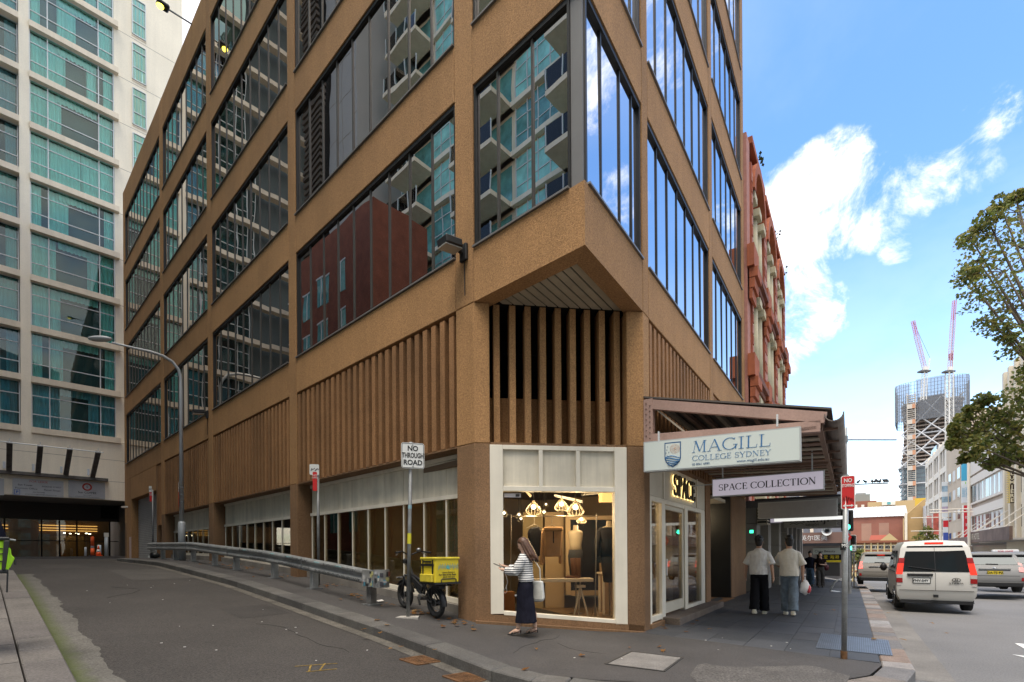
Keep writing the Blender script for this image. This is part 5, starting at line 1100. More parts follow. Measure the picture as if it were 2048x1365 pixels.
gut.loft(rings).build('gutter', M('gutter_metal', (.16, .13, .11), .6, .2, noise=(3, .3)), AW)
for k in range(10): MB().beam(RF.pt(.5 + k * 1.1, 2.6, 3.46), RF.pt(.5 + k * 1.1, 3.02, 3.47), .05, .05).build('gutter_bracket', m_pkd, AW)
MB().fbox(RF, .0, .05, 2.2, 2.75, 3.385, 3.44).build('rust_patch', m_rust, AW)
# the big light box
m_lb = M('lightbox_face', (.52, .56, .52), .4, emit=(.85, .95, .88, .03)); m_lbe = M('lightbox_edge', (.42, .43, .42), .45, .2); m_nv2 = M('letter_blue', (.05, .17, .36), .5); m_nv = M('navy_letter', (.035, .10, .22), .5)
LB = thing('hanging_lightbox', 'long white college light box with a shield and blue roman lettering under the awning', 'sign', RF.pt(-.08, 1.25, 3.2))
NFs = Frame(RF.pt(-.16, 0, 0), n1, -d1); e0, e1 = fit(NFs, 1288, 920)[0], fit(NFs, 1602, 892)[0]; zA0, zA1 = 2.955, 3.505; zB0, zB1 = 2.885, 3.425
def lb_box(mat, nm, u0, u1, v0, v1, ins, parent):
    zl0 = lambda u: zA0 + (zB0 - zA0) * (u - e0) / (e1 - e0); zl1 = lambda u: zA1 + (zB1 - zA1) * (u - e0) / (e1 - e0)
    vs = [NFs.pt(u0, v0, zl0(u0) + ins), NFs.pt(u1, v0, zl0(u1) + ins), NFs.pt(u1, v1, zl0(u1) + ins), NFs.pt(u0, v1, zl0(u0) + ins), NFs.pt(u0, v0, zl1(u0) - ins), NFs.pt(u1, v0, zl1(u1) - ins), NFs.pt(u1, v1, zl1(u1) - ins), NFs.pt(u0, v1, zl1(u0) - ins)]
    return MB().add(vs, [(0, 3, 2, 1), (4, 5, 6, 7), (0, 1, 5, 4), (1, 2, 6, 5), (2, 3, 7, 6), (3, 0, 4, 7)]).build(nm, mat, parent)
lb_box(m_lbe, 'case', e0, e1, -.12, .02, 0, LB); lb_box(m_lb, 'face', e0 + .02, e1 - .02, .021, .026, .02, LB)
bz = Vector((0, 0, 1)); xd = (NFs.u * 1.0 + Vector((0, 0, (zB0 - zA0) / (e1 - e0)))).normalized()
def lbp(fx, fz): u = e0 + (e1 - e0) * fx; return NFs.pt(u, .028, (zA0 + (zB0 - zA0) * fx) + ((zA1 - zA0) + ((zB1 - zB0) - (zA1 - zA0)) * fx) * fz)
Hh = .55
serif(LB, 'MAGILL', lbp(.345, .50), xd, .20, (e1 - e0) * .49, m_nv2, kw=.85); serif(LB, 'COLLEGE SYDNEY', lbp(.345, .245), xd, .088, (e1 - e0) * .49, m_nv2, kw=.85)
text(LB, '02 8061 6980', lbp(.345, .13), xd, .052, m_nv, align='LEFT'); text(LB, 'www.magill.edu.au', lbp(.825, .13), xd, .064, m_nv, align='RIGHT')
sh = [(.0, 1.0), (1.0, 1.0), (1.0, .34), (.92, .2), (.75, .08), (.5, -.02), (.25, .08), (.08, .2), (0, .34)]
def shp(x, y, e=0): p = lbp(.155 + .115 * x, .10 + .80 * y); return p + NFs.v * e
m_org2 = M('sun_orange', (.55, .20, .05), .6)
MB().add([shp(*p) for p in sh] + [shp(*p, .004) for p in sh], [tuple(range(9)), tuple(range(17, 8, -1))] + [(i, (i + 1) % 9, (i + 1) % 9 + 9, i + 9) for i in range(9)]).build('shield_rim', m_nv, LB)
ins_ = [(.06 + .88 * x, .05 + .90 * y) for x, y in sh]; MB().add([shp(*p, .006) for p in ins_], [tuple(range(9))]).build('shield_field', m_lb, LB)
su_ = MB()
for r, n in ((.10, 10), (.17, 14), (.24, 18), (.29, 22)):
    for i in range(n): a_ = 2 * math.pi * i / n; p = shp(.64 + r * math.cos(a_), .72 + r * .62 * math.sin(a_), .008); su_.ball(p, .0055, nu=5, nv=3)
su_.ball(shp(.64, .72, .008), .012, nu=8, nv=4); su_.build('sun_emblem', m_org2, LB)
st_ = MB()
for x, y in ((.2, .82), (.14, .70), (.10, .58), (.27, .60), (.16, .47)): st_.ball(shp(x, y, .008), .008, nu=6, nv=4)
st_.build('star_emblem', m_nv, LB); wv = MB()
for k in range(5):
    pts = [shp(.07 + .86 * i / 10 if k < 3 else .2 + .6 * i / 10, .40 - .075 * k + .05 * math.sin(i / 10 * 4.2 + k * .8) * (1 - k * .12), .009) for i in range(11)]; wv.tube(pts, .008 + .003 * (k % 2), 5)
wv.build('wave_emblem', m_nv2, LB)
for px in (1318, 1555): u = fit(NFs, px, 880)[0]; MB().fbox(NFs, u - .012, u + .012, -.02, .03, 3.47, 3.66).build('strap', m_alu, LB)
# second light box
NF2 = Frame(RF.pt(2.2, 0, 0), n1, -d1); e0_, e1_ = fit(NF2, 1424, 975)[0], fit(NF2, 1649, 965)[0]
L2 = thing('hanging_lightbox', 'lilac light box with black roman lettering hung behind the college light box', 'sign', NF2.pt(1.8, 0, 2.8))
MB().fbox(NF2, e0_, e1_, -.12, .0, 2.665, 3.05).build('case', m_lbe, L2); MB().fbox(NF2, e0_ + .018, e1_ - .018, .001, .006, 2.685, 3.03).build('face', M('lightbox_lilac', (.66, .60, .68), .4, emit=(.85, .78, .92, .10)), L2)
serif(L2, 'SPACE COLLECTION', NF2.pt(e0_ + (e1_ - e0_) * .065, .008, 2.79), n1, .135, (e1_ - e0_) * .87, m_let, kw=1.25)
for f in (.1, .9): MB().fbox(NF2, e0_ + (e1_ - e0_) * f - .012, e0_ + (e1_ - e0_) * f + .012, -.07, -.05, 3.05, 3.5).build('strap', m_alu, L2)
MB().tube([NF2.pt(e0_ - .45, -.06, 2.95), NF2.pt(e0_, -.06, 2.95)], .012, 6).build('strut', m_alu, L2)
NF3 = Frame(RF.pt(8.5, 0, 0), n1, -d1); a_, b_ = fit(NF3, 1516, 1020)[0], fit(NF3, 1675, 1015)[0]
L3 = thing('hanging_lightbox', 'blank grey light box hung across the footpath above the walking men', 'sign', NF3.pt(1.8, 0, 2.8))
MB().fbox(NF3, a_, b_, -.14, 0, 2.53, 3.05).build('case', m_lbe, L3); MB().fbox(NF3, a_ + .03, b_ - .03, .001, .006, 2.56, 3.02).build('face', M('lightbox_grey', (.33, .32, .31), .5, noise=(8, .05)), L3); MB().tube([NF3.pt(a_ - .1, -.06, 3.14), NF3.pt(b_ + .1, -.06, 3.14)], .035, 8).build('hanger', m_kt2, L3)
MB().fbox(NF3, a_ + .4, b_ + .25, -.6, -.5, 2.46, 2.56).build('tube_light', M('tube_white', (.75, .77, .75), .4, emit=(1, 1, .95, .25)), L3)
NF4 = Frame(RF.pt(15.0, 0, 0), n1, -d1); a_, b_ = fit(NF4, 1568, 1040)[0], fit(NF4, 1673, 1040)[0]
L4 = thing('hanging_lightbox', 'grey shaved-ice shop light box with thin dark lettering behind the blank one', 'sign', NF4.pt(1.8, 0, 2.8))
MB().fbox(NF4, a_, b_, -.14, 0, 2.50, 3.1).build('case', M('lightbox_warm', (.34, .32, .28), .5), L4); text(L4, 'kanji', NF4.pt(a_ + (b_ - a_) * .62, .004, 2.86), n1, .52, m_kt2); text(L4, 'kakigōri', NF4.pt(a_ + (b_ - a_) * .55, .004, 2.60), n1, .15, m_kt2)
mm = MB(); cu = a_ + (b_ - a_) * .25
for k in range(3): mm.tube([NF4.pt(cu - .25 + .5 * i / 8, .006, 2.62 + .1 * k + .07 * abs(math.sin(i * .78))) for i in range(9)], .012, 5)
mm.build('mountain_emblem', m_kt2, L4)
NF5 = Frame(RF.pt(12.8, 0, 0), n1, -d1); a_, b_ = fit(NF5, 1539, 1040)[0], fit(NF5, 1565, 1040)[0]; L5 = thing('hanging_lightbox', 'small lilac light box close to the wall beside the louvred vent', 'sign', NF5.pt(1, 0, 2.8)); MB().fbox(NF5, a_, b_, -.1, 0, 2.6, 3.0).build('case', M('lightbox_lilac2', (.34, .31, .36), .5), L5); MB().fbox(NF5, a_ + .03, b_ - .03, 0, .005, 2.63, 2.97).build('face', M('lightbox_lilac', (.6, .55, .64), .4), L5)
ex = thing('exit_lamp', 'small green lit box on the wall left of the louvred vent', 'light', RF.pt(11.3, .12, 2.35)); MB().fbox(RF, 11.05, 11.09, .10, .24, 2.17, 2.30).build('box', M('green_case', (.02, .2, .1), .5), ex); MB().fbox(RF, 11.03, 11.049, .11, .23, 2.18, 2.29).build('lens', lamp_mat('green_glow', (.05, .9, .45), 1.0), ex)
# ================================================================== STREET FURNITURE
m_galv = M('galvanised', (.30, .31, .31), .5, .45, noise=(4, .2), speck=(50, .1)); m_galvd = M('galvanised_dull', (.20, .205, .205), .55, .4, noise=(5, .25)); m_sgw = M('sign_white', (.66, .66, .63), .5); m_sgr = M('sign_red', (.52, .018, .02), .5); m_sgk = M('sign_black', (.015, .015, .015), .5)
UPV = Vector((0, 0, 1))
def rounded(mb, c, xd, nd_, w, h, r, t):
    xd = Vector(xd).normalized(); nd_ = Vector(nd_).normalized(); pts = []
    for cx, cy, a0 in ((w / 2 - r, h / 2 - r, 0), (-w / 2 + r, h / 2 - r, 90), (-w / 2 + r, -h / 2 + r, 180), (w / 2 - r, -h / 2 + r, 270)):
        for i in range(5): a = rad(a0 + 22.5 * i); pts.append((cx + r * math.cos(a), cy + r * math.sin(a)))
    n = len(pts); c = Vector(c); vs = [c + xd * x + UPV * y + nd_ * e for e in (0, t) for x, y in pts]
    return mb.add(vs, [tuple(range(n - 1, -1, -1)), tuple(range(n, 2 * n))] + [(i, (i + 1) % n, (i + 1) % n + n, i + n) for i in range(n)])
# NO THROUGH ROAD
b0 = G(816, 1235); tcam = lambda p: Vector((-p.x, -p.y, 0)).normalized()
T = thing('road_sign', 'white NO THROUGH ROAD sign on a leaning grey pole beside the yellow-box bicycle', 'sign', b0)
Ht = HC + ray(822, 885).z * b0.y; tp = Vector((ray(822, 885).x * b0.y, b0.y, Ht)); MB().tube([b0, tp], .033, 12).build('pole', m_galvd, T, smooth=True)
MB().slab([b0 + Vector((x, y, 0)) for x, y in ((-.2, -.1), (.2, -.12), (.18, .12), (-.16, .14))], b0.z - .1, b0.z + .012).build('footing', M('footing_pale', (.33, .31, .28), .9, noise=(6, .2)), T)
nf = (tcam(b0) + Vector((.12, 0, 0))).normalized(); xs = Vector((-nf.y, nf.x, 0)); zc_ = HC + ray(825, 913).z * b0.y; c = Vector((ray(825, 913).x * b0.y, b0.y, zc_)) + nf * .045
rounded(MB(), c, xs, nf, .405, .455, .04, .006).build('plate', m_sgw, T)
rim = MB(); pts = []
for cx, cy, a0 in ((.165, .19, 0), (-.165, .19, 90), (-.165, -.19, 180), (.165, -.19, 270)):
    for i in range(5): a = rad(a0 + 22.5 * i); pts.append(c + xs * (cx + .024 * math.cos(a)) + UPV * (cy + .024 * math.sin(a)) + nf * .007)
for p, q in zip(pts, pts[1:] + pts[:1]): rim.beam(p, q, .008, .003, up=nf)
rim.build('border', m_sgk, T)
for i, w in enumerate(('NO', 'THROUGH', 'ROAD')): text(T, w, c + UPV * (.125 - .125 * i) + nf * .007, xs, .125, m_sgk, sx=.62 if w == 'THROUGH' else .95, bold=.003)
for dz in (.19, -.19): MB().ball(c + UPV * dz + nf * .008, .012, nu=8, nv=4).build('bolt', m_galvd, T)
MB().tube([b0.lerp(tp, .42), b0.lerp(tp, .48)], .036, 12).build('sticker', M('sticker_yellow', (.55, .50, .03), .5), T); MB().tube([b0.lerp(tp, .62), b0.lerp(tp, .64)], .0345, 12).build('sticker', M('sticker_blue', (.2, .35, .4), .5), T)
# NO STOPPING
b0 = G(1688, 1318); T = thing('parking_sign', 'red NO STOPPING sign with scribble on a grey pole at the front of the footpath', 'sign', b0)
tp = Vector((ray(1692, 953).x * b0.y, b0.y, HC + ray(1692, 953).z * b0.y)); MB().tube([b0, tp], .035, 14).build('pole', m_galv, T, smooth=True); MB().tube([b0 - UPV * .02, b0 + UPV * .11], .042, 14).build('rust_collar', m_rust, T); MB().tube([b0 + UPV * 1.53, b0 + UPV * 1.63], .0365, 14).build('tape_band', m_sgk, T); text(T, 'MG', b0 + Vector((-.0, -.039, 1.59)), Vector((1, .1, 0)), .07, m_sgw)
MB().tube([tp, tp + UPV * .02], .037, 12).build('cap', m_galv, T)
c = Vector((ray(1696, 986).x * b0.y, b0.y, HC + ray(1696, 986).z * b0.y)); nf = tcam(b0); xs = Vector((-nf.y, nf.x, 0)); c += nf * .045; sw = .165; shh = .47
rounded(MB(), c, xs, nf, sw, shh, .025, .005).build('plate', m_sgw, T); rounded(MB(), c + nf * .0055, xs, nf, sw - .02, shh - .02, .018, .002).build('red_face', m_sgr, T)
text(T, 'NO', c + UPV * .165 + nf * .008, xs, .075, m_sgw, sx=.8, bold=.002); text(T, 'STOPPING', c + UPV * .095 + nf * .008, xs, .06, m_sgw, sx=.5, bold=.0015)
arw = MB(); az = c - UPV * .185 + nf * .009
arw.beam(az - xs * .045, az + xs * .045, .016, .002, up=nf)
for s in (-1, 1): arw.add([az + xs * s * .066, az + xs * s * .036 + UPV * .02, az + xs * s * .036 - UPV * .02], [(0, 1, 2)])
arw.build('arrow', m_sgw, T); gf = MB(); rs = random.Random(5); pp = [c + xs * (-.062 + .009 * i) + UPV * (-.10 + (.035 if i % 2 else -.035) + rs.uniform(-.02, .02)) + nf * .009 for i in range(15)]; gf.tube(pp, .0045, 4); gf.build('scribble', m_sgk, T)
# tall pole with mast arms, traffic lights
b0 = G(1692, 1186); T = thing('mast_pole', 'tall grey mast pole with two thin side arms above the awning edge', 'pole', b0)
pz = lambda y: HC + ray(1690, y).z * b0.y
MB().tube([b0, Vector((b0.x, b0.y, pz(955))), Vector((b0.x, b0.y, pz(856)))], [.095, .08, .075], 12).build('shaft', m_galv, T, smooth=True); MB().tube([Vector((b0.x, b0.y, pz(885))), Vector((b0.x, b0.y, pz(873)))], .10, 12).build('collar', m_galvd, T)
arm_d = Vector((1, .15, 0)).normalized(); L1 = (ray(1795, 878).x - ray(1690, 878).x) * b0.y * 1.12; MB().tube([Vector((b0.x, b0.y, pz(880))), Vector((b0.x, b0.y, pz(880))) + arm_d * L1 + UPV * .06], .028, 8).build('arm', m_galvd, T)
L2_ = (ray(1778, 965).x - ray(1690, 965).x) * b0.y * 1.1; ar0 = Vector((b0.x, b0.y, pz(970))); ar1 = ar0 + arm_d * L2_ + UPV * .09; MB().tube([ar0, ar1], .026, 8).build('arm', m_galvd, T)
m_bird = M('bird_dark', (.012, .012, .014), .7); proto = None
for i, (f, r) in enumerate(((.30, .3), (.47, 2.0), (.63, 1.0), (.70, .2), (.76, 2.4), (.82, .8), (.92, 1.6), (.955, .4), (.985, 2.2), (.08, .5))):
    p = ar0.lerp(ar1, f) + UPV * .025
    names = ['alone nearest the pole side', 'a little apart from the first', 'left of the close foursome', 'second of the close foursome', 'third of the close foursome', 'right of the close foursome', 'left of the trio at the tip', 'middle of the trio at the tip', 'right at the arm tip', 'on the arm above the red sign']
    if proto is None:
        proto = thing('bird', 'small dark bird perched on the lower mast arm, ' + names[0], 'bird', p, 'birds perched on the mast arm'); MB().ball(p + UPV * .07, .075, .045, .05, 8, 6, fn=lambda q: Vector((q.x, q.y, q.z + .5 * q.x))).build('body', m_bird, proto, smooth=True); MB().ball(p + Vector((.07, 0, .135)), .03, nu=7, nv=5).build('head', m_bird, proto, smooth=True); MB().add([p + Vector((-.05, -.02, .05)), p + Vector((-.05, .02, .05)), p + Vector((-.15, .015, -.01)), p + Vector((-.15, -.015, -.01))], [(0, 1, 2, 3)]).build('tail', m_bird, proto); MB().tube([p, p + UPV * .04], .006, 4).build('leg', m_bird, proto)
        proto.rotation_euler = (0, 0, r)
    else: copy_thing(proto, p if i < 9 else Vector((p.x - .02, p.y, p.z)), 'small dark bird perched on the lower mast arm, ' + names[i], r)
m_sig = M('signal_black', (.018, .018, .018), .5); m_grn = lamp_mat('signal_green', (.05, 1, .55), 2.6); m_roff = M('signal_red_off', (.10, .012, .01), .3); m_yoff = M('signal_amber_off', (.10, .06, .01), .3)
b0 = G(1698, 1187.5); TP = thing('signal_pole', 'dark grey signal pole standing behind the red parking sign', 'pole', b0); MB().tube([b0, Vector((b0.x, b0.y, HC + ray(1698, 1035).z * b0.y))], .055, 10).build('shaft', m_galvd, TP); MB().tube([b0, b0 + UPV * .25], .085, 10).build('base', m_galvd, TP)
for (px, y0_, y1_, dp, lab) in ((1694.5, 1022, 1062, 0, 'traffic light showing green, half hidden by the red parking sign pole'), (1702.5, 1072, 1102, 6, 'smaller traffic light showing green with a white-edged backboard')):
    D_ = b0.y + dp; top = HC + ray(px, y0_).z * D_; bot = HC + ray(px, y1_).z * D_; c = Vector((ray(px, 1050).x * D_, D_, (top + bot) / 2)); nf = tcam(c); xs = Vector((-nf.y, nf.x, 0)); h = top - bot; w = h * .36
    T = thing('traffic_light', lab, 'traffic light', c, 'traffic lights at the crossing')
    if dp: rounded(MB(), c - nf * .03, xs, nf, w * 1.5, h * 1.12, .06, .02).build('backboard_edge', m_sgw, T); MB().tube([Vector((c.x, c.y + .1, AB(*ab(c)).z)), c - nf * .1], .055, 8).build('pole', m_galvd, T)
    rounded(MB(), c - nf * .008, xs, nf, w * 1.42, h * 1.06, .05, .02).build('backboard', m_sig, T); rounded(MB(), c + nf * .013, xs, nf, w, h, .05, .12).build('housing', m_sig, T)
    for i, m in enumerate((m_roff, m_yoff, m_grn)):
        q = c + UPV * (h * (.32 - .32 * i)) + nf * .135; ring = [q + xs * (w * .36 * math.cos(t)) + UPV * (w * .36 * math.sin(t)) for t in [2 * math.pi * j / 14 for j in range(14)]]; MB().add(ring, [tuple(range(14))]).build('lens', m, T)
        vz = [q + xs * (w * .42 * math.cos(t)) + UPV * (w * .42 * math.sin(t)) for t in [rad(-20 + 220 * j / 10) for j in range(11)]]; v_ = MB()
        for p, q2 in zip(vz, vz[1:]): v_.quad(p, q2, q2 + nf * w * .6, p + nf * w * .6)
        v_.build('visor', m_sig, T, recalc=False)
c = Vector((ray(1695.5, 1075).x * 17.6, 17.6, HC + ray(1695, 1075).z * 17.6)); T = thing('diamond_sign', 'small red diamond sign between the two traffic lights', 'sign', c); nf = tcam(c); xs = Vector((-nf.y, nf.x, 0))
MB().add([c + xs * .12, c + UPV * .2, c - xs * .12, c - UPV * .2, c + xs * .12 - nf * .02, c + UPV * .2 - nf * .02, c - xs * .12 - nf * .02, c - UPV * .2 - nf * .02], [(0, 1, 2, 3), (7, 6, 5, 4), (0, 4, 5, 1), (1, 5, 6, 2), (2, 6, 7, 3), (3, 7, 4, 0)]).build('plate', m_sgr, T); text(T, 'P', c + nf * .004, xs, .16, m_sgw)
c = Vector((ray(1707.5, 1096).x * 25, 25, HC + ray(1707, 1096).z * 25)); T = thing('notice_sign', 'small white notice sign right of the smaller traffic light', 'sign', c); nf = tcam(c); xs = Vector((-nf.y, nf.x, 0)); rounded(MB(), c, xs, nf, .17, .3, .02, .02).build('plate', m_sgw, T); MB().tube([Vector((c.x, c.y, AB(*ab(c)).z)), c - UPV * .1 - nf * .03], .03, 8).build('pole', m_galvd, T)
for i in range(3): MB().beam(c + UPV * (.08 - .08 * i) - xs * .06 + nf * .022, c + UPV * (.08 - .08 * i) + xs * .06 + nf * .022, .02, .003, up=nf).build('print', m_sgk, T)
# bench-like bicycle hoop
b0 = G(1668, 1184); T = thing('bicycle_hoop', 'curved steel bicycle hoop on the footpath behind the red parking sign', 'bicycle stand', b0); q = lambda px, py, D: Vector((ray(px, py).x * D, D, HC + ray(px, py).z * D)); D_ = b0.y
MB().tube([q(1661, 1181, D_), q(1664, 1175, D_), q(1669, 1166, D_), q(1677, 1160, D_), q(1690, 1158, D_), q(1701, 1157, D_)], .035, 8).build('hoop', m_galv, T, smooth=True); MB().tube([q(1661, 1182, D_), q(1680, 1185, D_), q(1694, 1187, D_)], .03, 8).build('foot_rail', m_alu, T); MB().tube([q(1701, 1157, D_), q(1699, 1172, D_), q(1696, 1186, D_)], .035, 8).build('leg', m_galv, T); MB().tube([q(1686, 1160, D_), q(1702, 1160, D_)], .045, 8).build('top_rail', m_alu, T); MB().tube([q(1674, 1185, D_ + .02), q(1681, 1186.5, D_ + .02)], .05, 6).build('foot_plate', m_sig, T)
# lane lamp post
b_ = bx(364, -.62); b0 = AB(-.62, b_); D_ = b0.y; zz = lambda y: HC + ray(364, y).z * D_
T = thing('street_lamp', 'tall pale grey street lamp with a curved arm reaching over the lane', 'street lamp', b0)
MB().tube([b0, Vector((b0.x, b0.y, zz(1046))), Vector((b0.x, b0.y, zz(1044)))], [.13, .125, .10], 16).build('base', M('lamp_base', (.40, .42, .43), .5, .3, noise=(3, .15)), T, smooth=True)
m_lampp = M('lamp_grey', (.47, .48, .48), .5, .2, noise=(2, .1)); hd = Frame(b0, -d1, n2); ap = []
zt = zz(740)
for px, py in ((362, 780), (361, 755), (357, 740), (345, 724), (325, 712), (300, 704), (262, 695), (224, 686)):
    if py > 760: ap.append(Vector((b0.x, b0.y, HC + ray(px, py).z * D_)))
    else: u, z, _ = fit(hd, px + .0, py); ap.append(hd.pt(max(0, u), 0, z))
MB().tube([Vector((b0.x, b0.y, zz(1044)))] + ap, [.085, .06] + [.055] * (len(ap) - 3) + [.04, .035], 12).build('pole', m_lampp, T, smooth=True)
u, z, _ = fit(hd, 200, 678); hc = hd.pt(u, 0, z); MB().ball(hc, .42, .16, .09, 14, 8).build('lamp_head', M('lamp_head', (.55, .55, .54), .45), T, smooth=True)
for y in (975, 990, 1004): MB().tube([Vector((b0.x, b0.y, zz(y))), Vector((b0.x, b0.y, zz(y + 2)))], .09, 12).build('band', m_galvd, T)
sgp = Vector((b0.x, b0.y, 0)) - d1 * .1 + d2 * .0
T2 = thing('parking_sign', 'narrow white and red parking sign seen edge-on, strapped to the street lamp', 'sign', Vector((sgp.x, sgp.y, zz(990)))); MB().fbox(Frame(sgp, tcam(b0), d1), -.02, .10, -.012, .0, zz(985), zz(966)).build('white_plate', m_sgw, T2); MB().fbox(Frame(sgp, tcam(b0), d1), -.02, .10, -.012, .0, zz(1016), zz(986)).build('red_plate', m_sgr, T2)
# two more lane sign poles
def lane_sign(px, a, ytop, lab, w0, w1, wy0, wy1, r0, r1, ry0, ry1):
    b_ = bx(px, a); b0 = AB(a, b_); D_ = b0.y; z = lambda y: HC + ray(px, y).z * D_
    T = thing('parking_sign', lab, 'sign', b0, 'parking signs along the lane'); MB().tube([b0, Vector((b0.x, b0.y, z(ytop)))], .034, 10).build('pole', m_galvd, T, smooth=True)
    nf = (n2 * .55 - d2 * .8).normalized(); xs = Vector((-nf.y, nf.x, 0)); sc = D_ / 1000 / max(.25, abs(xs.x - xs.y * ray(px, 1100).x))
    c = Vector((b0.x, b0.y, z((wy0 + wy1) / 2))) + nf * .05 + xs * ((w0 + w1) / 2 - px) * sc; h = (wy1 - wy0) * D_ / 1000
    rounded(MB(), c, xs, nf, (w1 - w0) * sc, h, .03, .008).build('white_plate', m_sgw, T)
    bk = MB()
    for j in range(6): x = -.35 + .14 * j; bk.beam(c + xs * (x * (w1 - w0) * sc) + UPV * (h * (-.15 + .1 * (j % 3))) + nf * .01, c + xs * ((x + .12) * (w1 - w0) * sc) + UPV * (h * (.12 - .1 * (j % 2))) + nf * .01, .018, .003, up=nf)
    bk.build('symbol', m_sgk, T)
    c = Vector((b0.x, b0.y, z((ry0 + ry1) / 2))) + nf * .05 + xs * ((r0 + r1) / 2 - px) * sc; rounded(MB(), c, xs, nf, (r1 - r0) * sc, (ry1 - ry0) * D_ / 1000, .03, .009).build('red_plate', m_sgr, T)
    text(T, 'NO', c + UPV * (ry1 - ry0) * D_ / 3300 + nf * .011, xs, .07, m_sgw); text(T, 'STOPPING', c + UPV * (ry1 - ry0) * D_ / 5500 + nf * .011, xs, .05, m_sgw, sx=.6)
lane_sign(637, -.25, 940, 'white motorcycle plate over a narrow red sign on a pole behind the guard rail', 621, 640, 930, 951, 627, 636, 945, 983)
lane_sign(306, -.35, 980, 'small faded white and red sign on a thin pole before the roller door', 300, 305.5, 973, 985, 301, 305.5, 985, 1004)
# guard rail
GP = [2.48, 4.99, 7.27, 10.14] + [bx(px, -.65) for px in (430, 387, 351, 326, 305)]
T = thing('guard_rail', 'curved steel crash barrier covered in graffiti and stickers along the lane kerb', 'guard rail', AB(-.65, 5))
for i, b in enumerate(GP):
    g0 = AB(-.65, b); F = Frame(g0, d2, n2); p_ = MB().fbox(F, -.075, .075, -.075, .075, g0.z - .02, g0.z + .62).build('post', m_galv if i else M('post_stained', (.17, .16, .15), .6, .3, noise=(6, .4)), T, bevel=.008)
    MB().fbox(F, -.16, .16, -.14, .14, g0.z - .02, g0.z + .014).build('base_plate', m_galvd, p_)
prof = [(.0, -.155), (.02, -.15), (.075, -.115), (.085, -.085), (.075, -.055), (.02, -.02), (.02, .02), (.075, .055), (.085, .085), (.075, .115), (.02, .15), (.0, .155)]; prof = prof + [(x - .012, z) for x, z in reversed(prof)]
m_rail = M('rail_steel', (.30, .31, .31), .42, .55, noise=(2.5, .25), speck=(20, .15))
bs = [2.0] + lin(2.4, GP[-1] + .2, 44); rings = []
for b in bs: g0 = AB(-.65, b); F = Frame(g0, d2, n2); rings.append([F.pt(0, .085 + x, g0.z + .55 + z) for x, z in prof])
rail = MB().loft(rings).build('rail', m_rail, T)
for b in GP[1:-1:2]: g0 = AB(-.65, b + .3); F = Frame(g0, d2, n2); MB().fbox(F, -.006, .006, .16, .178, g0.z + .42, g0.z + .69).build('joint', m_galvd, rail)
g0 = AB(-.65, 2.2); F = Frame(g0, d2, n2); pl = []
for i in range(11): a = math.pi * (-.05 + 1.1 * i / 10); pl.append((-.10 - .14 * math.sin(a) * 1.2, .02 + .16 * math.cos(a)))
nz_ = MB(); rg = [[F.pt(u, v, g0.z + .38) for u, v in pl] + [F.pt(u * .9 + .01, v * .9, g0.z + .38) for u, v in reversed(pl)], [F.pt(u, v, g0.z + .73) for u, v in pl] + [F.pt(u * .9 + .01, v * .9, g0.z + .73) for u, v in reversed(pl)]]
nz_.loft(rg); nose = nz_.build('terminal', M('terminal_steel', (.26, .26, .25), .5, .4, noise=(5, .3)), T)
MB().fbox(F, -.14, .32, .178, .19, g0.z + .39, g0.z + .72).build('terminal_plate', M('terminal_steel', (.26, .26, .25), .5, .4), T)
cols = [(.42, .41, .38), (.40, .38, .16), (.10, .25, .31), (.03, .03, .03), (.20, .06, .05), (.36, .36, .37), (.05, .05, .06), (.06, .18, .23), (.26, .25, .23)]
for i in range(34):
    w, h = rs.uniform(.03, .085), rs.uniform(.03, .09); m = M('sticker%d' % (i % 9), cols[i % 9], .5)
    if i < 20: u, z = rs.uniform(-.12, .30 - w), g0.z + rs.uniform(.40, .70 - h); MB().fbox(F, u, u + w, .1905, .1915 + .0012 * i % .004 + .0004 * i, z, z + h).build('sticker', m, nose)
    else:
        j = rs.randrange(1, 7); z = g0.z + rs.uniform(.40, .7 - h); (u0_, v0_), (u1_, v1_) = pl[j], pl[j + 1]; mp = Vector(((u0_ + u1_) / 2, (v0_ + v1_) / 2)); e = Vector((u1_ - u0_, v1_ - v0_)).normalized() * w / 2; nn_ = Vector((mp.x + .10, mp.y - .02)).normalized() * (.004 + .0004 * i)
        q = [F.pt(mp.x - e.x + nn_.x, mp.y - e.y + nn_.y, z), F.pt(mp.x + e.x + nn_.x, mp.y + e.y + nn_.y, z), F.pt(mp.x + e.x + nn_.x, mp.y + e.y + nn_.y, z + h), F.pt(mp.x - e.x + nn_.x, mp.y - e.y + nn_.y, z + h)]; MB().add(q, [(0, 1, 2, 3)]).build('sticker', m, nose)
gr = MB(); gc = MB()
def rail_pt(b, z, e=.004):
    g0 = AB(-.65, b); F = Frame(g0, d2, n2); k = min(range(12), key=lambda j: abs(prof[j][1] - z)); 
    zs_ = prof[:12]; x = lerp_tab([(q[1], q[0]) for q in zs_], z); return F.pt(0, .085 + x + e, g0.z + .55 + z)
for b0_, b1_, zc__ in ((2.6, 4.6, -.09), (4.8, 6.6, -.085), (5.0, 6.2, .085), (7.6, 9.4, .09), (7.4, 8.6, -.09), (2.8, 4.2, .085)):
    n = int((b1_ - b0_) / .07); b = b1_
    for i in range(n):
        x0_ = b1_ - i * .07; pts = [rail_pt(x0_, zc__ - .035 + rs.uniform(-.01, .01)), rail_pt(x0_ - .02, zc__), rail_pt(x0_ - rs.uniform(.02, .06), zc__ + .035 + rs.uniform(-.01, .01))]
        gr.tube(pts, .0065, 4)
        if i % 3 == 0: gr.tube([rail_pt(x0_, zc__ + .03), rail_pt(x0_ - .06, zc__ + .02)], .006, 4)
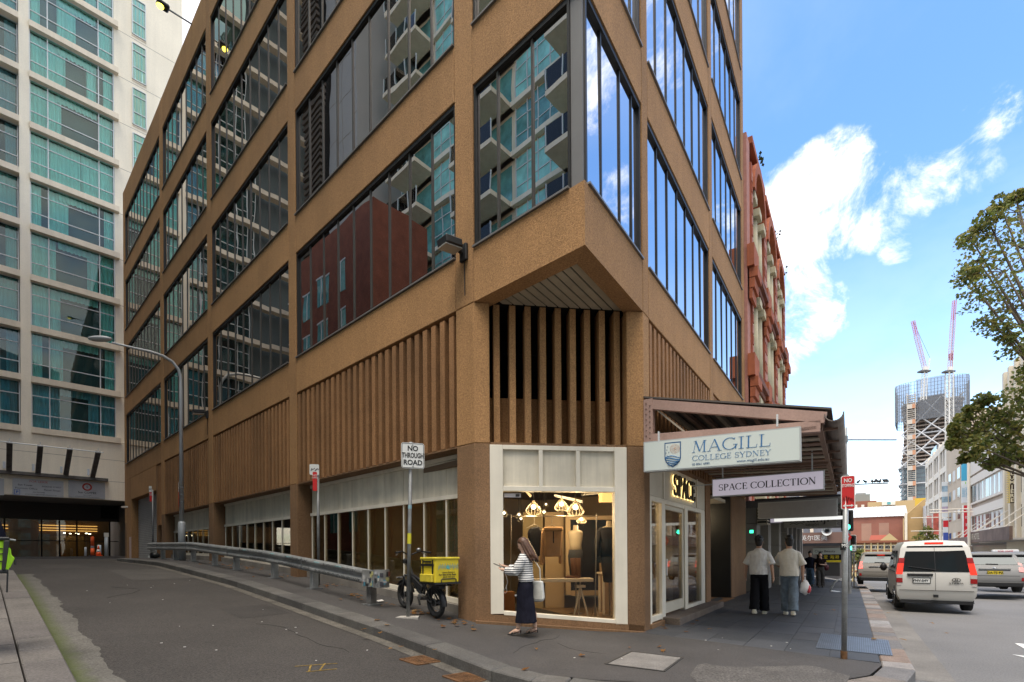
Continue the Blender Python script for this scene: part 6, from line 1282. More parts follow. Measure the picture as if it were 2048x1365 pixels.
gr.build('graffiti', m_sgk, rail, kind='stuff')
for b0_ in (6.9, 8.9, 5.9, 3.4, 4.4): gc.tube([rail_pt(b0_ + .03 * i, .10 + .02 * (i % 2)) for i in range(9)], .006, 4)
gc.build('graffiti', M('graffiti_teal', (.20, .42, .45), .6), rail, kind='stuff')
# wall floodlights
for (px, py, w_, lab) in ((930, 510, .40, 'black floodlight on the brown column nearest the corner'), (416, 831, .42, 'black floodlight on the brown column behind the street lamp')):
    u, z, D_ = fit(LF, px, py); T = thing('wall_floodlight', lab, 'floodlight', LF.pt(u, .1, z), 'floodlights on the lane front')
    MB().fbox(LF, u - .09, u + .09, .0, .06, z - .13, z + .17).build('wall_plate', m_sig, T, bevel=.01)
    p0 = LF.pt(u + .02, .05, z + .05); MB().beam(p0, LF.pt(u + .02, .2, z + .08), .08, .10).build('arm', m_sig, T)
    a, b = LF.pt(u + .03, .14, z + .10), LF.pt(u + .05, .50, z + .05); MB().beam(a, b, .30, .14).build('housing', m_sig, T, bevel=.02); MB().beam(a + UPV * -.085, b + UPV * -.085, .25, .02).build('lens', M('flood_lens', (.35, .34, .30), .2), T)
    st = MB().fbox(LF, u - .02, u + .03, .002, .004, z - .9, z - .14)
    MB().tube([LF.pt(u, .02, z - .1), LF.pt(u - .01, .02, z - .75)], .008, 5).build('cable', m_sig, T)
# lamp reaching out from the parapet
pu, pz_, _ = fit(LF, 384, 49); base = LF.pt(pu, .0, pz_); PF = Frame(base, n2, d2); u1, z1_, _ = fit(PF, 338, 20)
T = thing('parapet_lamp', 'dark lamp head glowing yellow on a thin arm over the lane from the parapet', 'lamp', base); MB().tube([base, PF.pt(u1, 0, z1_)], .03, 8).build('arm', m_galvd, T)
u2, z2_, _ = fit(PF, 313, 3); a, b = PF.pt(u1, 0, z1_), PF.pt(u2, 0, z2_); MB().beam(a, b, .34, .16).build('lamp_head', m_sig, T, bevel=.05); MB().ball(a.lerp(b, .72) - UPV * .09, .13, .13, .07, 10, 6).build('bulb', lamp_mat('parapet_bulb', (1, .85, .1), 1.6), T, smooth=True)
# bollards and cone before the tower entrance
def bol(px, a_lab, D_, h, r, mat, name, cat, y=1112.5):
    x = ray(px, 1110).x * D_; zb_ = HC + ray(px, y).z * D_; return thing(name, a_lab, cat, Vector((x, D_, zb_)))
m_orr = M('safety_orange', (.75, .10, .015), .55); 
T = bol(185, 'tall orange plastic bollard with silver bands before the tower entrance', 27.5, 1, .07, m_orr, 'safety_bollard', 'bollard'); o = T.location
MB().tube([o, o + UPV * .42], .085, 14).build('lower_tube', m_orr, T, smooth=True); MB().tube([o + UPV * .42, o + UPV * .70], .075, 14).build('silver_band', M('reflective', (.6, .6, .6), .4), T, smooth=True); MB().tube([o + UPV * .55, o + UPV * 1.04, o + UPV * 1.07], [.0755, .075, .05], 14).build('upper_tube', m_orr, T, smooth=True); MB().tube([o, o + UPV * .04], .16, 14).build('base', m_sig, T)
T = bol(197, 'small orange traffic cone beside the tall orange bollard', 27.8, .7, .1, m_orr, 'traffic_cone', 'cone'); o = T.location
MB().fbox(Frame(o, d2, n2), -.16, .16, -.16, .16, o.z, o.z + .04).build('base', m_orr, T); MB().tube([o + UPV * .04, o + UPV * .22], [.13, .095], 14).build('lower_cone', m_orr, T, smooth=True); MB().tube([o + UPV * .22, o + UPV * .36], [.095, .065], 14).build('white_band', m_sgw, T, smooth=True); MB().tube([o + UPV * .36, o + UPV * .58], [.065, .02], 14).build('upper_cone', m_orr, T, smooth=True)
for px, h, r, D_, lab in ((171, .47, .05, 28.5, 'thin steel bollard left of the orange bollard'), (198.5, .62, .09, 29.5, 'thick steel bollard behind the traffic cone'), (213, 1.0, .085, 27, 'tall pale steel bollard with a small box on top')):
    T = bol(px, lab, D_, h, r, m_galv, 'steel_bollard', 'bollard'); o = T.location; T['group'] = 'steel bollards before the tower'; MB().tube([o, o + UPV * h, o + UPV * (h + .03)], [r, r, r * .7], 12).build('shaft', m_alu, T, smooth=True)
    if h == 1.0: MB().fbox(Frame(o, d2, n2), -.09, .09, -.09, .09, o.z + 1.03, o.z + 1.25).build('sensor_box', m_whb, T)
u, z, _ = fit(LF, 256, 1014); T = thing('security_camera', 'small white security camera on the brown pier beside the roller door', 'camera', LF.pt(u, .05, z)); MB().beam(LF.pt(u, .0, z), LF.pt(u + .05, .3, z - .03), .09, .09).build('body', m_whb, T); MB().tube([LF.pt(u, 0, z), LF.pt(u, .12, z - .1)], .02, 6).build('bracket', m_sig, T)
g0 = AB(-.6, bx(305, -.6) - .3); T = thing('rubbish_bag', 'small dark rubbish bag beside the far end post of the guard rail', 'bag', g0); MB().ball(g0 + UPV * .12, .22, .18, .16, 12, 8, fn=lambda q: q * (1 + .12 * math.sin(7 * q.x + 5 * q.y))).build('bag', m_sig, T, smooth=True); MB().fbox(Frame(g0 + n2 * .19, d2, n2), -.06, .08, -.02, .02, g0.z + .04, g0.z + .13).build('paper', m_sgw, T)
# electric bicycle with a yellow delivery box
r0 = G(872, 1236); r0 = Vector((r0.x, r0.y, r0.z)); f0 = AB(-.28, ab(r0)[1] + 1.12); bd = (f0 - r0); bd.normalize(); bs_d = Vector((bd.y, -bd.x, 0)).normalized()  # bs_d points towards the wall/right
T = thing('delivery_bicycle', 'black electric delivery bicycle with a yellow box locked to the leaning sign pole', 'bicycle', r0)
m_bk = M('bike_black', (.014, .014, .015), .4); m_ty = M('tyre_black', (.016, .016, .016), .8); m_sp = M('spoke_grey', (.25, .25, .25), .4, .8); m_ybx = M('box_yellow', (.62, .48, .02), .6, noise=(5, .1)); m_ybd = M('box_yellow_worn', (.50, .40, .03), .7, noise=(8, .25))
R_ = .27
BP = lambda x, y, z: r0 + bd * x + bs_d * y + UPV * z
def wheel(x, nm):
    tr = []; 
    ring = [BP(x + (R_ - .045) * math.cos(t), 0, R_ + (R_ - .045) * math.sin(t)) for t in [2 * math.pi * i / 28 for i in range(29)]]
    w = MB().tube(ring, .048, 10, cap=False).build(nm, m_ty, T, smooth=True)
    ring = [BP(x + (R_ - .09) * math.cos(t), 0, R_ + (R_ - .09) * math.sin(t)) for t in [2 * math.pi * i / 28 for i in range(29)]]; MB().tube(ring, .016, 6, cap=False).build('rim', m_bk, w)
    sp = MB()
    for i in range(14): t = 2 * math.pi * i / 14; sp.tube([BP(x, .03 * (-1) ** i, R_), BP(x + (R_ - .1) * math.cos(t), 0, R_ + (R_ - .1) * math.sin(t))], .004, 4)
    sp.build('spoke', m_sp, w, kind='stuff'); MB().tube([BP(x, -.07, R_), BP(x, .07, R_)], .055, 12).build('hub', m_bk, w); MB().tube([BP(x, -.055, R_), BP(x, -.05, R_)], .085, 14).build('brake_disc', m_sp, w)
wheel(0, 'rear_wheel'); wheel(1.12, 'front_wheel')
for x in (0, 1.12):
    fd = MB(); rg = []
    for i in range(13):
        t = rad(-5 + 165 * i / 12) if x == 0 else rad(15 + 130 * i / 12); rg.append([BP(x - (R_ + .03 + e) * math.cos(t), s * .065, R_ + (R_ + .03 + e) * math.sin(t)) for s, e in ((-1, -.03), (-.6, .0), (.6, 0), (1, -.03))])
    fd.loft(rg, cap=False).build('mudguard', m_bk, T, smooth=True, recalc=False)
fr = MB(); fr.tube([BP(.98, 0, .86), BP(.62, 0, .42), BP(.42, 0, .34)], .035, 8); fr.tube([BP(.42, 0, .34), BP(.30, 0, .78), BP(.28, 0, .84)], .025, 8); fr.tube([BP(.88, 0, .70), BP(.36, 0, .58)], .028, 8)
for s in (-.075, .075): fr.tube([BP(0, s, R_), BP(.42, s * .6, .33)], .018, 6); fr.tube([BP(0, s, R_), BP(.34, s * .6, .62)], .016, 6); fr.tube([BP(1.12, s, R_), BP(1.0, s, .66)], .022, 8)
fr.tube([BP(1.0, -.08, .66), BP(1.0, .08, .66)], .025, 8); fr.tube([BP(1.0, 0, .62), BP(.95, 0, 1.02)], .026, 8); fr.build('frame', m_bk, T, smooth=True)
MB().beam(BP(.42, 0, .46), BP(.8, 0, .62), .09, .12).build('battery', m_bk, T, bevel=.015); MB().ball(BP(.3, 0, .88), .14, .09, .05, 12, 6).build('saddle', m_bk, T, smooth=True); MB().tube([BP(.42, -.1, .32), BP(.42, .1, .32)], .06, 12).build('crank', m_sp, T); MB().beam(BP(.42, -.12, .32), BP(.32, -.14, .2), .03, .03).build('pedal', m_bk, T); MB().beam(BP(.42, .12, .32), BP(.52, .14, .44), .03, .03).build('pedal', m_bk, T)
MB().tube([BP(.80, -.36, 1.12), BP(.88, -.2, 1.14), BP(.94, -.05, 1.07), BP(.94, .05, 1.07), BP(.88, .2, 1.14), BP(.80, .36, 1.12)], .015, 8).build('handlebar', m_bk, T); 
for s in (-1, 1): MB().tube([BP(.78, .38 * s, 1.12), BP(.83, .26 * s, 1.13)], .021, 8).build('grip', m_ty, T); MB().tube([BP(.9, .24 * s, 1.12), BP(.86, .34 * s, 1.06)], .007, 5).build('brake_lever', m_sp, T)
MB().ball(BP(.86, .16, 1.17), .05, .05, .04, 10, 6).build('phone_holder', m_sp, T, smooth=True); MB().tube([BP(.85, -.25, 1.12), BP(.95, -.2, .96), BP(1.0, -.03, .85)], .006, 5).build('cable', m_bk, T); MB().tube([BP(1.02, 0, .92), BP(1.12, 0, .93)], .05, 10).build('headlamp', m_bk, T)
rk = MB(); 
for s in (-.14, .14): rk.tube([BP(-.32, s, .62), BP(.26, s, .62)], .012, 6); rk.tube([BP(0, s * .6, R_), BP(-.1, s, .62)], .01, 6); rk.tube([BP(0, s * .6, R_), BP(.15, s, .62)], .01, 6)
for x in (-.3, -.05, .2): rk.tube([BP(x, -.14, .62), BP(x, .14, .62)], .01, 6)
rk.build('rack', m_bk, T); MB().beam(BP(-.2, 0, .58), BP(.0, 0, .58), .12, .07).build('tail_battery', m_bk, T)
bxF = Frame(r0, bd, bs_d); x0_, x1_, yy, zb0, zb1 = -.38, .10, .25, .645, 1.085
bm_ = MB().fbox(bxF, x0_, x1_, -yy, yy, r0.z + zb0, r0.z + zb1).build('delivery_box', m_ybx, T, bevel=.02)
MB().fbox(bxF, x0_ - .012, x1_ + .012, -yy - .012, yy + .012, r0.z + zb1 - .03, r0.z + zb1 + .015).build('lid', m_ybd, bm_, bevel=.01)
MB().fbox(bxF, x0_ - .018, x1_ + .018, -yy - .018, yy + .018, r0.z + zb0 - .02, r0.z + zb0 + .012).build('tray', m_bk, bm_)
for x in (-.30, .02): MB().fbox(bxF, x - .02, x + .02, -yy - .008, -yy, r0.z + zb0, r0.z + zb1 - .03).build('strap', m_bk, bm_)
MB().fbox(bxF, x0_ + .04, x1_ - .04, -yy - .05, -yy - .001, r0.z + zb0 + .02, r0.z + zb0 + .16).build('pocket', m_ybd, bm_, bevel=.01); MB().fbox(bxF, x0_ + .03, x1_ - .03, -yy - .02, -yy - .009, r0.z + zb1 - .14, r0.z + zb1 - .10).build('buckle_band', m_bk, bm_); MB().fbox(bxF, x0_ + .12, x1_ - .14, -yy - .025, -yy - .001, r0.z + zb1 - .08, r0.z + zb1 - .05).build('buckle', m_bk, bm_)
rb = -bd; rx = bs_d
def bt(y, z): return BP(x0_ - .004, y, z)
text(bm_, 'Lithium Bicycle Li', bt(.02, .865), rx, .038, m_sgk, ext=.001); text(bm_, 'For Sale & For Rent', bt(.0, .825), rx, .044, m_sgk, ext=.001, bold=.001); text(bm_, '0410 777 557', bt(.03, .78), rx, .045, m_sgk, ext=.001)
MB().add([bt(.01 + .035 * math.cos(t), .955 + .035 * math.sin(t)) for t in [2 * math.pi * i / 16 for i in range(16)]], [tuple(range(16))]).build('emblem', M('emblem_teal', (.08, .42, .34), .6), bm_)
gb = MB(); 
for i in range(16): y = -.19 + .026 * i; gb.tube([bt(y, .91 + .02 * (i % 3)), bt(y + .012, .99 + .03 * (i % 2)), bt(y + .03, .93)], .003, 4)
gb.build('scribble', M('scribble_blue', (.20, .38, .45), .6), bm_)
hp = [bt(-.13, .665), bt(-.13, .735), bt(-.115, .75), bt(.165, .75), bt(.18, .735), bt(.18, .665)]; MB().tube(hp, .009, 6).build('guard_bar', m_bk, bm_)
MB().tube([BP(1.02, -.08, .62), BP(1.05, -.16, .6), BP(1.02, -.24, .62), BP(.98, -.14, .64), BP(1.02, -.08, .62)], .012, 6).build('lock', m_bk, T)

# ================================================================== VEHICLES
m_glv = tinted_mirror('car_glass', (.40, .44, .47), .02, .2, (.012, .013, .014)); m_tyre = m_ty; m_alloy = M('alloy', (.34, .34, .35), .35, .8); m_tail = M('tail_red', (.26, .008, .008), .25, 0, .6); m_tail_on = M('tail_lit', (.34, .012, .008), .3, emit=(1, .04, .01, .28)); m_trim = M('trim_black', (.014, .014, .015), .5); m_chr = M('chrome', (.6, .6, .6), .15, 1)
def paint(n, c, met=.0): return M(n, c, .45, 0, .2, coat=.08)
def car(name, label, cat, pos, L, Wd, sec, paintm, wheels, wr, group=None, back=None, hidden=False):
    """sec: list of stations from tail to nose; each a list of (y, halfwidth, z) from sill to roof centreline"""
    ORI = Vector(pos); F = Frame(ORI, d1, n1)
    T = thing(name, label, cat, ORI, group); W3 = lambda y, x, z: F.pt(y, x, ORI.z + z)
    rings = [[W3(y, -w, z) for y, w, z in s] + [W3(y, w, z) for y, w, z in reversed(s)] for s in sec]
    mb = MB().loft(rings, cap=False); ns = len(sec[0])
    for r0_ in (0, len(sec) - 1):
        for i in range(ns - 1): a_ = r0_ * 2 * ns; mb.f.append((a_ + i, a_ + i + 1, a_ + 2 * ns - 2 - i, a_ + 2 * ns - 1 - i))
    body = mb.build('body', paintm, T, smooth=True)
    m_ = body.modifiers.new('edge', 'EDGE_SPLIT'); m_.split_angle = rad(38)
    for y in wheels:
        for s in (-1, 1):
            c0_ = W3(y, s * (Wd / 2 - .20), wr); c1_ = W3(y, s * (Wd / 2 + .01), wr)
            w = MB().tube([W3(y, s * (Wd / 2 - .21), wr), W3(y, s * (Wd / 2 - .19), wr), W3(y, s * (Wd / 2 - .01), wr), W3(y, s * (Wd / 2 + .01), wr)], [wr * .92, wr, wr, wr * .93], 20).build('wheel', m_tyre, T, smooth=True)
            MB().tube([W3(y, s * (Wd / 2 + .0), wr), W3(y, s * (Wd / 2 + .018), wr)], wr * .66, 16).build('rim', m_alloy, w)
            for k in range(5): a = 2 * math.pi * k / 5; MB().beam(W3(y, s * (Wd / 2 + .02), wr), W3(y + wr * .6 * math.cos(a), s * (Wd / 2 + .02), wr + wr * .6 * math.sin(a)), .05, .02).build('spoke', m_trim, w)
    def patch(nm, mat, pts, e=.008):
        c = sum(pts, Vector()) / len(pts); n = len(pts); nr = Vector()
        for i in range(n): a, b = pts[i] - c, pts[(i + 1) % n] - c; nr += a.cross(b)
        nr.normalize(); ctr = W3(L / 2, 0, .8)
        if nr.dot(c - ctr) < 0: nr = -nr
        return MB().add([p + nr * e for p in pts] + [p - nr * .02 for p in pts], [tuple(range(n)), tuple(range(2 * n - 1, n - 1, -1))] + [(i, (i + 1) % n, (i + 1) % n + n, i + n) for i in range(n)]).build(nm, mat, T)
    return T, W3, patch, body
vp = G(1866, 1216, -.15); vz = HC + ray(1866, 1216).z * 14.4
vy = 14.5; vx0 = ray(1800, 1216).x * vy
rl = Vector((ray(1791, 1216).x * vy, vy, 0)); VZ = HC + ray(1800, 1216).z * vy; Wv, Hv = 1.66, 1.93
pos = rl - d1 * .75 + n1 * (Wv / 2 - .02); pos.z = VZ
hw = Wv / 2
sec = [[(.06, hw * .90, .30), (.0, hw * .985, .45), (-.03, hw, .62), (-.02, hw, 1.02), (.06, hw * .955, 1.25), (.20, hw * .87, 1.72), (.30, hw * .76, 1.89), (.36, 0.0, Hv)],
       [(.5, hw * .93, .26), (.5, hw, .42), (.5, hw, .62), (.5, hw, 1.05), (.5, hw * .965, 1.25), (.5, hw * .885, 1.74), (.5, hw * .77, 1.90), (.5, 0, Hv + .015)],
       [(2.6, hw * .93, .26), (2.6, hw, .42), (2.6, hw, .62), (2.6, hw, 1.05), (2.6, hw * .965, 1.25), (2.6, hw * .885, 1.74), (2.6, hw * .77, 1.91), (2.6, 0, Hv + .03)],
       [(3.7, hw * .93, .26), (3.7, hw, .42), (3.7, hw, .62), (3.7, hw, 1.05), (3.8, hw * .95, 1.2), (3.4, hw * .87, 1.7), (3.3, hw * .75, 1.85), (3.3, 0, Hv - .03)],
       [(4.6, hw * .9, .26), (4.65, hw * .95, .42), (4.68, hw * .94, .62), (4.55, hw * .9, .95), (4.4, hw * .86, 1.05), (4.3, hw * .8, 1.12), (4.25, hw * .7, 1.15), (4.25, 0, 1.18)],
       [(4.85, hw * .8, .3), (4.92, hw * .82, .42), (4.95, hw * .8, .6), (4.9, hw * .76, .8), (4.85, hw * .7, .85), (4.8, hw * .6, .88), (4.8, hw * .5, .9), (4.8, 0, .9)]]
m_van = paint('van_white', (.50, .485, .45))
T, W3, patch, body = car('people_mover', 'white people mover van with lit tail lights stopped nearest the kerb', 'van', pos, 5, Wv, sec, m_van, (.80, 3.95), .335)
rw_ = lambda y, z: lerp_tab([(.30, .06), (.45, 0), (.62, -.03), (1.02, -.02), (1.25, .06), (1.72, .20), (1.89, .30)], z); hwz = lambda z: hw * lerp_tab([(.30, .9), (.45, .985), (.62, 1), (1.02, 1), (1.25, .955), (1.72, .87), (1.89, .76)], z)
RP = lambda f, z, e=0: W3(rw_(0, z) - e, hwz(z) * f, z)
rg = patch('rear_window', m_glv, [RP(-.86, 1.08), RP(.86, 1.08), RP(.88, 1.25), RP(.84, 1.78), RP(-.84, 1.78), RP(-.88, 1.25)], .012)
MB().tube([RP(-.70, 1.22, .035), RP(.02, 1.13, .035)], .01, 5).build('wiper', m_trim, T)
MB().beam(RP(0, 1.05, .014), RP(0, .58, .012), .008, .006).build('door_gap', m_trim, T); MB().beam(RP(.0, 1.78, .02), RP(.0, 1.08, .026), .008, .006).build('door_gap', m_trim, T)
MB().beam(RP(-.93, .575, .012), RP(.93, .575, .012), .006, .012).build('bumper_gap', m_trim, T); MB().beam(RP(-.72, 1.0, .02), RP(-.06, 1.0, .02), .05, .07).build('handle_recess', m_trim, T, bevel=.015)
for s in (-1, 1):
    for z0, z1, m in ((.78, .90, m_tail), (.905, 1.0, M('lamp_clear', (.45, .40, .38), .25)), (1.005, 1.3, m_tail_on), (1.305, 1.45, m_tail)):
        pts = [RP(s * .84, z0), RP(s * 1.0, z0), RP(s * 1.0, z1), RP(s * .84, z1)]; patch('tail_light', m, pts, .016); 
        so = Vector(W3(0, s * .01, 0) - W3(0, 0, 0))
        q = [W3(rw_(0, z0), s * (hwz(z0) + .006), z0), W3(rw_(0, z0) + .12, s * (hwz(z0) + .008), z0), W3(rw_(0, z1) + .12, s * (hwz(z1) + .008), z1), W3(rw_(0, z1), s * (hwz(z1) + .006), z1)]; MB().add(q, [(0, 1, 2, 3)]).build('tail_light', m, T)
    patch('reflector', M('lamp_clear', (.45, .40, .38), .25), [RP(s * .88, .70), RP(s * .99, .70), RP(s * .99, .76), RP(s * .88, .76)], .014)
    w = MB(); zs0, zs1 = 1.16, 1.66
    for a, b in ((.55, 1.45), (1.55, 2.55), (2.62, 3.3)):
        MB().add([W3(y, s * (lerp_tab([(1.05, hw), (1.25, hw * .965), (1.74, hw * .885)], z) + .012), z) for y, z in ((a, zs0), (b, zs0), (b - (.35 if b > 3 else 0), zs1), (a, zs1))], [(0, 1, 2, 3)]).build('side_window', m_glv, T)
    mr = MB().ball(W3(3.35, s * (hw + .14), 1.12), .10, .09, .13, 10, 8).build('wing_mirror', m_trim, T, smooth=True); MB().beam(W3(3.42, s * hw * .95, 1.05), W3(3.37, s * (hw + .1), 1.07), .06, .05).build('mirror_arm', m_van, mr)
    MB().beam(W3(.5, s * (hw + .006), 1.06), W3(3.3, s * (hw + .006), 1.06), .01, .02).build('side_rail', m_trim, T)
pl_ = MB().beam(RP(-.56, .84, .02), RP(-.14, .84, .02), .012, .115).build('number_plate', m_sgw, T); text(pl_, 'YNV-54Y', W3(-.055, -.315, .84), n1, .085, m_sgk, bold=.002); MB().beam(RP(-.58, .84, .014), RP(-.12, .84, .014), .01, .14).build('plate_frame', m_trim, T)
em = MB(); c = W3(-.045, .42, .87)
em.tube([c + n1 * (.085 * math.cos(t)) + UPV * (.048 * math.sin(t)) for t in [2 * math.pi * i / 20 for i in range(21)]], .007, 5, cap=False); em.beam(c - n1 * .03 - UPV * .035, c - n1 * .015 + UPV * .035, .012, .012); em.beam(c + n1 * .015 - UPV * .035, c + n1 * .03 + UPV * .035, .012, .012); em.beam(c - n1 * .02, c + n1 * .02, .012, .012); em.build('badge', m_trim, T)
text(T, 'STARIA', W3(-.045, .42, .78), n1, .06, m_trim, sx=1.5); MB().fbox(Frame(T.location, d1, n1), -.12, -.02, -.05, .05, T.location.z + .40, T.location.z + .47).build('tow_hitch', m_trim, T); MB().fbox(Frame(T.location, d1, n1), .02, .5, -hw * .9, hw * .9, T.location.z + .22, T.location.z + .31).build('under_tray', m_trim, T); MB().beam(RP(-.3, 1.855, .0), RP(.3, 1.855, .0), .06, .045).build('brake_light', m_tail_on, T); MB().fbox(Frame(T.location, d1, n1), .6, 4.4, -hw * .8, hw * .8, T.location.z + .2, T.location.z + .3).build('floor_pan', m_trim, T)
def suv(name, label, px, ybot, D_, W_, H_, pm, lit, plate, group, Lc=4.5, taxi=False, hatch=.75):
    zb_ = HC + ray(px, ybot).z * D_; hw = W_ / 2; wr = .33; pos = Vector((ray(px, ybot).x * D_, D_, zb_)); k = H_
    sec = [[(.10, hw * .88, .25 * k / 1.65), (.0, hw * .97, .38), (.0, hw, .60), (.12, hw * .985, .80), (.20, hw * .95, .98), (.20 + hatch * .45, hw * .80, k * .92), (.32 + hatch * .5, hw * .66, k * .985), (.34 + hatch * .5, 0, k)],
           [(.6, hw * .92, .24), (.6, hw, .38), (.6, hw * 1.0, .6), (.6, hw, .82), (.7, hw * .97, 1.0), (.95, hw * .83, k * .94), (1.05, hw * .68, k), (1.05, 0, k * 1.015)],
           [(2.3, hw * .92, .24), (2.3, hw, .38), (2.3, hw, .6), (2.3, hw, .82), (2.3, hw * .96, 1.0), (2.2, hw * .82, k * .95), (2.2, hw * .68, k * 1.0), (2.2, 0, k * 1.02)],
           [(3.3, hw * .92, .24), (3.3, hw, .38), (3.3, hw, .6), (3.3, hw * .97, .82), (3.3, hw * .93, .97), (3.0, hw * .84, 1.1), (2.9, hw * .7, 1.14), (2.9, 0, 1.16)],
           [(Lc - .1, hw * .8, .28), (Lc, hw * .82, .38), (Lc, hw * .8, .58), (Lc - .1, hw * .74, .72), (Lc - .2, hw * .7, .78), (Lc - .3, hw * .6, .8), (Lc - .3, hw * .5, .82), (Lc - .3, 0, .82)]]
    T, W3, patch, body = car(name, label, 'car', pos, Lc, W_, sec, pm, (.78, 3.45), wr, group)
    r = sec[0]; rY = lambda z: lerp_tab([(q[2], q[0]) for q in r], z); rW = lambda z: lerp_tab([(q[2], q[1]) for q in r], z); RP = lambda f, z, e=0: W3(rY(z) - e, rW(z) * f, z)
    patch('rear_window', m_glv, [RP(-.84, 1.02), RP(.84, 1.02), RP(.84, k * .9), RP(-.84, k * .9)], .012); MB().beam(RP(-.9, k * .94, .06), RP(.9, k * .94, .06), .16, .04).build('spoiler', pm, T, bevel=.01)
    for s in (-1, 1):
        patch('tail_light', m_tail_on if lit else m_tail, [RP(s * .80, .76), RP(s * 1.0, .74), RP(s * 1.0, 1.06), RP(s * .88, 1.10)], .018)
        q = [W3(rY(z) + dy, s * (rW(z) + .008), z) for z, dy in ((.76, -.0), (.78, .22), (1.02, .18), (1.06, .0))]; MB().add(q, [(0, 1, 2, 3)]).build('tail_light', m_tail_on if lit else m_tail, T)
        patch('reflector', m_tail, [RP(s * .86, .44), RP(s * .96, .44), RP(s * .96, .56), RP(s * .86, .56)], .014)
        for a, b in ((.95, 1.75), (1.82, 2.65)): MB().add([W3(y, s * (lerp_tab([(1.0, hw * .97), (k * .94, hw * .83)], z) + .012), z) for y, z in ((a - .1, 1.04), (b + (.2 if b > 2 else 0), 1.04), (b - .1, k * .9), (a + .08, k * .9))], [(0, 1, 2, 3)]).build('side_window', m_glv, T)
        MB().ball(W3(2.75, s * (hw + .10), 1.03), .09, .07, .08, 8, 6).build('wing_mirror', pm, T, smooth=True)
    F = Frame(pos, d1, n1); MB().fbox(F, -.015, .6, -hw * .93, hw * .93, zb_ + .22, zb_ + .40).build('lower_bumper', m_trim, T, bevel=.03); MB().beam(RP(-.55, .86, .03), RP(.55, .86, .03), .04, .035).build('garnish', m_chr, T)
    MB().beam(RP(-.8, .62, .008), RP(.8, .62, .008), .006, .012).build('tailgate_gap', m_trim, T); MB().tube([RP(-.3, 1.05, .03), RP(.15, 1.04, .03)], .012, 5).build('wiper', m_trim, T)
    MB().fbox(F, .6, Lc - .5, -hw * .8, hw * .8, zb_ + .18, zb_ + .27).build('floor_pan', m_trim, T)
    if plate: p_ = MB().beam(RP(-.27, .73, .03), RP(.27, .73, .03), .012, .13).build('number_plate', plate[1], T); text(p_, plate[0], RP(0, .73, .04), n1, .11, m_sgk, bold=.002)
    MB().ball(RP(0, .90, .04), .07, .03, .04, 10, 6).build('badge', m_chr, T)
    if lit: MB().beam(RP(-.2, k * .92, .15), RP(.2, k * .92, .15), .02, .03).build('brake_light', m_tail_on, T)
    if taxi: b_ = MB().fbox(F, 1.2, 1.4, -.5, .5, zb_ + k * 1.01, zb_ + k * 1.01 + .16).build('roof_sign', m_sgw, T, bevel=.03); text(b_, 'FOR LEASE', W3(1.19, 0, k * 1.01 + .08), n1, .12, m_sgr)
    return T
suv('silver_wagon', 'silver wagon with a yellow number plate right of the white van', 1991, 1186, 18.3, 1.62, 1.48, paint('silver_paint', (.17, .17, .167), .4), False, ('DA·75·PZ', M('plate_yellow', (.60, .45, .02), .5)), 'cars in the street', taxi=False)
suv('blue_wagon', 'dark blue wagon with a white roof sign behind the silver wagon', 2024, 1168, 24.5, 1.75, 1.5, paint('blue_paint', (.012, .025, .16)), False, None, 'cars in the street', taxi=True)
suv('grey_wagon', 'pale grey car cut off by the right edge of the photo', 2075, 1183, 18.6, 1.75, 1.45, paint('grey_paint', (.17, .175, .18), .4), False, None, 'cars in the street')
suv('champagne_wagon', 'champagne wagon with glowing brake lights seen left of the van', 1763, 1172, 22.5, 1.72, 1.5, paint('champagne_paint', (.15, .135, .115), .35), True, None, 'cars in the street')
suv('white_hatchback', 'white hatchback crossing far down the street', 1737, 1157, 60, 1.8, 1.5, paint('white_paint', (.66, .66, .65)), False, None, 'cars in the street')
# ================================================================== SHOP INTERIOR
m_bulb = lamp_mat('warm_bulb', (1, .84, .56), 6); m_wire = M('lamp_wire', (.48, .41, .30), .4, .3); m_flex = M('flex_black', (.02, .02, .02), .6)
def inside(px, py, d): Fd = CF.shift(0, -d); u, z, D_ = fit(Fd, px, py); return Fd.pt(u, 0, z), D_
PN = [(1067, 1017, 15.5, 1.0, 'large wire cage pendant lamp at the left of the shop window'), (1123, 1011, 14, 1.3, 'middle wire cage pendant lamp, upper of the close pair'), (1151, 1018, 17, .9, 'largest wire cage pendant lamp, right of the close pair'),
      (1088, 1026, 7.5, 2.6, 'small cage lamp just right of the large left pendant'), (1163, 1041, 10, 2.0, 'flat cage lamp hanging lowest at the right of the window'), (1042, 1039, 6.5, 3.0, 'small cage lamp lower of the pair near the left jamb'), (1061, 1046, 6.5, 3.4, 'small lowest cage lamp in the middle left of the window'), (1038, 1031, 7, 2.4, 'small cage lamp upper of the pair near the left jamb'), (1008, 1028, 8, 1.2, 'cage lamp half hidden behind the left window jamb'),
      (1078, 1016, 5, 3.2, 'tiny far lamp seen through the large left pendant'), (1092, 1010, 5, 3.3, 'tiny far lamp with a dark shade above the small cage lamp'), (1346, 1022, 8, None, 'cage lamp seen through the street-side shop door')]
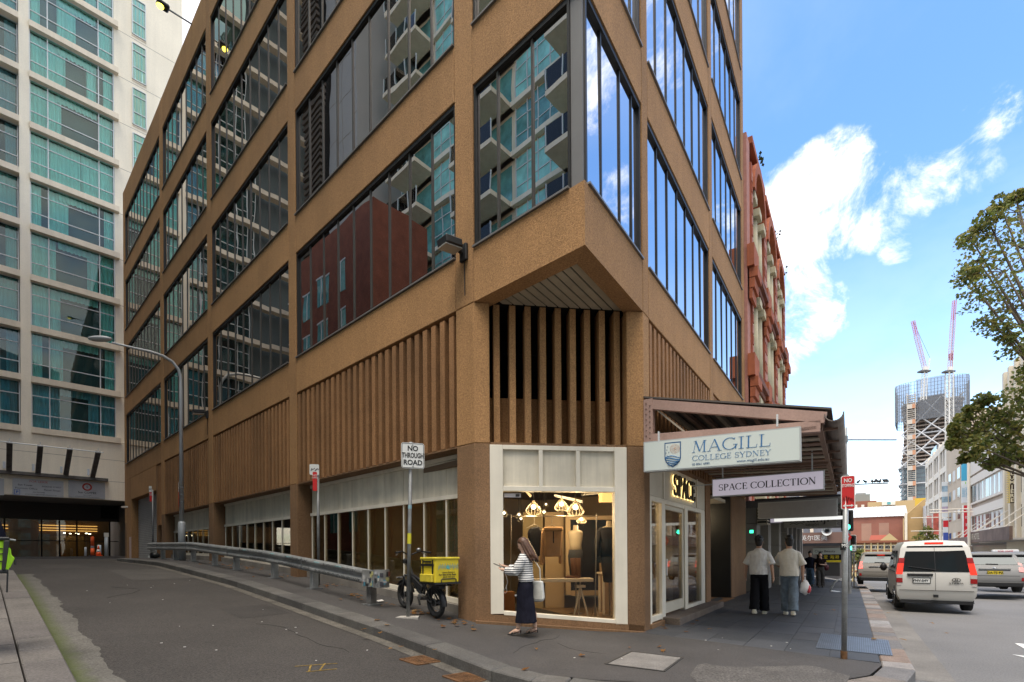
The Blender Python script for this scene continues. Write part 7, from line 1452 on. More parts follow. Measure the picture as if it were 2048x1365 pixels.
for i, (px, py, r, d, lab) in enumerate(PN):
    if d is None: Fd = RF.shift(0, -1.3); u, z, D_ = fit(Fd, px, py); c = Fd.pt(u, 0, z)
    else: c, D_ = inside(px, py, d)
    R = r * D_ / 1000; T = thing('pendant_lamp', lab, 'pendant lamp', c, 'wire pendant lamps in the shop')
    MB().tube([c + UPV * R * .9, Vector((c.x, c.y, 3.2))], .008, 5).build('flex', m_flex, T)
    cg = MB(); n = 14 if r > 9 else 8; fl = .62 if '1163' in str(px) else .9
    for k in range(n):
        t = 2 * math.pi * k / n; pr = [(.12, 1.0), (.3, .82), (.62, .35), (.92, -.1), (1.0, -.35), (.86, -.7), (.55, -.9)]
        cg.tube([c + Vector((R * x * math.cos(t), R * x * math.sin(t), R * z * fl)) for x, z in pr], max(.0028, R * .018), 4)
    cg.build('cage', m_wire, T); MB().tube([c + UPV * R * .5, c + UPV * R * 1.0], R * .14, 8).build('socket', m_wire, T); MB().ball(c + UPV * R * .18, R * .3, nu=10, nv=7).build('bulb', m_bulb, T, smooth=True)
    if r >= 10 or d is None:
        ld = bpy.data.lights.new('lamp_light', 'POINT'); ld.energy = 15; ld.color = (1, .76, .45); ld.shadow_soft_size = .12; lo = bpy.data.objects.new('lamp_light', ld); COL.objects.link(lo); lo.parent = T; lo.location = (0, 0, -R * .2)
m_cl = [M('cloth_black', (.012, .012, .016), .9), M('cloth_tan', (.34, .20, .10), .9, noise=(6, .12)), M('cloth_char', (.035, .035, .04), .9), M('mannequin_cream', (.42, .35, .25), .6), M('cloth_brown', (.12, .05, .02), .8), M('cloth_olive', (.10, .095, .06), .9)]
m_stl = M('rack_steel', (.34, .30, .25), .3, .9); m_ply = M('table_pale', (.60, .50, .38), .6)
def ip(px, py, d): return inside(px, py, d)[0]
T = thing('clothes_rack', 'tall thin steel clothes rack spanning the shop window', 'clothes rack', ip(1107, 1215, 1.15))
a, b, c_, d_ = ip(1021, 1232, 1.15), ip(1022, 1029, 1.15), ip(1193, 1029, 1.15), ip(1190, 1232, 1.15); a.z = d_.z = .15
MB().tube([a, b], .013, 8).build('post', m_stl, T); MB().tube([d_, c_], .013, 8).build('post', m_stl, T); MB().tube([ip(1021, 1033, 1.15), ip(1194, 1033, 1.15)], .012, 8).build('rail', m_stl, T)
for p in (a, d_): MB().tube([p + cn * .25 + UPV * .01, p + UPV * .3, p - cn * .25 + UPV * .01], .011, 6).build('foot', m_stl, T)
def garment(name, lab, pts, d, mat, sl=(), dp=.09, extra=None):
    Fd = CF.shift(0, -d); q = [fit(Fd, *p)[:2] for p in pts]; cx = sum(p[0] for p in q) / len(q); T = thing(name, lab, 'clothing', Fd.pt(cx, 0, min(p[1] for p in q)), 'clothes in the shop window')
    o = MB().prism(Fd, q, -dp, dp).build('body', mat, T, bevel=.03)
    for s in sl: qs = [fit(Fd, *p)[:2] for p in s]; MB().prism(Fd, qs, -dp * .6, dp * .6).build('sleeve', mat, T, bevel=.02)
    hz = max(p[1] for p in q); MB().tube([Fd.pt(cx - .16, 0, hz - .04), Fd.pt(cx, 0, hz + .04), Fd.pt(cx + .16, 0, hz - .04)], .01, 6).build('hanger', m_stl, T); MB().tube([Fd.pt(cx, 0, hz + .04), Fd.pt(cx, 0, fit(Fd, pts[0][0], 1033)[1])], .006, 5).build('hook', m_stl, T)
    return T, Fd
garment('hanging_jacket', 'black sleeveless top hanging left of the tan jacket on the rack', [(1060, 1056), (1076, 1053), (1082, 1062), (1080, 1113), (1058, 1114), (1056, 1066)], 1.15, m_cl[0])
T, Fd = garment('hanging_jacket', 'tan zip-neck jacket hanging on the rack in the shop window', [(1084, 1058), (1096, 1054), (1110, 1054), (1122, 1058), (1124, 1066), (1120, 1114), (1089, 1114), (1086, 1070)], 1.0, m_cl[1], [[(1083, 1064), (1088, 1062), (1090, 1110), (1087, 1130), (1079, 1130), (1082, 1090)], [(1119, 1064), (1124, 1064), (1124, 1128), (1118, 1128)]])
uz = fit(Fd, 1105, 1075); MB().fbox(Fd, uz[0] - .01, uz[0] + .01, .09, .1, uz[1] - .12, uz[1] + .18).build('zip', m_cl[0], T); uz = fit(Fd, 1105, 1058); MB().fbox(Fd, uz[0] - .2, uz[0] + .2, .06, .12, uz[1] - .06, uz[1] + .04).build('collar', m_cl[1], T, bevel=.03)
def mannequin(lab, px, ytop, ybot, d, torso, lower, neck=True):
    Fd = CF.shift(0, -d); u, z1, D_ = fit(Fd, px, ytop); z0 = fit(Fd, px, ybot)[1]; h = z1 - z0; k = h / 1.2; P_ = lambda x, v, z: Fd.pt(u + x * k, v * k, z0 + z * k)
    T = thing('mannequin', lab, 'mannequin', Fd.pt(u, 0, .14), 'mannequins in the shop')
    def ell(z, rx, ry): return [P_(rx * math.cos(t), ry * math.sin(t), z) for t in [2 * math.pi * i / 16 for i in range(16)]]
    MB().loft([ell(.62, .145, .10), ell(.75, .13, .09), ell(.9, .155, .11), ell(1.02, .17, .11), ell(1.07, .15, .09), ell(1.10, .06, .055), ell(1.2, .05, .05)]).build('torso', m_cl[3], T, smooth=True)
    MB().loft([ell(.0, .12, .1), ell(.35, .16, .12), ell(.52, .175, .125), ell(.66, .15, .105)]).build('trousers', lower, T, smooth=True)
    if torso: MB().loft([ell(.50, .19, .14), ell(.75, .16, .12), ell(.92, .20, .14), ell(1.03, .22, .13), ell(1.07, .17, .1)]).build('coat', torso, T, smooth=True); [MB().tube([P_(s * .19, 0, 1.0), P_(s * .25, .02, .75), P_(s * .24, .05, .5)], .06 * k, 8).build('sleeve', torso, T, smooth=True) for s in (-1, 1)]
    MB().tube([P_(0, 0, .1), Fd.pt(u, 0, .16)], .015, 6).build('stand', m_stl, T); MB().tube([Fd.pt(u, 0, .14), Fd.pt(u, 0, .16)], .16, 16).build('stand_base', m_stl, T); return T
mannequin('cream mannequin torso in charcoal trousers before the dark partition', 1151, 1051, 1160, 1.9, None, m_cl[2]); mannequin('mannequin in a dark coat at the right edge of the corner shop window', 1218, 1042, 1165, 1.4, m_cl[0], m_cl[2])
def stripe_mat(name, c0, c1, per, duty):
    m = bpy.data.materials.new(name); m.use_nodes = True; t = m.node_tree; b = t.nodes['Principled BSDF']; g = nd(t, 'ShaderNodeNewGeometry'); s = nd(t, 'ShaderNodeSeparateXYZ'); t.links.new(g.outputs['Position'], s.inputs[0])
    f = math_node(t, 'FRACT', math_node(t, 'DIVIDE', s.outputs[2], per)); st = math_node(t, 'GREATER_THAN', f, duty); mx = nd(t, 'ShaderNodeMixRGB'); t.links.new(st, mx.inputs[0]); mx.inputs[1].default_value = c0 + (1,); mx.inputs[2].default_value = c1 + (1,); t.links.new(mx.outputs[0], b.inputs['Base Color']); b.inputs['Roughness'].default_value = .9; return m
m_str2 = stripe_mat('cloth_dark_stripe', (.02, .016, .014), (.42, .36, .28), .13, .86)
def mann_r(lab, px, ytop, ybot, d, torso, lower):
    global CF
    keep = CF; CF = RF; T = mannequin(lab, px, ytop, ybot, d, torso, lower); CF = keep; return T
mann_r('mannequin in a dark top with pale stripes seen through the shop door', 1346, 1040, 1125, 1.0, m_str2, m_cl[0]); mann_r('mannequin in a brown jacket and pale skirt seen through the shop door', 1364, 1034, 1125, 1.3, m_cl[5], m_cl[3])
T = thing('display_plinth', 'brown display plinth under the mannequins behind the shop door', 'plinth', RF.pt(2.3, -1.2, .14)); MB().fbox(RF, 1.75, 3.0, -1.7, -.6, .14, 1.25).build('plinth', M('plinth_card', (.26, .17, .10), .8), T)
T = thing('partition', 'dark partition with a pale frame at the back of the corner shop', 'partition', ip(1190, 1195, 3.0)); Fd = CF.shift(0, -3.0); ua, z1, _ = fit(Fd, 1140, 1040); ub, z0, _ = fit(Fd, 1240, 1180); MB().fbox(Fd, ua, ub, -.05, .0, z0, z1).build('panel', m_cl[0], T); MB().fbox(Fd, ua - .12, ua, -.05, .04, z0 - .1, z1 + .1).build('frame', m_wall, T); MB().fbox(Fd, ua, ub, -.05, .04, z1, z1 + .1).build('frame', m_wall, T); MB().fbox(Fd, ua, ub, -.05, .06, z0 - .12, z0).build('frame', m_wall, T)
for i, px in enumerate((1046, 1090)): q0, q1 = ip(px, 1040, 3.2), ip(px + (30 if i else 34), 1195, 3.2); Fd = CF.shift(0, -3.2); a, b = fit(Fd, px, 1100)[0], fit(Fd, px + (42 if i else 44), 1100)[0]; T = thing('wall_panel', ('ochre' if not i else 'tan') + ' wall panel standing at the back of the corner shop', 'panel', Fd.pt((a + b) / 2, 0, .14)); MB().fbox(Fd, a, b - .05, -.06, 0, .14, 2.5).build('panel', M('panel_ochre%d' % i, ((.30, .23, .12), (.36, .26, .15))[i], .7), T)
T = thing('trestle_table', 'pale trestle table with splayed timber legs in the shop window', 'table', ip(1140, 1235, .75)); Fd = CF.shift(0, -.75); a, z1, _ = fit(Fd, 1040, 1160); b, z0, _ = fit(Fd, 1187, 1164); MB().fbox(Fd, a, b, -.3, .0, z0 - .0, z1 + .01).build('table_top', m_ply, T, bevel=.005)
for px in (1164, 1058):
    u = fit(Fd, px, 1180)[0]; MB().fbox(Fd, u - .09, u + .09, -.22, -.06, z0 - .12, z0 - .07).build('trestle_head', m_ply, T); MB().tube([Fd.pt(u, -.14, z0), Fd.pt(u, -.14, z0 - .35)], .015, 8).build('screw', m_ply, T)
    for x, v in ((-.17, -.04), (.15, -.02), (.0, -.32)): MB().beam(Fd.pt(u, -.14, z0 - .1), Fd.pt(u + x, v, .15), .025, .03).build('leg', m_ply, T)
T = thing('boots', 'pair of tall brown boots standing on the trestle table', 'boots', ip(1150, 1160, .95)); Fd = CF.shift(0, -.95)
for px in (1148, 1156): u, zz, _ = fit(Fd, px, 1158); MB().tube([Fd.pt(u, 0, zz), Fd.pt(u, 0, zz + .1), Fd.pt(u - .01, 0, zz + .42)], [.055, .05, .065], 12).build('shaft', m_cl[4], T, smooth=True); MB().ball(Fd.pt(u - .08, .02, zz + .035), .11, .05, .04, 10, 6).build('foot', m_cl[4], T, smooth=True)
T = thing('side_table', 'narrow timber stool table near the right of the corner shop', 'table', ip(1222, 1200, 1.9)); Fd = CF.shift(0, -1.9); u, zz, _ = fit(Fd, 1220, 1148); MB().fbox(Fd, u - .25, u + .25, -.2, .2, zz, zz + .04).build('table_top', m_ply, T)
for x in (-.2, .2):
    for v in (-.15, .15): MB().fbox(Fd, u + x - .02, u + x + .02, v - .02, v + .02, .14, zz).build('leg', m_ply, T)
T = thing('wooden_box', 'low orange-brown timber box on the shop floor by the left jamb', 'box', ip(1014, 1220, .5)); Fd = CF.shift(0, -.5); u = fit(Fd, 1014, 1220)[0]; MB().fbox(Fd, u - .15, u + .15, -.3, .0, .14, .75).build('box', M('box_wood', (.26, .10, .03), .6, noise=(4, .3)), T)
T = thing('woven_shade', 'boxy woven amber lamp shade at the top right of the corner shop', 'lamp', ip(1215, 992, 1.0)); Fd = CF.shift(0, -1.0); a, z1, _ = fit(Fd, 1204, 985); b, z0, _ = fit(Fd, 1229, 1003); MB().fbox(Fd, a, b, -.22, 0, z0, z1).build('shade', M('woven_amber', (.45, .26, .08), .8, emit=(1, .6, .2, .5)), T); MB().tube([Fd.pt((a + b) / 2, -.1, z1), Fd.pt((a + b) / 2, -.1, 3.2)], .006, 5).build('flex', m_flex, T)
T = thing('ceiling_track', 'white ceiling air unit and spot tracks at the top of the corner shop window', 'ceiling fitting', ip(1130, 975, 2.2)); MB().beam(ip(1110, 992, 1.8), ip(1165, 1004, 1.6), .25, .04).build('air_vane', M('vane_white', (.5, .48, .45), .6), T); MB().beam(ip(1165, 985, 2), ip(1200, 982, 2), .3, .12).build('air_unit', M('vane_white', (.5, .48, .45), .6), T)
for px in (1048, 1190): MB().beam(ip(px, 978, 1.5), ip(px + 14, 994, 1.5), .05, .05).build('spot', m_ply, T)

# ================================================================== PEOPLE
m_skin = M('skin', (.42, .24, .16), .55, noise=(14, .06)); m_skin2 = M('skin_fair', (.52, .33, .24), .55, noise=(14, .05)); m_eye = M('eye_dark', (.01, .008, .008), .2); m_lip = M('lip', (.35, .12, .10), .5)
def remesh(mb, vox):
    me = bpy.data.meshes.new('tmp'); me.from_pydata(mb.v, [], mb.f); bm = bmesh.new(); bm.from_mesh(me); bmesh.ops.recalc_face_normals(bm, faces=bm.faces); bm.to_mesh(me); bm.free()
    o = bpy.data.objects.new('tmp', me); COL.objects.link(o); m = o.modifiers.new('r', 'REMESH'); m.mode = 'VOXEL'; m.voxel_size = vox; s = o.modifiers.new('s', 'SMOOTH'); s.factor = .5; s.iterations = 3
    dg = bpy.context.evaluated_depsgraph_get(); me2 = bpy.data.meshes.new_from_object(o.evaluated_get(dg)); bpy.data.objects.remove(o); bpy.data.meshes.remove(me); return me2
from mathutils import noise as NZ
def wrinkle(me, amp, sc):
    nr = [Vector(n.vector) for n in me.vertex_normals]
    for v, n in zip(me.vertices, nr):
        p = Vector((v.co.x * sc[0], v.co.y * sc[1], v.co.z * sc[2])); v.co += n * (amp * (NZ.noise(p) + .6 * NZ.noise(p * 2.3)))
def person(label, loc, face, H, top, bottom, hair, skin, legs, arms, topkind='tee', botkind='trousers', hairkind='short', shoe=None, vox=.009, lean=0.0, head_turn=0.0, head_pitch=0.0, group=None, shoekind='shoe', hem=.86):
    """face: plan direction looked at. legs: per side (foot forward, knee bend, lift). arms: per side (elbow xyz, hand xyz) in metres for 1.75 m"""
    fy = Vector((face.x, face.y, 0)).normalized(); fx = Vector((fy.y, -fy.x, 0)); k = H / 1.75; o = Vector(loc)
    def W_(x, y, z): return o + fx * (x * k) + fy * ((y + lean * max(0, z - .9)) * k) + UPV * (z * k)
    T = thing('person', label, 'person', o, group)
    def ell(z, rx, ry, cx=0, cy=0, n=18): return [W_(cx + rx * math.cos(t), cy + ry * math.sin(t), z) for t in [2 * math.pi * i / n for i in range(n)]]
    hipz = .91; bodyv = MB(); hips = []
    bodyv.loft([ell(.84, .13, .10), ell(.95, .165, .115), ell(1.08, .145, .10), ell(1.25, .17, .115), ell(1.38, .175, .105), ell(1.44, .13, .08), ell(1.48, .06, .06), ell(1.56, .052, .055, 0, .012)])
    legpts = []
    for s, (fw, kb, lift) in zip((-1, 1), legs):
        hp = (s * .08, 0, .90); kn = (s * .085, fw * .45 + kb, .50 + lift * .3); an = (s * .085, fw, .095 + lift); legpts.append((hp, kn, an))
        bodyv.tube([W_(*hp), W_((hp[0] + kn[0]) / 2, (hp[1] + kn[1]) / 2 + .01, .70), W_(*kn), W_((kn[0] + an[0]) / 2, (kn[1] + an[1]) / 2 - .025, (kn[2] + an[2]) / 2 + .05), W_(*an)], [.080 * k, .074 * k, .054 * k, .055 * k, .036 * k], 12)
        bodyv.ball(W_(an[0], an[1] + .045, .045 + lift), .045 * k, .045 * k, .042 * k, 10, 7); 
        bodyv.tube([W_(an[0], an[1] - .04, .05 + lift), W_(an[0], an[1] + .06, .04 + lift), W_(an[0], an[1] + .16, .025 + lift * .4)], [.036 * k, .04 * k, .022 * k], 8)
    for s, (el, hd_, cu) in zip((-1, 1), arms):
        sh_ = Vector((s * .178, 0, 1.385)); el_ = sh_ + Vector(el); ha = el_ + Vector(hd_); up_ = [Vector((s * .1, 0, 1.37)), sh_, (sh_ + el_) / 2, el_, el_.lerp(ha, .45), ha]
        bodyv.tube([W_(*p) for p in up_], [.036 * k, .042 * k, .042 * k, .038 * k, .037 * k, .025 * k], 10)
        dr = Vector(hd_).normalized(); sd_ = dr.cross(Vector((0, 1, 0)) if abs(dr.y) < .8 else Vector((0, 0, 1))).normalized(); nr = dr.cross(sd_) * cu
        # palm, four fingers and a thumb that curl
        if abs(dr.z) > .6: wd, cl = Vector((0, 1, 0)), Vector((-s, 0, 0))
        else: wd, cl = Vector((1, 0, 0)).cross(dr).normalized() if False else Vector((1, 0, 0)), Vector((0, 0, 1))
        wd = (wd - dr * wd.dot(dr)).normalized(); pc = ha + dr * .05
        bodyv.tube([W_(*(ha)), W_(*(ha + dr * .04)), W_(*(ha + dr * .085))], [.024 * k, (.028 * k, .028 * k), .026 * k], 8)
        for j in range(4):
            b = ha + dr * .085 + wd * (.026 - .0175 * j); ln = (.065, .075, .07, .055)[j]; bodyv.tube([W_(*(b - dr * .02)), W_(*(b + dr * ln * .5 + cl * .012)), W_(*(b + dr * ln * .85 + cl * .035))], [.0105 * k, .010 * k, .008 * k], 6)
        b = ha + dr * .03 + wd * .026; bodyv.tube([W_(*b), W_(*(b + wd * .025 + dr * .025 + cl * .012)), W_(*(b + wd * .028 + dr * .055 + cl * .022))], [.012 * k, .011 * k, .009 * k], 6)
    # head
    hc = W_(0, .02, 1.635); ca, sa = math.cos(head_turn), math.sin(head_turn); hy = fy * ca + fx * sa; hx = Vector((hy.y, -hy.x, 0)); cp, sp_ = math.cos(head_pitch), math.sin(head_pitch); hyp = hy * cp - UPV * sp_; hzp = UPV * cp + hy * sp_
    def HP(x, y, z): return hc + hx * (x * k) + hyp * (y * k) + hzp * (z * k)
    hr = []
    for z, rx, ry, cy in ((-.115, .025, .03, .045), (-.105, .046, .05, .035), (-.075, .06, .075, .018), (-.035, .068, .09, .006), (.01, .073, .096, 0), (.05, .074, .097, -.004), (.085, .064, .084, -.008), (.11, .04, .055, -.01), (.12, .012, .018, -.01)): hr.append([HP(rx * math.cos(t), cy + ry * math.sin(t), z) for t in [2 * math.pi * i / 16 for i in range(16)]])
    bodyv.loft(hr); bodyv.tube([HP(0, .085, .02), HP(0, .108, -.022), HP(0, .09, -.035)], [.009 * k, .016 * k, .01 * k], 6); bodyv.tube([W_(0, 0, 1.45), HP(0, -.01, -.06)], .052 * k, 10)
    for s in (-1, 1): bodyv.ball(HP(s * .076, -.005, -.005), .012 * k, .02 * k, .03 * k, 6, 5)
    me = remesh(bodyv, vox); me.materials.clear(); me.materials.append(skin); [setattr(p, 'use_smooth', True) for p in me.polygons]
    me.transform(Matrix.Translation(-o)); ob = bpy.data.objects.new('body', me); COL.objects.link(ob); ob.parent = T; ORG[ob] = Vector(o)
    for s in (-1, 1): MB().ball(HP(s * .032, .088, .008), .009 * k, .007 * k, .006 * k, 6, 4).build('eye', m_eye, T)
    MB().ball(HP(0, .089, -.066), .022 * k, .006 * k, .006 * k, 8, 4).build('mouth', m_lip, T)
    # hair
    hb = MB(); cap_r = []
    for z, rx, ry, cy in ((-.095, .046, .03, -.062), (-.06, .066, .055, -.052), (-.02, .080, .072, -.038), (.01, .084, .085, -.028), (.035, .085, .095, -.020), (.07, .085, .10, -.012), (.105, .068, .084, -.012), (.13, .04, .05, -.014), (.14, .01, .012, -.014)): cap_r.append([HP(rx * math.cos(t), cy + ry * math.sin(t), z) for t in [2 * math.pi * i / 16 for i in range(16)]])
    hb.loft(cap_r); rh = random.Random(int(H * 1000) + len(label))
    if hairkind == 'short':
        for i in range(110): t = rh.uniform(0, 6.28); e = rh.uniform(-.1, 1.45); q = HP(.078 * math.cos(t) * math.cos(e), -.016 + .092 * math.sin(t) * math.cos(e), .045 + .085 * math.sin(e)); q2 = q + (q - hc).normalized() * .022 * k + UPV * .012; hb.tube([q, q2 + Vector((rh.uniform(-.01, .01), rh.uniform(-.01, .01), rh.uniform(-.006, .014)))], [.017 * k, .005 * k], 5)
    else:
        ln = {'long': .42, 'longer': .36, 'bob': .18}[hairkind]
        for i in range(46):
            t = rad(-200 + 220 * i / 45) if hairkind != 'x' else 0; cx, cy = .076 * math.cos(t), -.02 + .085 * math.sin(t)
            if cy > .05: continue
            w1, w2 = rh.uniform(-.035, .03), rh.uniform(-.04, .03); hb.tube([HP(cx, cy, .06), HP(cx * 1.12 + w1 * .3, cy - .012, -.03), HP(cx * 1.15 + w1, cy - .03, -ln * .55), HP(cx * .95 + w2, cy - .035 + w1, -ln * rh.uniform(.72, 1.05))], [.02 * k, .019 * k, .017 * k, .004 * k], 6)
    hme = remesh(hb, max(vox, .008)); hme.materials.clear(); hme.materials.append(hair); [setattr(p, 'use_smooth', True) for p in hme.polygons]; hme.transform(Matrix.Translation(-o)); ob = bpy.data.objects.new('hair', hme); COL.objects.link(ob); ob.parent = T; ORG[ob] = Vector(o)
    # clothes
    tb = MB(); fl = 1.0 if topkind == 'tee' else .9
    if topkind in ('tee', 'jumper'):
        tb.loft([ell(hem, .196 * fl, .150 * fl, 0, -.015), ell(hem + .02, .198 * fl, .152 * fl, 0, -.012), ell(hem + .12, .200 * fl, .150 * fl, .006, -.005), ell(1.10, .192 * fl, .142 * fl, -.004), ell(1.25, .204 * fl, .146 * fl), ell(1.34, .212 * fl, .134), ell(1.39, .20, .118), ell(1.43, .155, .10), ell(1.462, .105, .088), ell(1.485, .078, .078)])
    elif topkind == 'fitted': tb.loft([ell(hem, .165, .12), ell(1.08, .158, .115), ell(1.25, .185, .128), ell(1.37, .195, .118), ell(1.44, .14, .09), ell(1.47, .08, .075)])
    for s, (el, hd_, cu) in zip((-1, 1), arms):
        sh_ = Vector((s * .178, 0, 1.385)); el_ = sh_ + Vector(el); ha = el_ + Vector(hd_); r0_ = .082 if topkind == 'tee' else .068
        if topkind == 'tee': q = [Vector((s * .11, 0, 1.385)), Vector((s * .172, 0, 1.362)), sh_.lerp(el_, .5) + Vector((s * .004, 0, 0)), sh_.lerp(el_, .8) + Vector((s * .012, 0, 0)), sh_.lerp(el_, .97) + Vector((s * .016, 0, 0))]; rr_ = [.062, .072, .072, .075, .078]
        elif topkind == 'fitted': q = [sh_ * .75 + Vector((0, 0, .355)), sh_, sh_.lerp(el_, .5)]; rr_ = [.06, .068, .068]
        else: q = [Vector((s * .11, 0, 1.385)), Vector((s * .172, 0, 1.362)), sh_.lerp(el_, .6), el_, el_.lerp(ha, .5), el_.lerp(ha, .82), el_.lerp(ha, .9)]; rr_ = [.066, .078, .084, .084, .08, .07, .04]
        tb.tube([W_(*p) for p in q], [r * k for r in rr_], 12)
    tme = remesh(tb, max(vox, .009)); wrinkle(tme, .011 * k, (7, 7, 4)); tme.materials.clear(); tme.materials.append(top); [setattr(p, 'use_smooth', True) for p in tme.polygons]; tme.transform(Matrix.Translation(-o)); ob = bpy.data.objects.new('shirt' if topkind != 'jumper' else 'jumper', tme); COL.objects.link(ob); ob.parent = T; ORG[ob] = Vector(o)
    bb_ = MB()
    if botkind == 'skirt':
        f0 = (legpts[0][2][1] + legpts[1][2][1]) / 2; bb_.loft([ell(.25, .205, .20, 0, f0 * .5), ell(.27, .205, .20, 0, f0 * .5), ell(.45, .192, .175, 0, f0 * .35), ell(.7, .186, .15, 0, .01), ell(.9, .186, .135), ell(1.02, .16, .118), ell(1.08, .15, .11)])
    else:
        zc_ = {'trousers': .10, 'wide': .09, 'shorts': .66}[botkind]; bb_.loft([ell(.84, .15, .12), ell(.93, .178, .128), ell(1.03, .168, .122)])
        for (hp, kn, an) in legpts:
            wd_ = 1.25 if botkind == 'wide' else 1.0; q = [hp, (kn[0], (hp[1] + kn[1]) / 2 + .01, .70), kn, ((kn[0] + an[0]) / 2, (kn[1] + an[1]) / 2 - .015, .30 + (an[2] - .095)), (an[0], an[1], zc_ + (an[2] - .095))]; r_ = [.098, .094, .080 * wd_, .078 * wd_, .084 * wd_]
            if botkind == 'shorts': q, r_ = q[:2], [.105, .11]
            bb_.tube([W_(*p) for p in q], [r * k for r in r_], 14)
    bme = remesh(bb_, max(vox, .009)); wrinkle(bme, .010 * k, (8, 8, 6) if botkind != 'skirt' else (11, 11, 1.2)); bme.materials.clear(); bme.materials.append(bottom); [setattr(p, 'use_smooth', True) for p in bme.polygons]; bme.transform(Matrix.Translation(-o)); ob = bpy.data.objects.new('skirt' if botkind == 'skirt' else ('shorts' if botkind == 'shorts' else 'trousers'), bme); COL.objects.link(ob); ob.parent = T; ORG[ob] = Vector(o)
    for (hp, kn, an) in legpts:
        lf = an[2] - .095; sm_ = MB()
        if shoekind == 'shoe':
            sm_.loft([[W_(an[0] + x * w, an[1] + y, z + lf * (1 if y < .05 else .5)) for x, y, z in ((-1, -.06, zz), (-1, .02, zz), (-.95, .12, zz * (1 if zz < .04 else .75)), (-.5, .19, zz * (1 if zz < .04 else .6)), (.5, .19, zz * (1 if zz < .04 else .6)), (.95, .12, zz * (1 if zz < .04 else .75)), (1, .02, zz), (1, -.06, zz), (.5, -.085, zz), (-.5, -.085, zz))] for zz, w in ((.0, .046), (.03, .048), (.07, .04), (.095, .034))]); sm_.build('shoe', shoe, T, bevel=.008)
        else:
            sm_.loft([[W_(an[0] + x * .036, an[1] + y, z + lf * (1 if y < .05 else .4)) for x, y, z in ((-1, -.05, h0), (-1, .06, h1), (-.9, .16, h2), (0, .2, h2), (.9, .16, h2), (1, .06, h1), (1, -.05, h0))] for h0, h1, h2 in ((.052, .025, .004), (.064, .037, .018))]); s_ = sm_.build('shoe', shoe, T); MB().tube([W_(an[0], an[1] - .045, .055 + lf), W_(an[0], an[1] - .052, .002 + lf)], [.014 * k, .006 * k], 6).build('heel', shoe, T)
            MB().tube([W_(an[0] - .042, an[1] + .10, .03 + lf * .5), W_(an[0], an[1] + .10, .068 + lf * .5), W_(an[0] + .042, an[1] + .10, .03 + lf * .5)], .016 * k, 6).build('strap', shoe, T)
    return T, W_, HP
HAIRB = M('hair_black', (.010, .009, .009), .5); HAIRN = M('hair_brown', (.075, .034, .018), .45, noise=(30, .5)); 
m_striped = stripe_mat('striped_knit', (.025, .027, .05), (.70, .69, .65), .036, .42); m_skirt = M('skirt_navy', (.014, .014, .022), .9, 0, .06, noise=(8, .3))
m_teew = M('tee_white', (.60, .58, .55), .85, noise=(9, .08), bump=(7, .7)); m_teec = M('tee_cream', (.62, .57, .48), .85, noise=(7, .1), bump=(6, .9)); m_tro = M('trousers_black', (.012, .012, .014), .9, 0, .06, bump=(8, .5)); m_jean = M('jeans_faded', (.13, .165, .20), .85, noise=(9, .35), bump=(8, .7)); m_shw = M('shoe_cream', (.62, .57, .46), .6); m_shb = M('shoe_black', (.015, .015, .015), .4)
# woman with a phone
fl_ = Vector((-.80, .28, 0)); wl = G(1052, 1273)
DN = lambda s, y=.0: ((s * .055, y - .02, -.27), (s * .015, .05 + y, -.24), 1)
T, W_, HP = person('woman in a striped jumper and long dark skirt looking at her phone', wl, fl_, 1.60, m_striped, m_skirt, HAIRN, m_skin2, [(.12, .03, .055), (-.14, .0, .055)], [((-.05, .10, -.23), (.10, .24, .03), 1), ((.03, .14, -.22), (-.12, .24, .07), 1)], topkind='jumper', botkind='skirt', hairkind='long', shoe=m_shb, vox=.007, head_pitch=.42, lean=.03, shoekind='heel', hem=.98)
ph = W_(-.05, .50, 1.27); Tp = thing('mobile_phone', 'dark mobile phone held up by the woman in the striped jumper', 'phone', ph); fw_ = fl_.normalized(); sx_ = Vector((fw_.y, -fw_.x, 0)); dr_ = (fw_ * .95 + UPV * .38).normalized(); MB().beam(ph - dr_ * .075, ph + dr_ * .075, .072, .009, up=(UPV - fw_ * .4)).build('case', m_shb, Tp, bevel=.003)
cbl = MB(); cb = [W_(-.02, .42, 1.24), W_(-.03, .36, 1.10), W_(-.02, .33, .96), W_(-.05, .36, .86), W_(-.03, .42, .80), W_(-.02, .38, .76), W_(-.04, .34, .80), W_(-.03, .36, .90)]; T2 = thing('charging_cable', 'white cable dangling from the phone held by the woman', 'cable', cb[0]); cbl.tube(cb, .004, 5).build('cable', m_teew, T2)
bg0 = W_(.20, -.14, .98); T2 = thing('tote_bag', 'pale canvas tote bag with a yellow print on the shoulder of the woman', 'bag', W_(.2, -.12, .62)); BFm = Frame(bg0, fl_.normalized(), sx_); zt_ = W_(0, 0, .98).z; zb__ = W_(0, 0, .60).z
MB().loft([[BFm.pt(u, v, z) for u, v in ((-.12 * w, -.045 * w), (.13 * w, -.045 * w), (.13 * w, .045 * w), (-.12 * w, .045 * w))] for z, w in ((zb__, .8), (zb__ + .05, 1.15), (zb__ + .2, 1.05), (zt_, .95))]).build('bag', M('canvas', (.58, .57, .52), .9, noise=(8, .15)), T2, bevel=.02)
MB().ball(BFm.pt(0, .05, zb__ + .16), .05, .008, .05, 10, 6).build('print', M('print_yellow', (.5, .42, .05), .8), T2)
for s in (-.07, .07): MB().tube([BFm.pt(s, 0, zt_), BFm.pt(s * .9, .0, W_(0, 0, 1.2).z), W_(.17, -.02 + s * .6, 1.47)], .010, 6).build('handle', M('canvas', (.58, .57, .52), .9), T2)
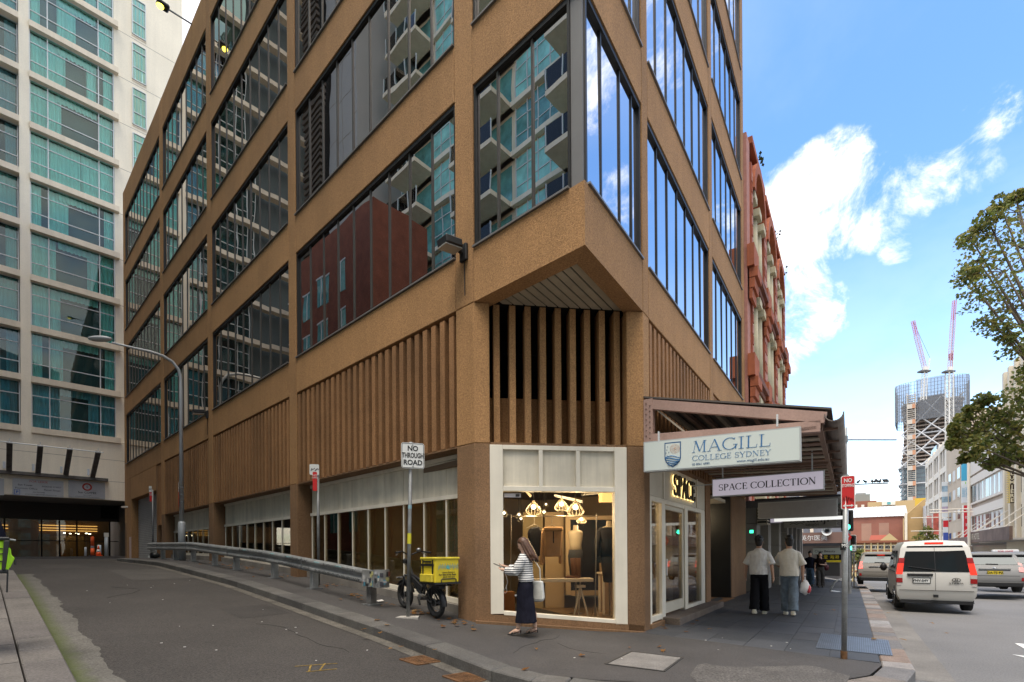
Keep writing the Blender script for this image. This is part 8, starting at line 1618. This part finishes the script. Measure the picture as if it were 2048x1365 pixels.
# two men walking away
mA = G(1519, 1229); away = (d1 * 1.0 - n1 * .02)
man1, W_, _ = person('man in a white t-shirt and loose black trousers walking away, left of the pair', mA, away, 1.86, m_teew, m_tro, HAIRB, m_skin, [(-.17, .02, .035), (.15, .03, .0)], [((-.085, .05, -.255), (-.03, .06, -.245), 1), ((.075, -.05, -.265), (.03, .0, -.26), 1)], botkind='wide', shoe=m_shw, vox=.009, hem=.90, group='two men walking away')
mB = G(1579, 1231); man2, W2_, _ = person('man in a cream t-shirt and faded jeans walking away with a plastic bag', mB, away, 1.86, m_teec, m_jean, HAIRB, m_skin, [(.14, .03, .0), (-.17, .02, .03)], [((-.07, .10, -.25), (.06, .20, -.08), 1), ((.08, .0, -.27), (.0, .06, -.25), 1)], botkind='wide', shoe=m_shw, vox=.009, hem=.88, head_turn=-.3, group='two men walking away')
hb_ = W2_(.30, .06, .78); T2 = thing('plastic_bag', 'white and red plastic shopping bag carried by the man in jeans', 'bag', hb_)
MB().ball(hb_ - UPV * .16, .11, .08, .17, 14, 10, fn=lambda q: Vector((q.x * (1.1 - .45 * q.z), q.y, q.z)) * (1 + .13 * math.sin(9 * q.x + 5 * q.z))).build('bag', M('bag_white', (.62, .60, .58), .5), T2, smooth=True); MB().ball(hb_ + n1 * .07 - UPV * .20, .055, .06, .10, 10, 6).build('bag_red_side', M('bag_red', (.5, .06, .07), .5), T2, smooth=True); MB().tube([hb_ - UPV * .02, W2_(.30, .07, .86)], .014, 6).build('handle', M('bag_white', (.62, .60, .58), .5), T2)
# couple walking towards the camera
m_navy = M('top_navy', (.012, .013, .022), .9, 0, .06); m_brnT = M('top_brown', (.022, .014, .013), .9, 0, .06); m_jean2 = M('jeans_blue', (.07, .12, .18), .85, noise=(8, .3)); m_jeang = M('jeans_grey', (.055, .05, .045), .85, noise=(8, .3))
DNT = [((-.05, .0, -.27), (-.01, .06, -.25), 1), ((.05, .0, -.27), (.01, .06, -.25), 1)]
person('man in a dark sweater, cap and blue jeans walking toward the camera', G(1620.5, 1173), -d1, 1.72, m_navy, m_jean2, HAIRB, m_skin, [(.1, .03, .0), (-.1, .0, .02)], DNT, topkind='jumper', botkind='wide', shoe=m_shb, vox=.012, hem=.92, group='couple walking toward the camera')
person('woman in a dark top and grey jeans walking toward the camera with an arm across', G(1641, 1175), -d1, 1.66, m_brnT, m_jeang, HAIRB, m_skin2, [(-.08, .0, .0), (.1, .03, .0)], [((-.06, .05, -.26), (.18, .16, .02), 1), DNT[1]], topkind='fitted', botkind='wide', hairkind='longer', shoe=m_shb, vox=.012, hem=.98, group='couple walking toward the camera')
hbp = G(1653, 1175) ; T2 = thing('handbag', 'dark red handbag beside the woman in the dark top', 'bag', hbp + UPV * .85); MB().ball(hbp + UPV * .95, .12, .1, .16, 10, 8).build('bag', M('handbag_red', (.10, .02, .025), .5), T2, smooth=True); MB().tube([hbp + UPV * 1.08, G(1645, 1175) + UPV * 1.38], .012, 5).build('strap', m_shb, T2)
m_pinkp = M('pink_cloth', (.62, .32, .38), .85); m_blond = M('hair_blond', (.36, .24, .12), .6); m_lin = M('linen_cream', (.55, .48, .36), .85); m_shwht = M('shirt_white', (.62, .62, .62), .85)
person('woman in a pale pink cardigan and shorts standing at the far corner', G(1664.5, 1157), -d1, 1.65, m_pinkp, m_lin, m_blond, m_skin2, [(.02, 0, 0), (-.02, 0, 0)], [((-.07, .1, -.24), (.12, .16, .04), 1), ((.07, .1, -.24), (-.12, .16, .04), 1)], topkind='tee', botkind='shorts', hairkind='longer', shoe=m_shw, vox=.018, hem=.85, group='people at the far crossing')
person('person in pink and black at the far corner, right of the woman in pale pink', G(1674, 1157), d1 * .4 + n1, 1.6, m_pinkp, m_tro, HAIRN, m_skin2, [(.08, 0, 0), (-.08, 0, 0)], DNT, topkind='tee', botkind='trousers', hairkind='bob', shoe=m_shb, vox=.018, hem=.8, group='people at the far crossing')
person('person in a white cap and cream jacket crossing before the striped terrace', G(1707, 1157), n1, 1.62, m_lin, m_tro, m_shwht, m_skin, [(.22, .04, 0), (-.2, .0, .04)], DNT, topkind='jumper', botkind='trousers', shoe=m_shb, vox=.018, hem=.8, lean=.12, group='people at the far crossing')
person('person in a white shirt and black trousers crossing right of the cream jacket', G(1718, 1157), n1, 1.74, m_shwht, m_tro, HAIRB, m_skin, [(.22, .04, 0), (-.2, .0, .04)], DNT, topkind='tee', botkind='trousers', shoe=m_shb, vox=.018, hem=.9, lean=.08, group='people at the far crossing')

# ================================================================== RIDER'S BAG AT THE LEFT EDGE
m_neon = M('neon_green', (.38, .72, .02), .6, noise=(5, .12)); g0 = Vector((ray(6, 1130).x * 5.3, 5.3, HC + ray(6, 1130).z * 5.3)); BFr = Frame(g0, Vector((.70, .713, 0)), Vector((.713, -.70, 0)))
T = thing('delivery_backpack', 'neon green courier backpack with black straps cut off by the left edge of the photo', 'backpack', g0)
L_ = lambda px: (px - 6) / 269; Zt = lambda py: HC + ray(6, py).z * 5.3
MB().fbox(BFr, -.55, L_(18), -.2, .06, Zt(1143), Zt(1082)).build('bag', m_neon, T, bevel=.02); MB().prism(BFr, [(L_(15), Zt(1140)), (L_(21), Zt(1135)), (L_(30), Zt(1117)), (L_(23), Zt(1110)), (L_(22), Zt(1098)), (L_(17), Zt(1095))], -.12, .04).build('side_pocket', m_neon, T, bevel=.008)
MB().prism(BFr, [(L_(3), Zt(1140)), (L_(11), Zt(1140)), (L_(20), Zt(1082)), (L_(8), Zt(1082))], .061, .085).build('strap', m_sig, T, bevel=.005); MB().fbox(BFr, -.5, L_(17), -.2, .075, Zt(1147), Zt(1139)).build('bottom_band', m_sig, T, bevel=.01); MB().fbox(BFr, -.5, L_(20), -.2, .08, Zt(1081), Zt(1075)).build('top_band', m_sig, T, bevel=.008)
for y in (1097, 1107, 1122): MB().fbox(BFr, -.5, L_(6), .0605, .07, Zt(y + 2), Zt(y)).build('band', m_sig, T)
MB().prism(BFr, [(L_(11.5), Zt(1185)), (L_(15.5), Zt(1185)), (L_(17), Zt(1143)), (L_(13.5), Zt(1143))], .06, .068).build('loose_strap', m_sig, T); MB().tube([BFr.pt(L_(10), .0, Zt(1078)), BFr.pt(L_(32), .0, Zt(1081))], .011, 8).build('handle', m_galvd, T); MB().tube([BFr.pt(L_(30), .0, Zt(1118)), BFr.pt(L_(31), .0, Zt(1130))], .008, 6).build('zip_pull', m_sig, T)
# the courier carrying it, all but cropped away
person('courier in black beyond the left edge, wearing the green backpack', AB(*ab(Vector((g0.x - .45, g0.y + .1, 0)))) , Vector((-1, .3, 0)), 1.78, m_navy, m_tro, HAIRB, m_skin, [(.1, 0, 0), (-.1, 0, 0)], DNT, topkind='jumper', vox=.016, shoe=m_shb)

# ================================================================== TREES
def leaf_mat(name, cols):
    m = bpy.data.materials.new(name); m.use_nodes = True; t = m.node_tree; b = t.nodes['Principled BSDF']; g = nd(t, 'ShaderNodeNewGeometry'); cr_ = nd(t, 'ShaderNodeValToRGB'); t.links.new(g.outputs['Random Per Island'], cr_.inputs[0]); e = cr_.color_ramp.elements
    e[0].color = cols[0] + (1,); e[1].color = cols[-1] + (1,)
    for i, c in enumerate(cols[1:-1]): el = e.new((i + 1) / (len(cols) - 1)); el.color = c + (1,)
    tl = nd(t, 'ShaderNodeBsdfTranslucent'); t.links.new(cr_.outputs[0], tl.inputs[0]); t.links.new(cr_.outputs[0], b.inputs['Base Color']); b.inputs['Roughness'].default_value = .55; mx = nd(t, 'ShaderNodeMixShader'); mx.inputs[0].default_value = .55; o = t.nodes['Material Output']; t.links.new(b.outputs[0], mx.inputs[1]); t.links.new(tl.outputs[0], mx.inputs[2]); t.links.new(mx.outputs[0], o.inputs[0]); return m
m_leaf = leaf_mat('plane_leaf', [(.07, .10, .02), (.13, .165, .034), (.19, .20, .045), (.28, .235, .06), (.12, .15, .03)]); m_bark = M('bark', (.11, .085, .06), .9, noise=(3, .3))
def leaves(mb, c, R, n, size, rn, sq=.8):
    for i in range(n):
        while True:
            v = Vector((rn.uniform(-1, 1), rn.uniform(-1, 1), rn.uniform(-1, 1)))
            if v.length < 1: break
        p = c + Vector((v.x * R, v.y * R, v.z * R * sq)); ax = Vector((rn.gauss(0, 1), rn.gauss(0, 1), rn.gauss(0, .6) - .5)).normalized(); bx_ = ax.cross(Vector((rn.gauss(0, 1), rn.gauss(0, 1), rn.gauss(0, 1)))).normalized(); s = size * rn.uniform(.6, 1.25); nrm = ax.cross(bx_)
        k = len(mb.v); pts = [(0, -.5), (.42, -.15), (.3, .12), (.12, .2), (0, .6), (-.12, .2), (-.3, .12), (-.42, -.15)]
        mb.v += [tuple(p + ax * (y * s) + bx_ * (x * s) + nrm * (abs(x) * s * .3)) for x, y in pts]; mb.f.append(tuple(range(k, k + 8)))
def tree(label, base, D_, clumps, size, limbs, rn, dens, trunk_r, name='plane_tree'):
    T = thing(name, label, 'tree', base); mb = MB(); br = MB(); W3_ = lambda px, py, dd=0: Vector((ray(px, py).x * (D_ + dd), D_ + dd, HC + ray(px, py).z * (D_ + dd)))
    fork = base + UPV * limbs[0]
    MB().tube([base - UPV * .2, base + UPV * .5, base + UPV * limbs[0] * .6, fork], [trunk_r * 1.4, trunk_r, trunk_r * .85, trunk_r * .7], 12).build('trunk', m_bark, T, smooth=True)
    for (px, py, r, dd) in clumps:
        c = W3_(px, py, dd); R = r * D_ / 1000
        mid = fork.lerp(c, .5) + UPV * R * .3; br.tube([fork, mid, c], [trunk_r * .42, trunk_r * .22, .03], 7)
        for j in range(7):
            v = Vector((rn.uniform(-1, 1), rn.uniform(-1, 1), rn.uniform(-.8, .8))).normalized() * R * .85; br.tube([c, c + v * .5 + UPV * .1, c + v], [.03, .02, .008], 5)
            cc_ = c + v * rn.uniform(.5, 1.0); leaves(mb, cc_, R * .42, int(dens * 16), size, rn)
        leaves(mb, c, R, int(dens * 60), size, rn)
    br.build('limb', m_bark, T, smooth=True); mb.build('crown', m_leaf, T, recalc=False)
rt = random.Random(21)
up_cl = [(1990, 470, 55, 0), (2035, 425, 45, 1), (1955, 520, 45, .5), (2010, 545, 60, -1), (1960, 590, 42, 0), (2020, 620, 50, 1), (2050, 500, 60, 0), (1940, 475, 30, 1), (1935, 555, 28, 0), (1985, 645, 34, 0), (2060, 580, 60, 1), (2045, 690, 42, 0), (2000, 410, 20, 0), (2110, 480, 90, 0), (2110, 620, 90, 1), (2190, 540, 120, 0), (2150, 420, 80, 2), (2030, 395, 18, 0), (1975, 440, 26, 0), (2015, 670, 26, 0), (2060, 745, 32, 0)]
tree('tall plane tree reaching into the upper right of the photo from beyond the right edge', AB(*ab(Vector((ray(2190, 1100).x * 25, 25, 0)))), 25, up_cl, .20, [7.0], rt, 1.3, .32)
lo_cl = [(1950, 850, 36, 0), (1990, 820, 36, 0), (1985, 870, 40, 1), (2030, 800, 40, 0), (2030, 860, 45, 0), (1930, 880, 24, 0), (1960, 895, 30, -1), (2010, 905, 34, 0), (1925, 838, 16, 1), (2045, 915, 30, 0), (2080, 830, 60, 0), (2090, 900, 60, 1), (1912, 860, 14, 0), (1905, 890, 13, 0), (1985, 925, 20, 0), (1935, 915, 16, 0), (1965, 800, 18, 0), (1938, 820, 10, 0)]
tree('lower plane tree branch mass over the street before the banners', AB(*ab(Vector((ray(2160, 1100).x * 28, 28, 0)))), 28, lo_cl, .25, [5.0], rt, 1.5, .26)

for lab, px, py, D_, cl in (('small bushy street tree left of the red posters', 1856, 1095, 75, [(1852, 1072, 15, 0), (1838, 1077, 11, 0), (1868, 1076, 12, 0), (1855, 1060, 10, 0)]), ('small pale green tree behind the people at the far crossing', 1716, 1150, 62, [(1714, 1108, 12, 0), (1722, 1116, 10, 0), (1710, 1122, 9, 0)])):
    g_ = Vector((ray(px, 1104).x * D_, D_, 0)); tree(lab, AB(*ab(g_)), D_, cl, .42, [2.2], rt, .5, .10, 'street_tree')
ck = MB(); rc = random.Random(8)
for a, b, dr_, n in ((-2.6, .2, 1.4, 16), (-4.4, 6.5, .9, 14), (-.9, -1.6, .2, 10), (.4, -2.9, 2.2, 8), (1.4, -4.2, .5, 9)):
    for i in range(n):
        a2, b2 = a + .16 * math.cos(dr_), b + .16 * math.sin(dr_); dz = -.1475 if a < -1.9 else -.004; ck.beam(AB(a, b, dz), AB(a2, b2, dz), rc.uniform(.004, .009), .003); a, b = a2, b2; dr_ += rc.uniform(-.5, .5)
co_ = ck.build('road_cracks', M('crack_dark', (.018, .016, .015), .95)); co_['kind'] = 'stuff'
# fallen leaves and litter
m_fl = leaf_mat('dry_leaf', [(.24, .10, .025), (.32, .16, .04), (.18, .07, .02), (.36, .22, .09)]); rl_ = random.Random(4); fm_ = MB(); lm = MB()
def drop(a, b, n, sp, sz):
    for i in range(n):
        p = AB(a + rl_.gauss(0, sp), b + rl_.gauss(0, sp), .012); t = rl_.uniform(0, 6.28); ax = Vector((math.cos(t), math.sin(t), rl_.uniform(-.25, .25))); bx_ = Vector((-math.sin(t), math.cos(t), rl_.uniform(-.25, .25))); s = sz * rl_.uniform(.6, 1.3); k = len(fm_.v)
        pts = [(0, -.5), (.2, -.25), (.5, -.2), (.3, .05), (.38, .35), (.1, .22), (0, .6), (-.1, .22), (-.38, .35), (-.3, .05), (-.5, -.2), (-.2, -.25)]
        fm_.v += [tuple(p + ax * (y * s) + bx_ * (x * s) + UPV * (.02 * abs(x) + .015 * rl_.random())) for x, y in pts]; fm_.f.append(tuple(range(k, k + 12)))
for (a, b, n, sp) in ((-.45, 1.2, 14, .18), (-.35, .35, 8, .16), (-.5, .0, 5, .2), (-.35, 3.4, 14, .25), (-.5, 2.2, 4, .15), (-.3, 5.2, 9, .2), (-.35, 7.5, 8, .25), (-.25, 10.5, 20, .4), (-.3, 12.5, 12, .4), (-.8, -2.2, 3, .5), (.9, -3.1, 3, .4), (3.2, -2.75, 5, .2), (4.0, -2.8, 3, .3), (-1.95, 1.0, 4, .4), (-1.9, -1, 3, .4), (4.5, -6.1, 3, .8), (8, -5.6, 6, 1.2)): drop(a, b, n, sp, .10)
fo = fm_.build('fallen_leaves', m_fl, None, recalc=False); fo['kind'] = 'stuff'
for i in range(40):
    a, b = (rl_.uniform(-5, -2), rl_.uniform(-.5, 9)) if i < 20 else (rl_.uniform(-1.3, 4), rl_.uniform(-5.2, 2)); p = AB(a, b, -.144 if i < 20 else .003); s = rl_.uniform(.006, .016); lm.fbox(Frame(p, Vector((math.cos(i), math.sin(i), 0)), Vector((-math.sin(i), math.cos(i), 0))), -s, s, -s * .7, s * .7, p.z, p.z + .005)
lo_ = lm.build('litter', M('litter_white', (.55, .53, .50), .8), None); lo_['kind'] = 'stuff'
cb_ = G(1172, 1283); tag(MB().slab([G(x, y) for x, y in ((752, 1202), (764, 1199), (768, 1204), (756, 1206))], [G(756, 1203).z] * 4, [G(756, 1203).z + .012] * 4).build('paper_scrap', M('litter_white', (.55, .53, .50), .8)), 'flat white paper scrap on the footpath beside the barrier terminal', 'litter')
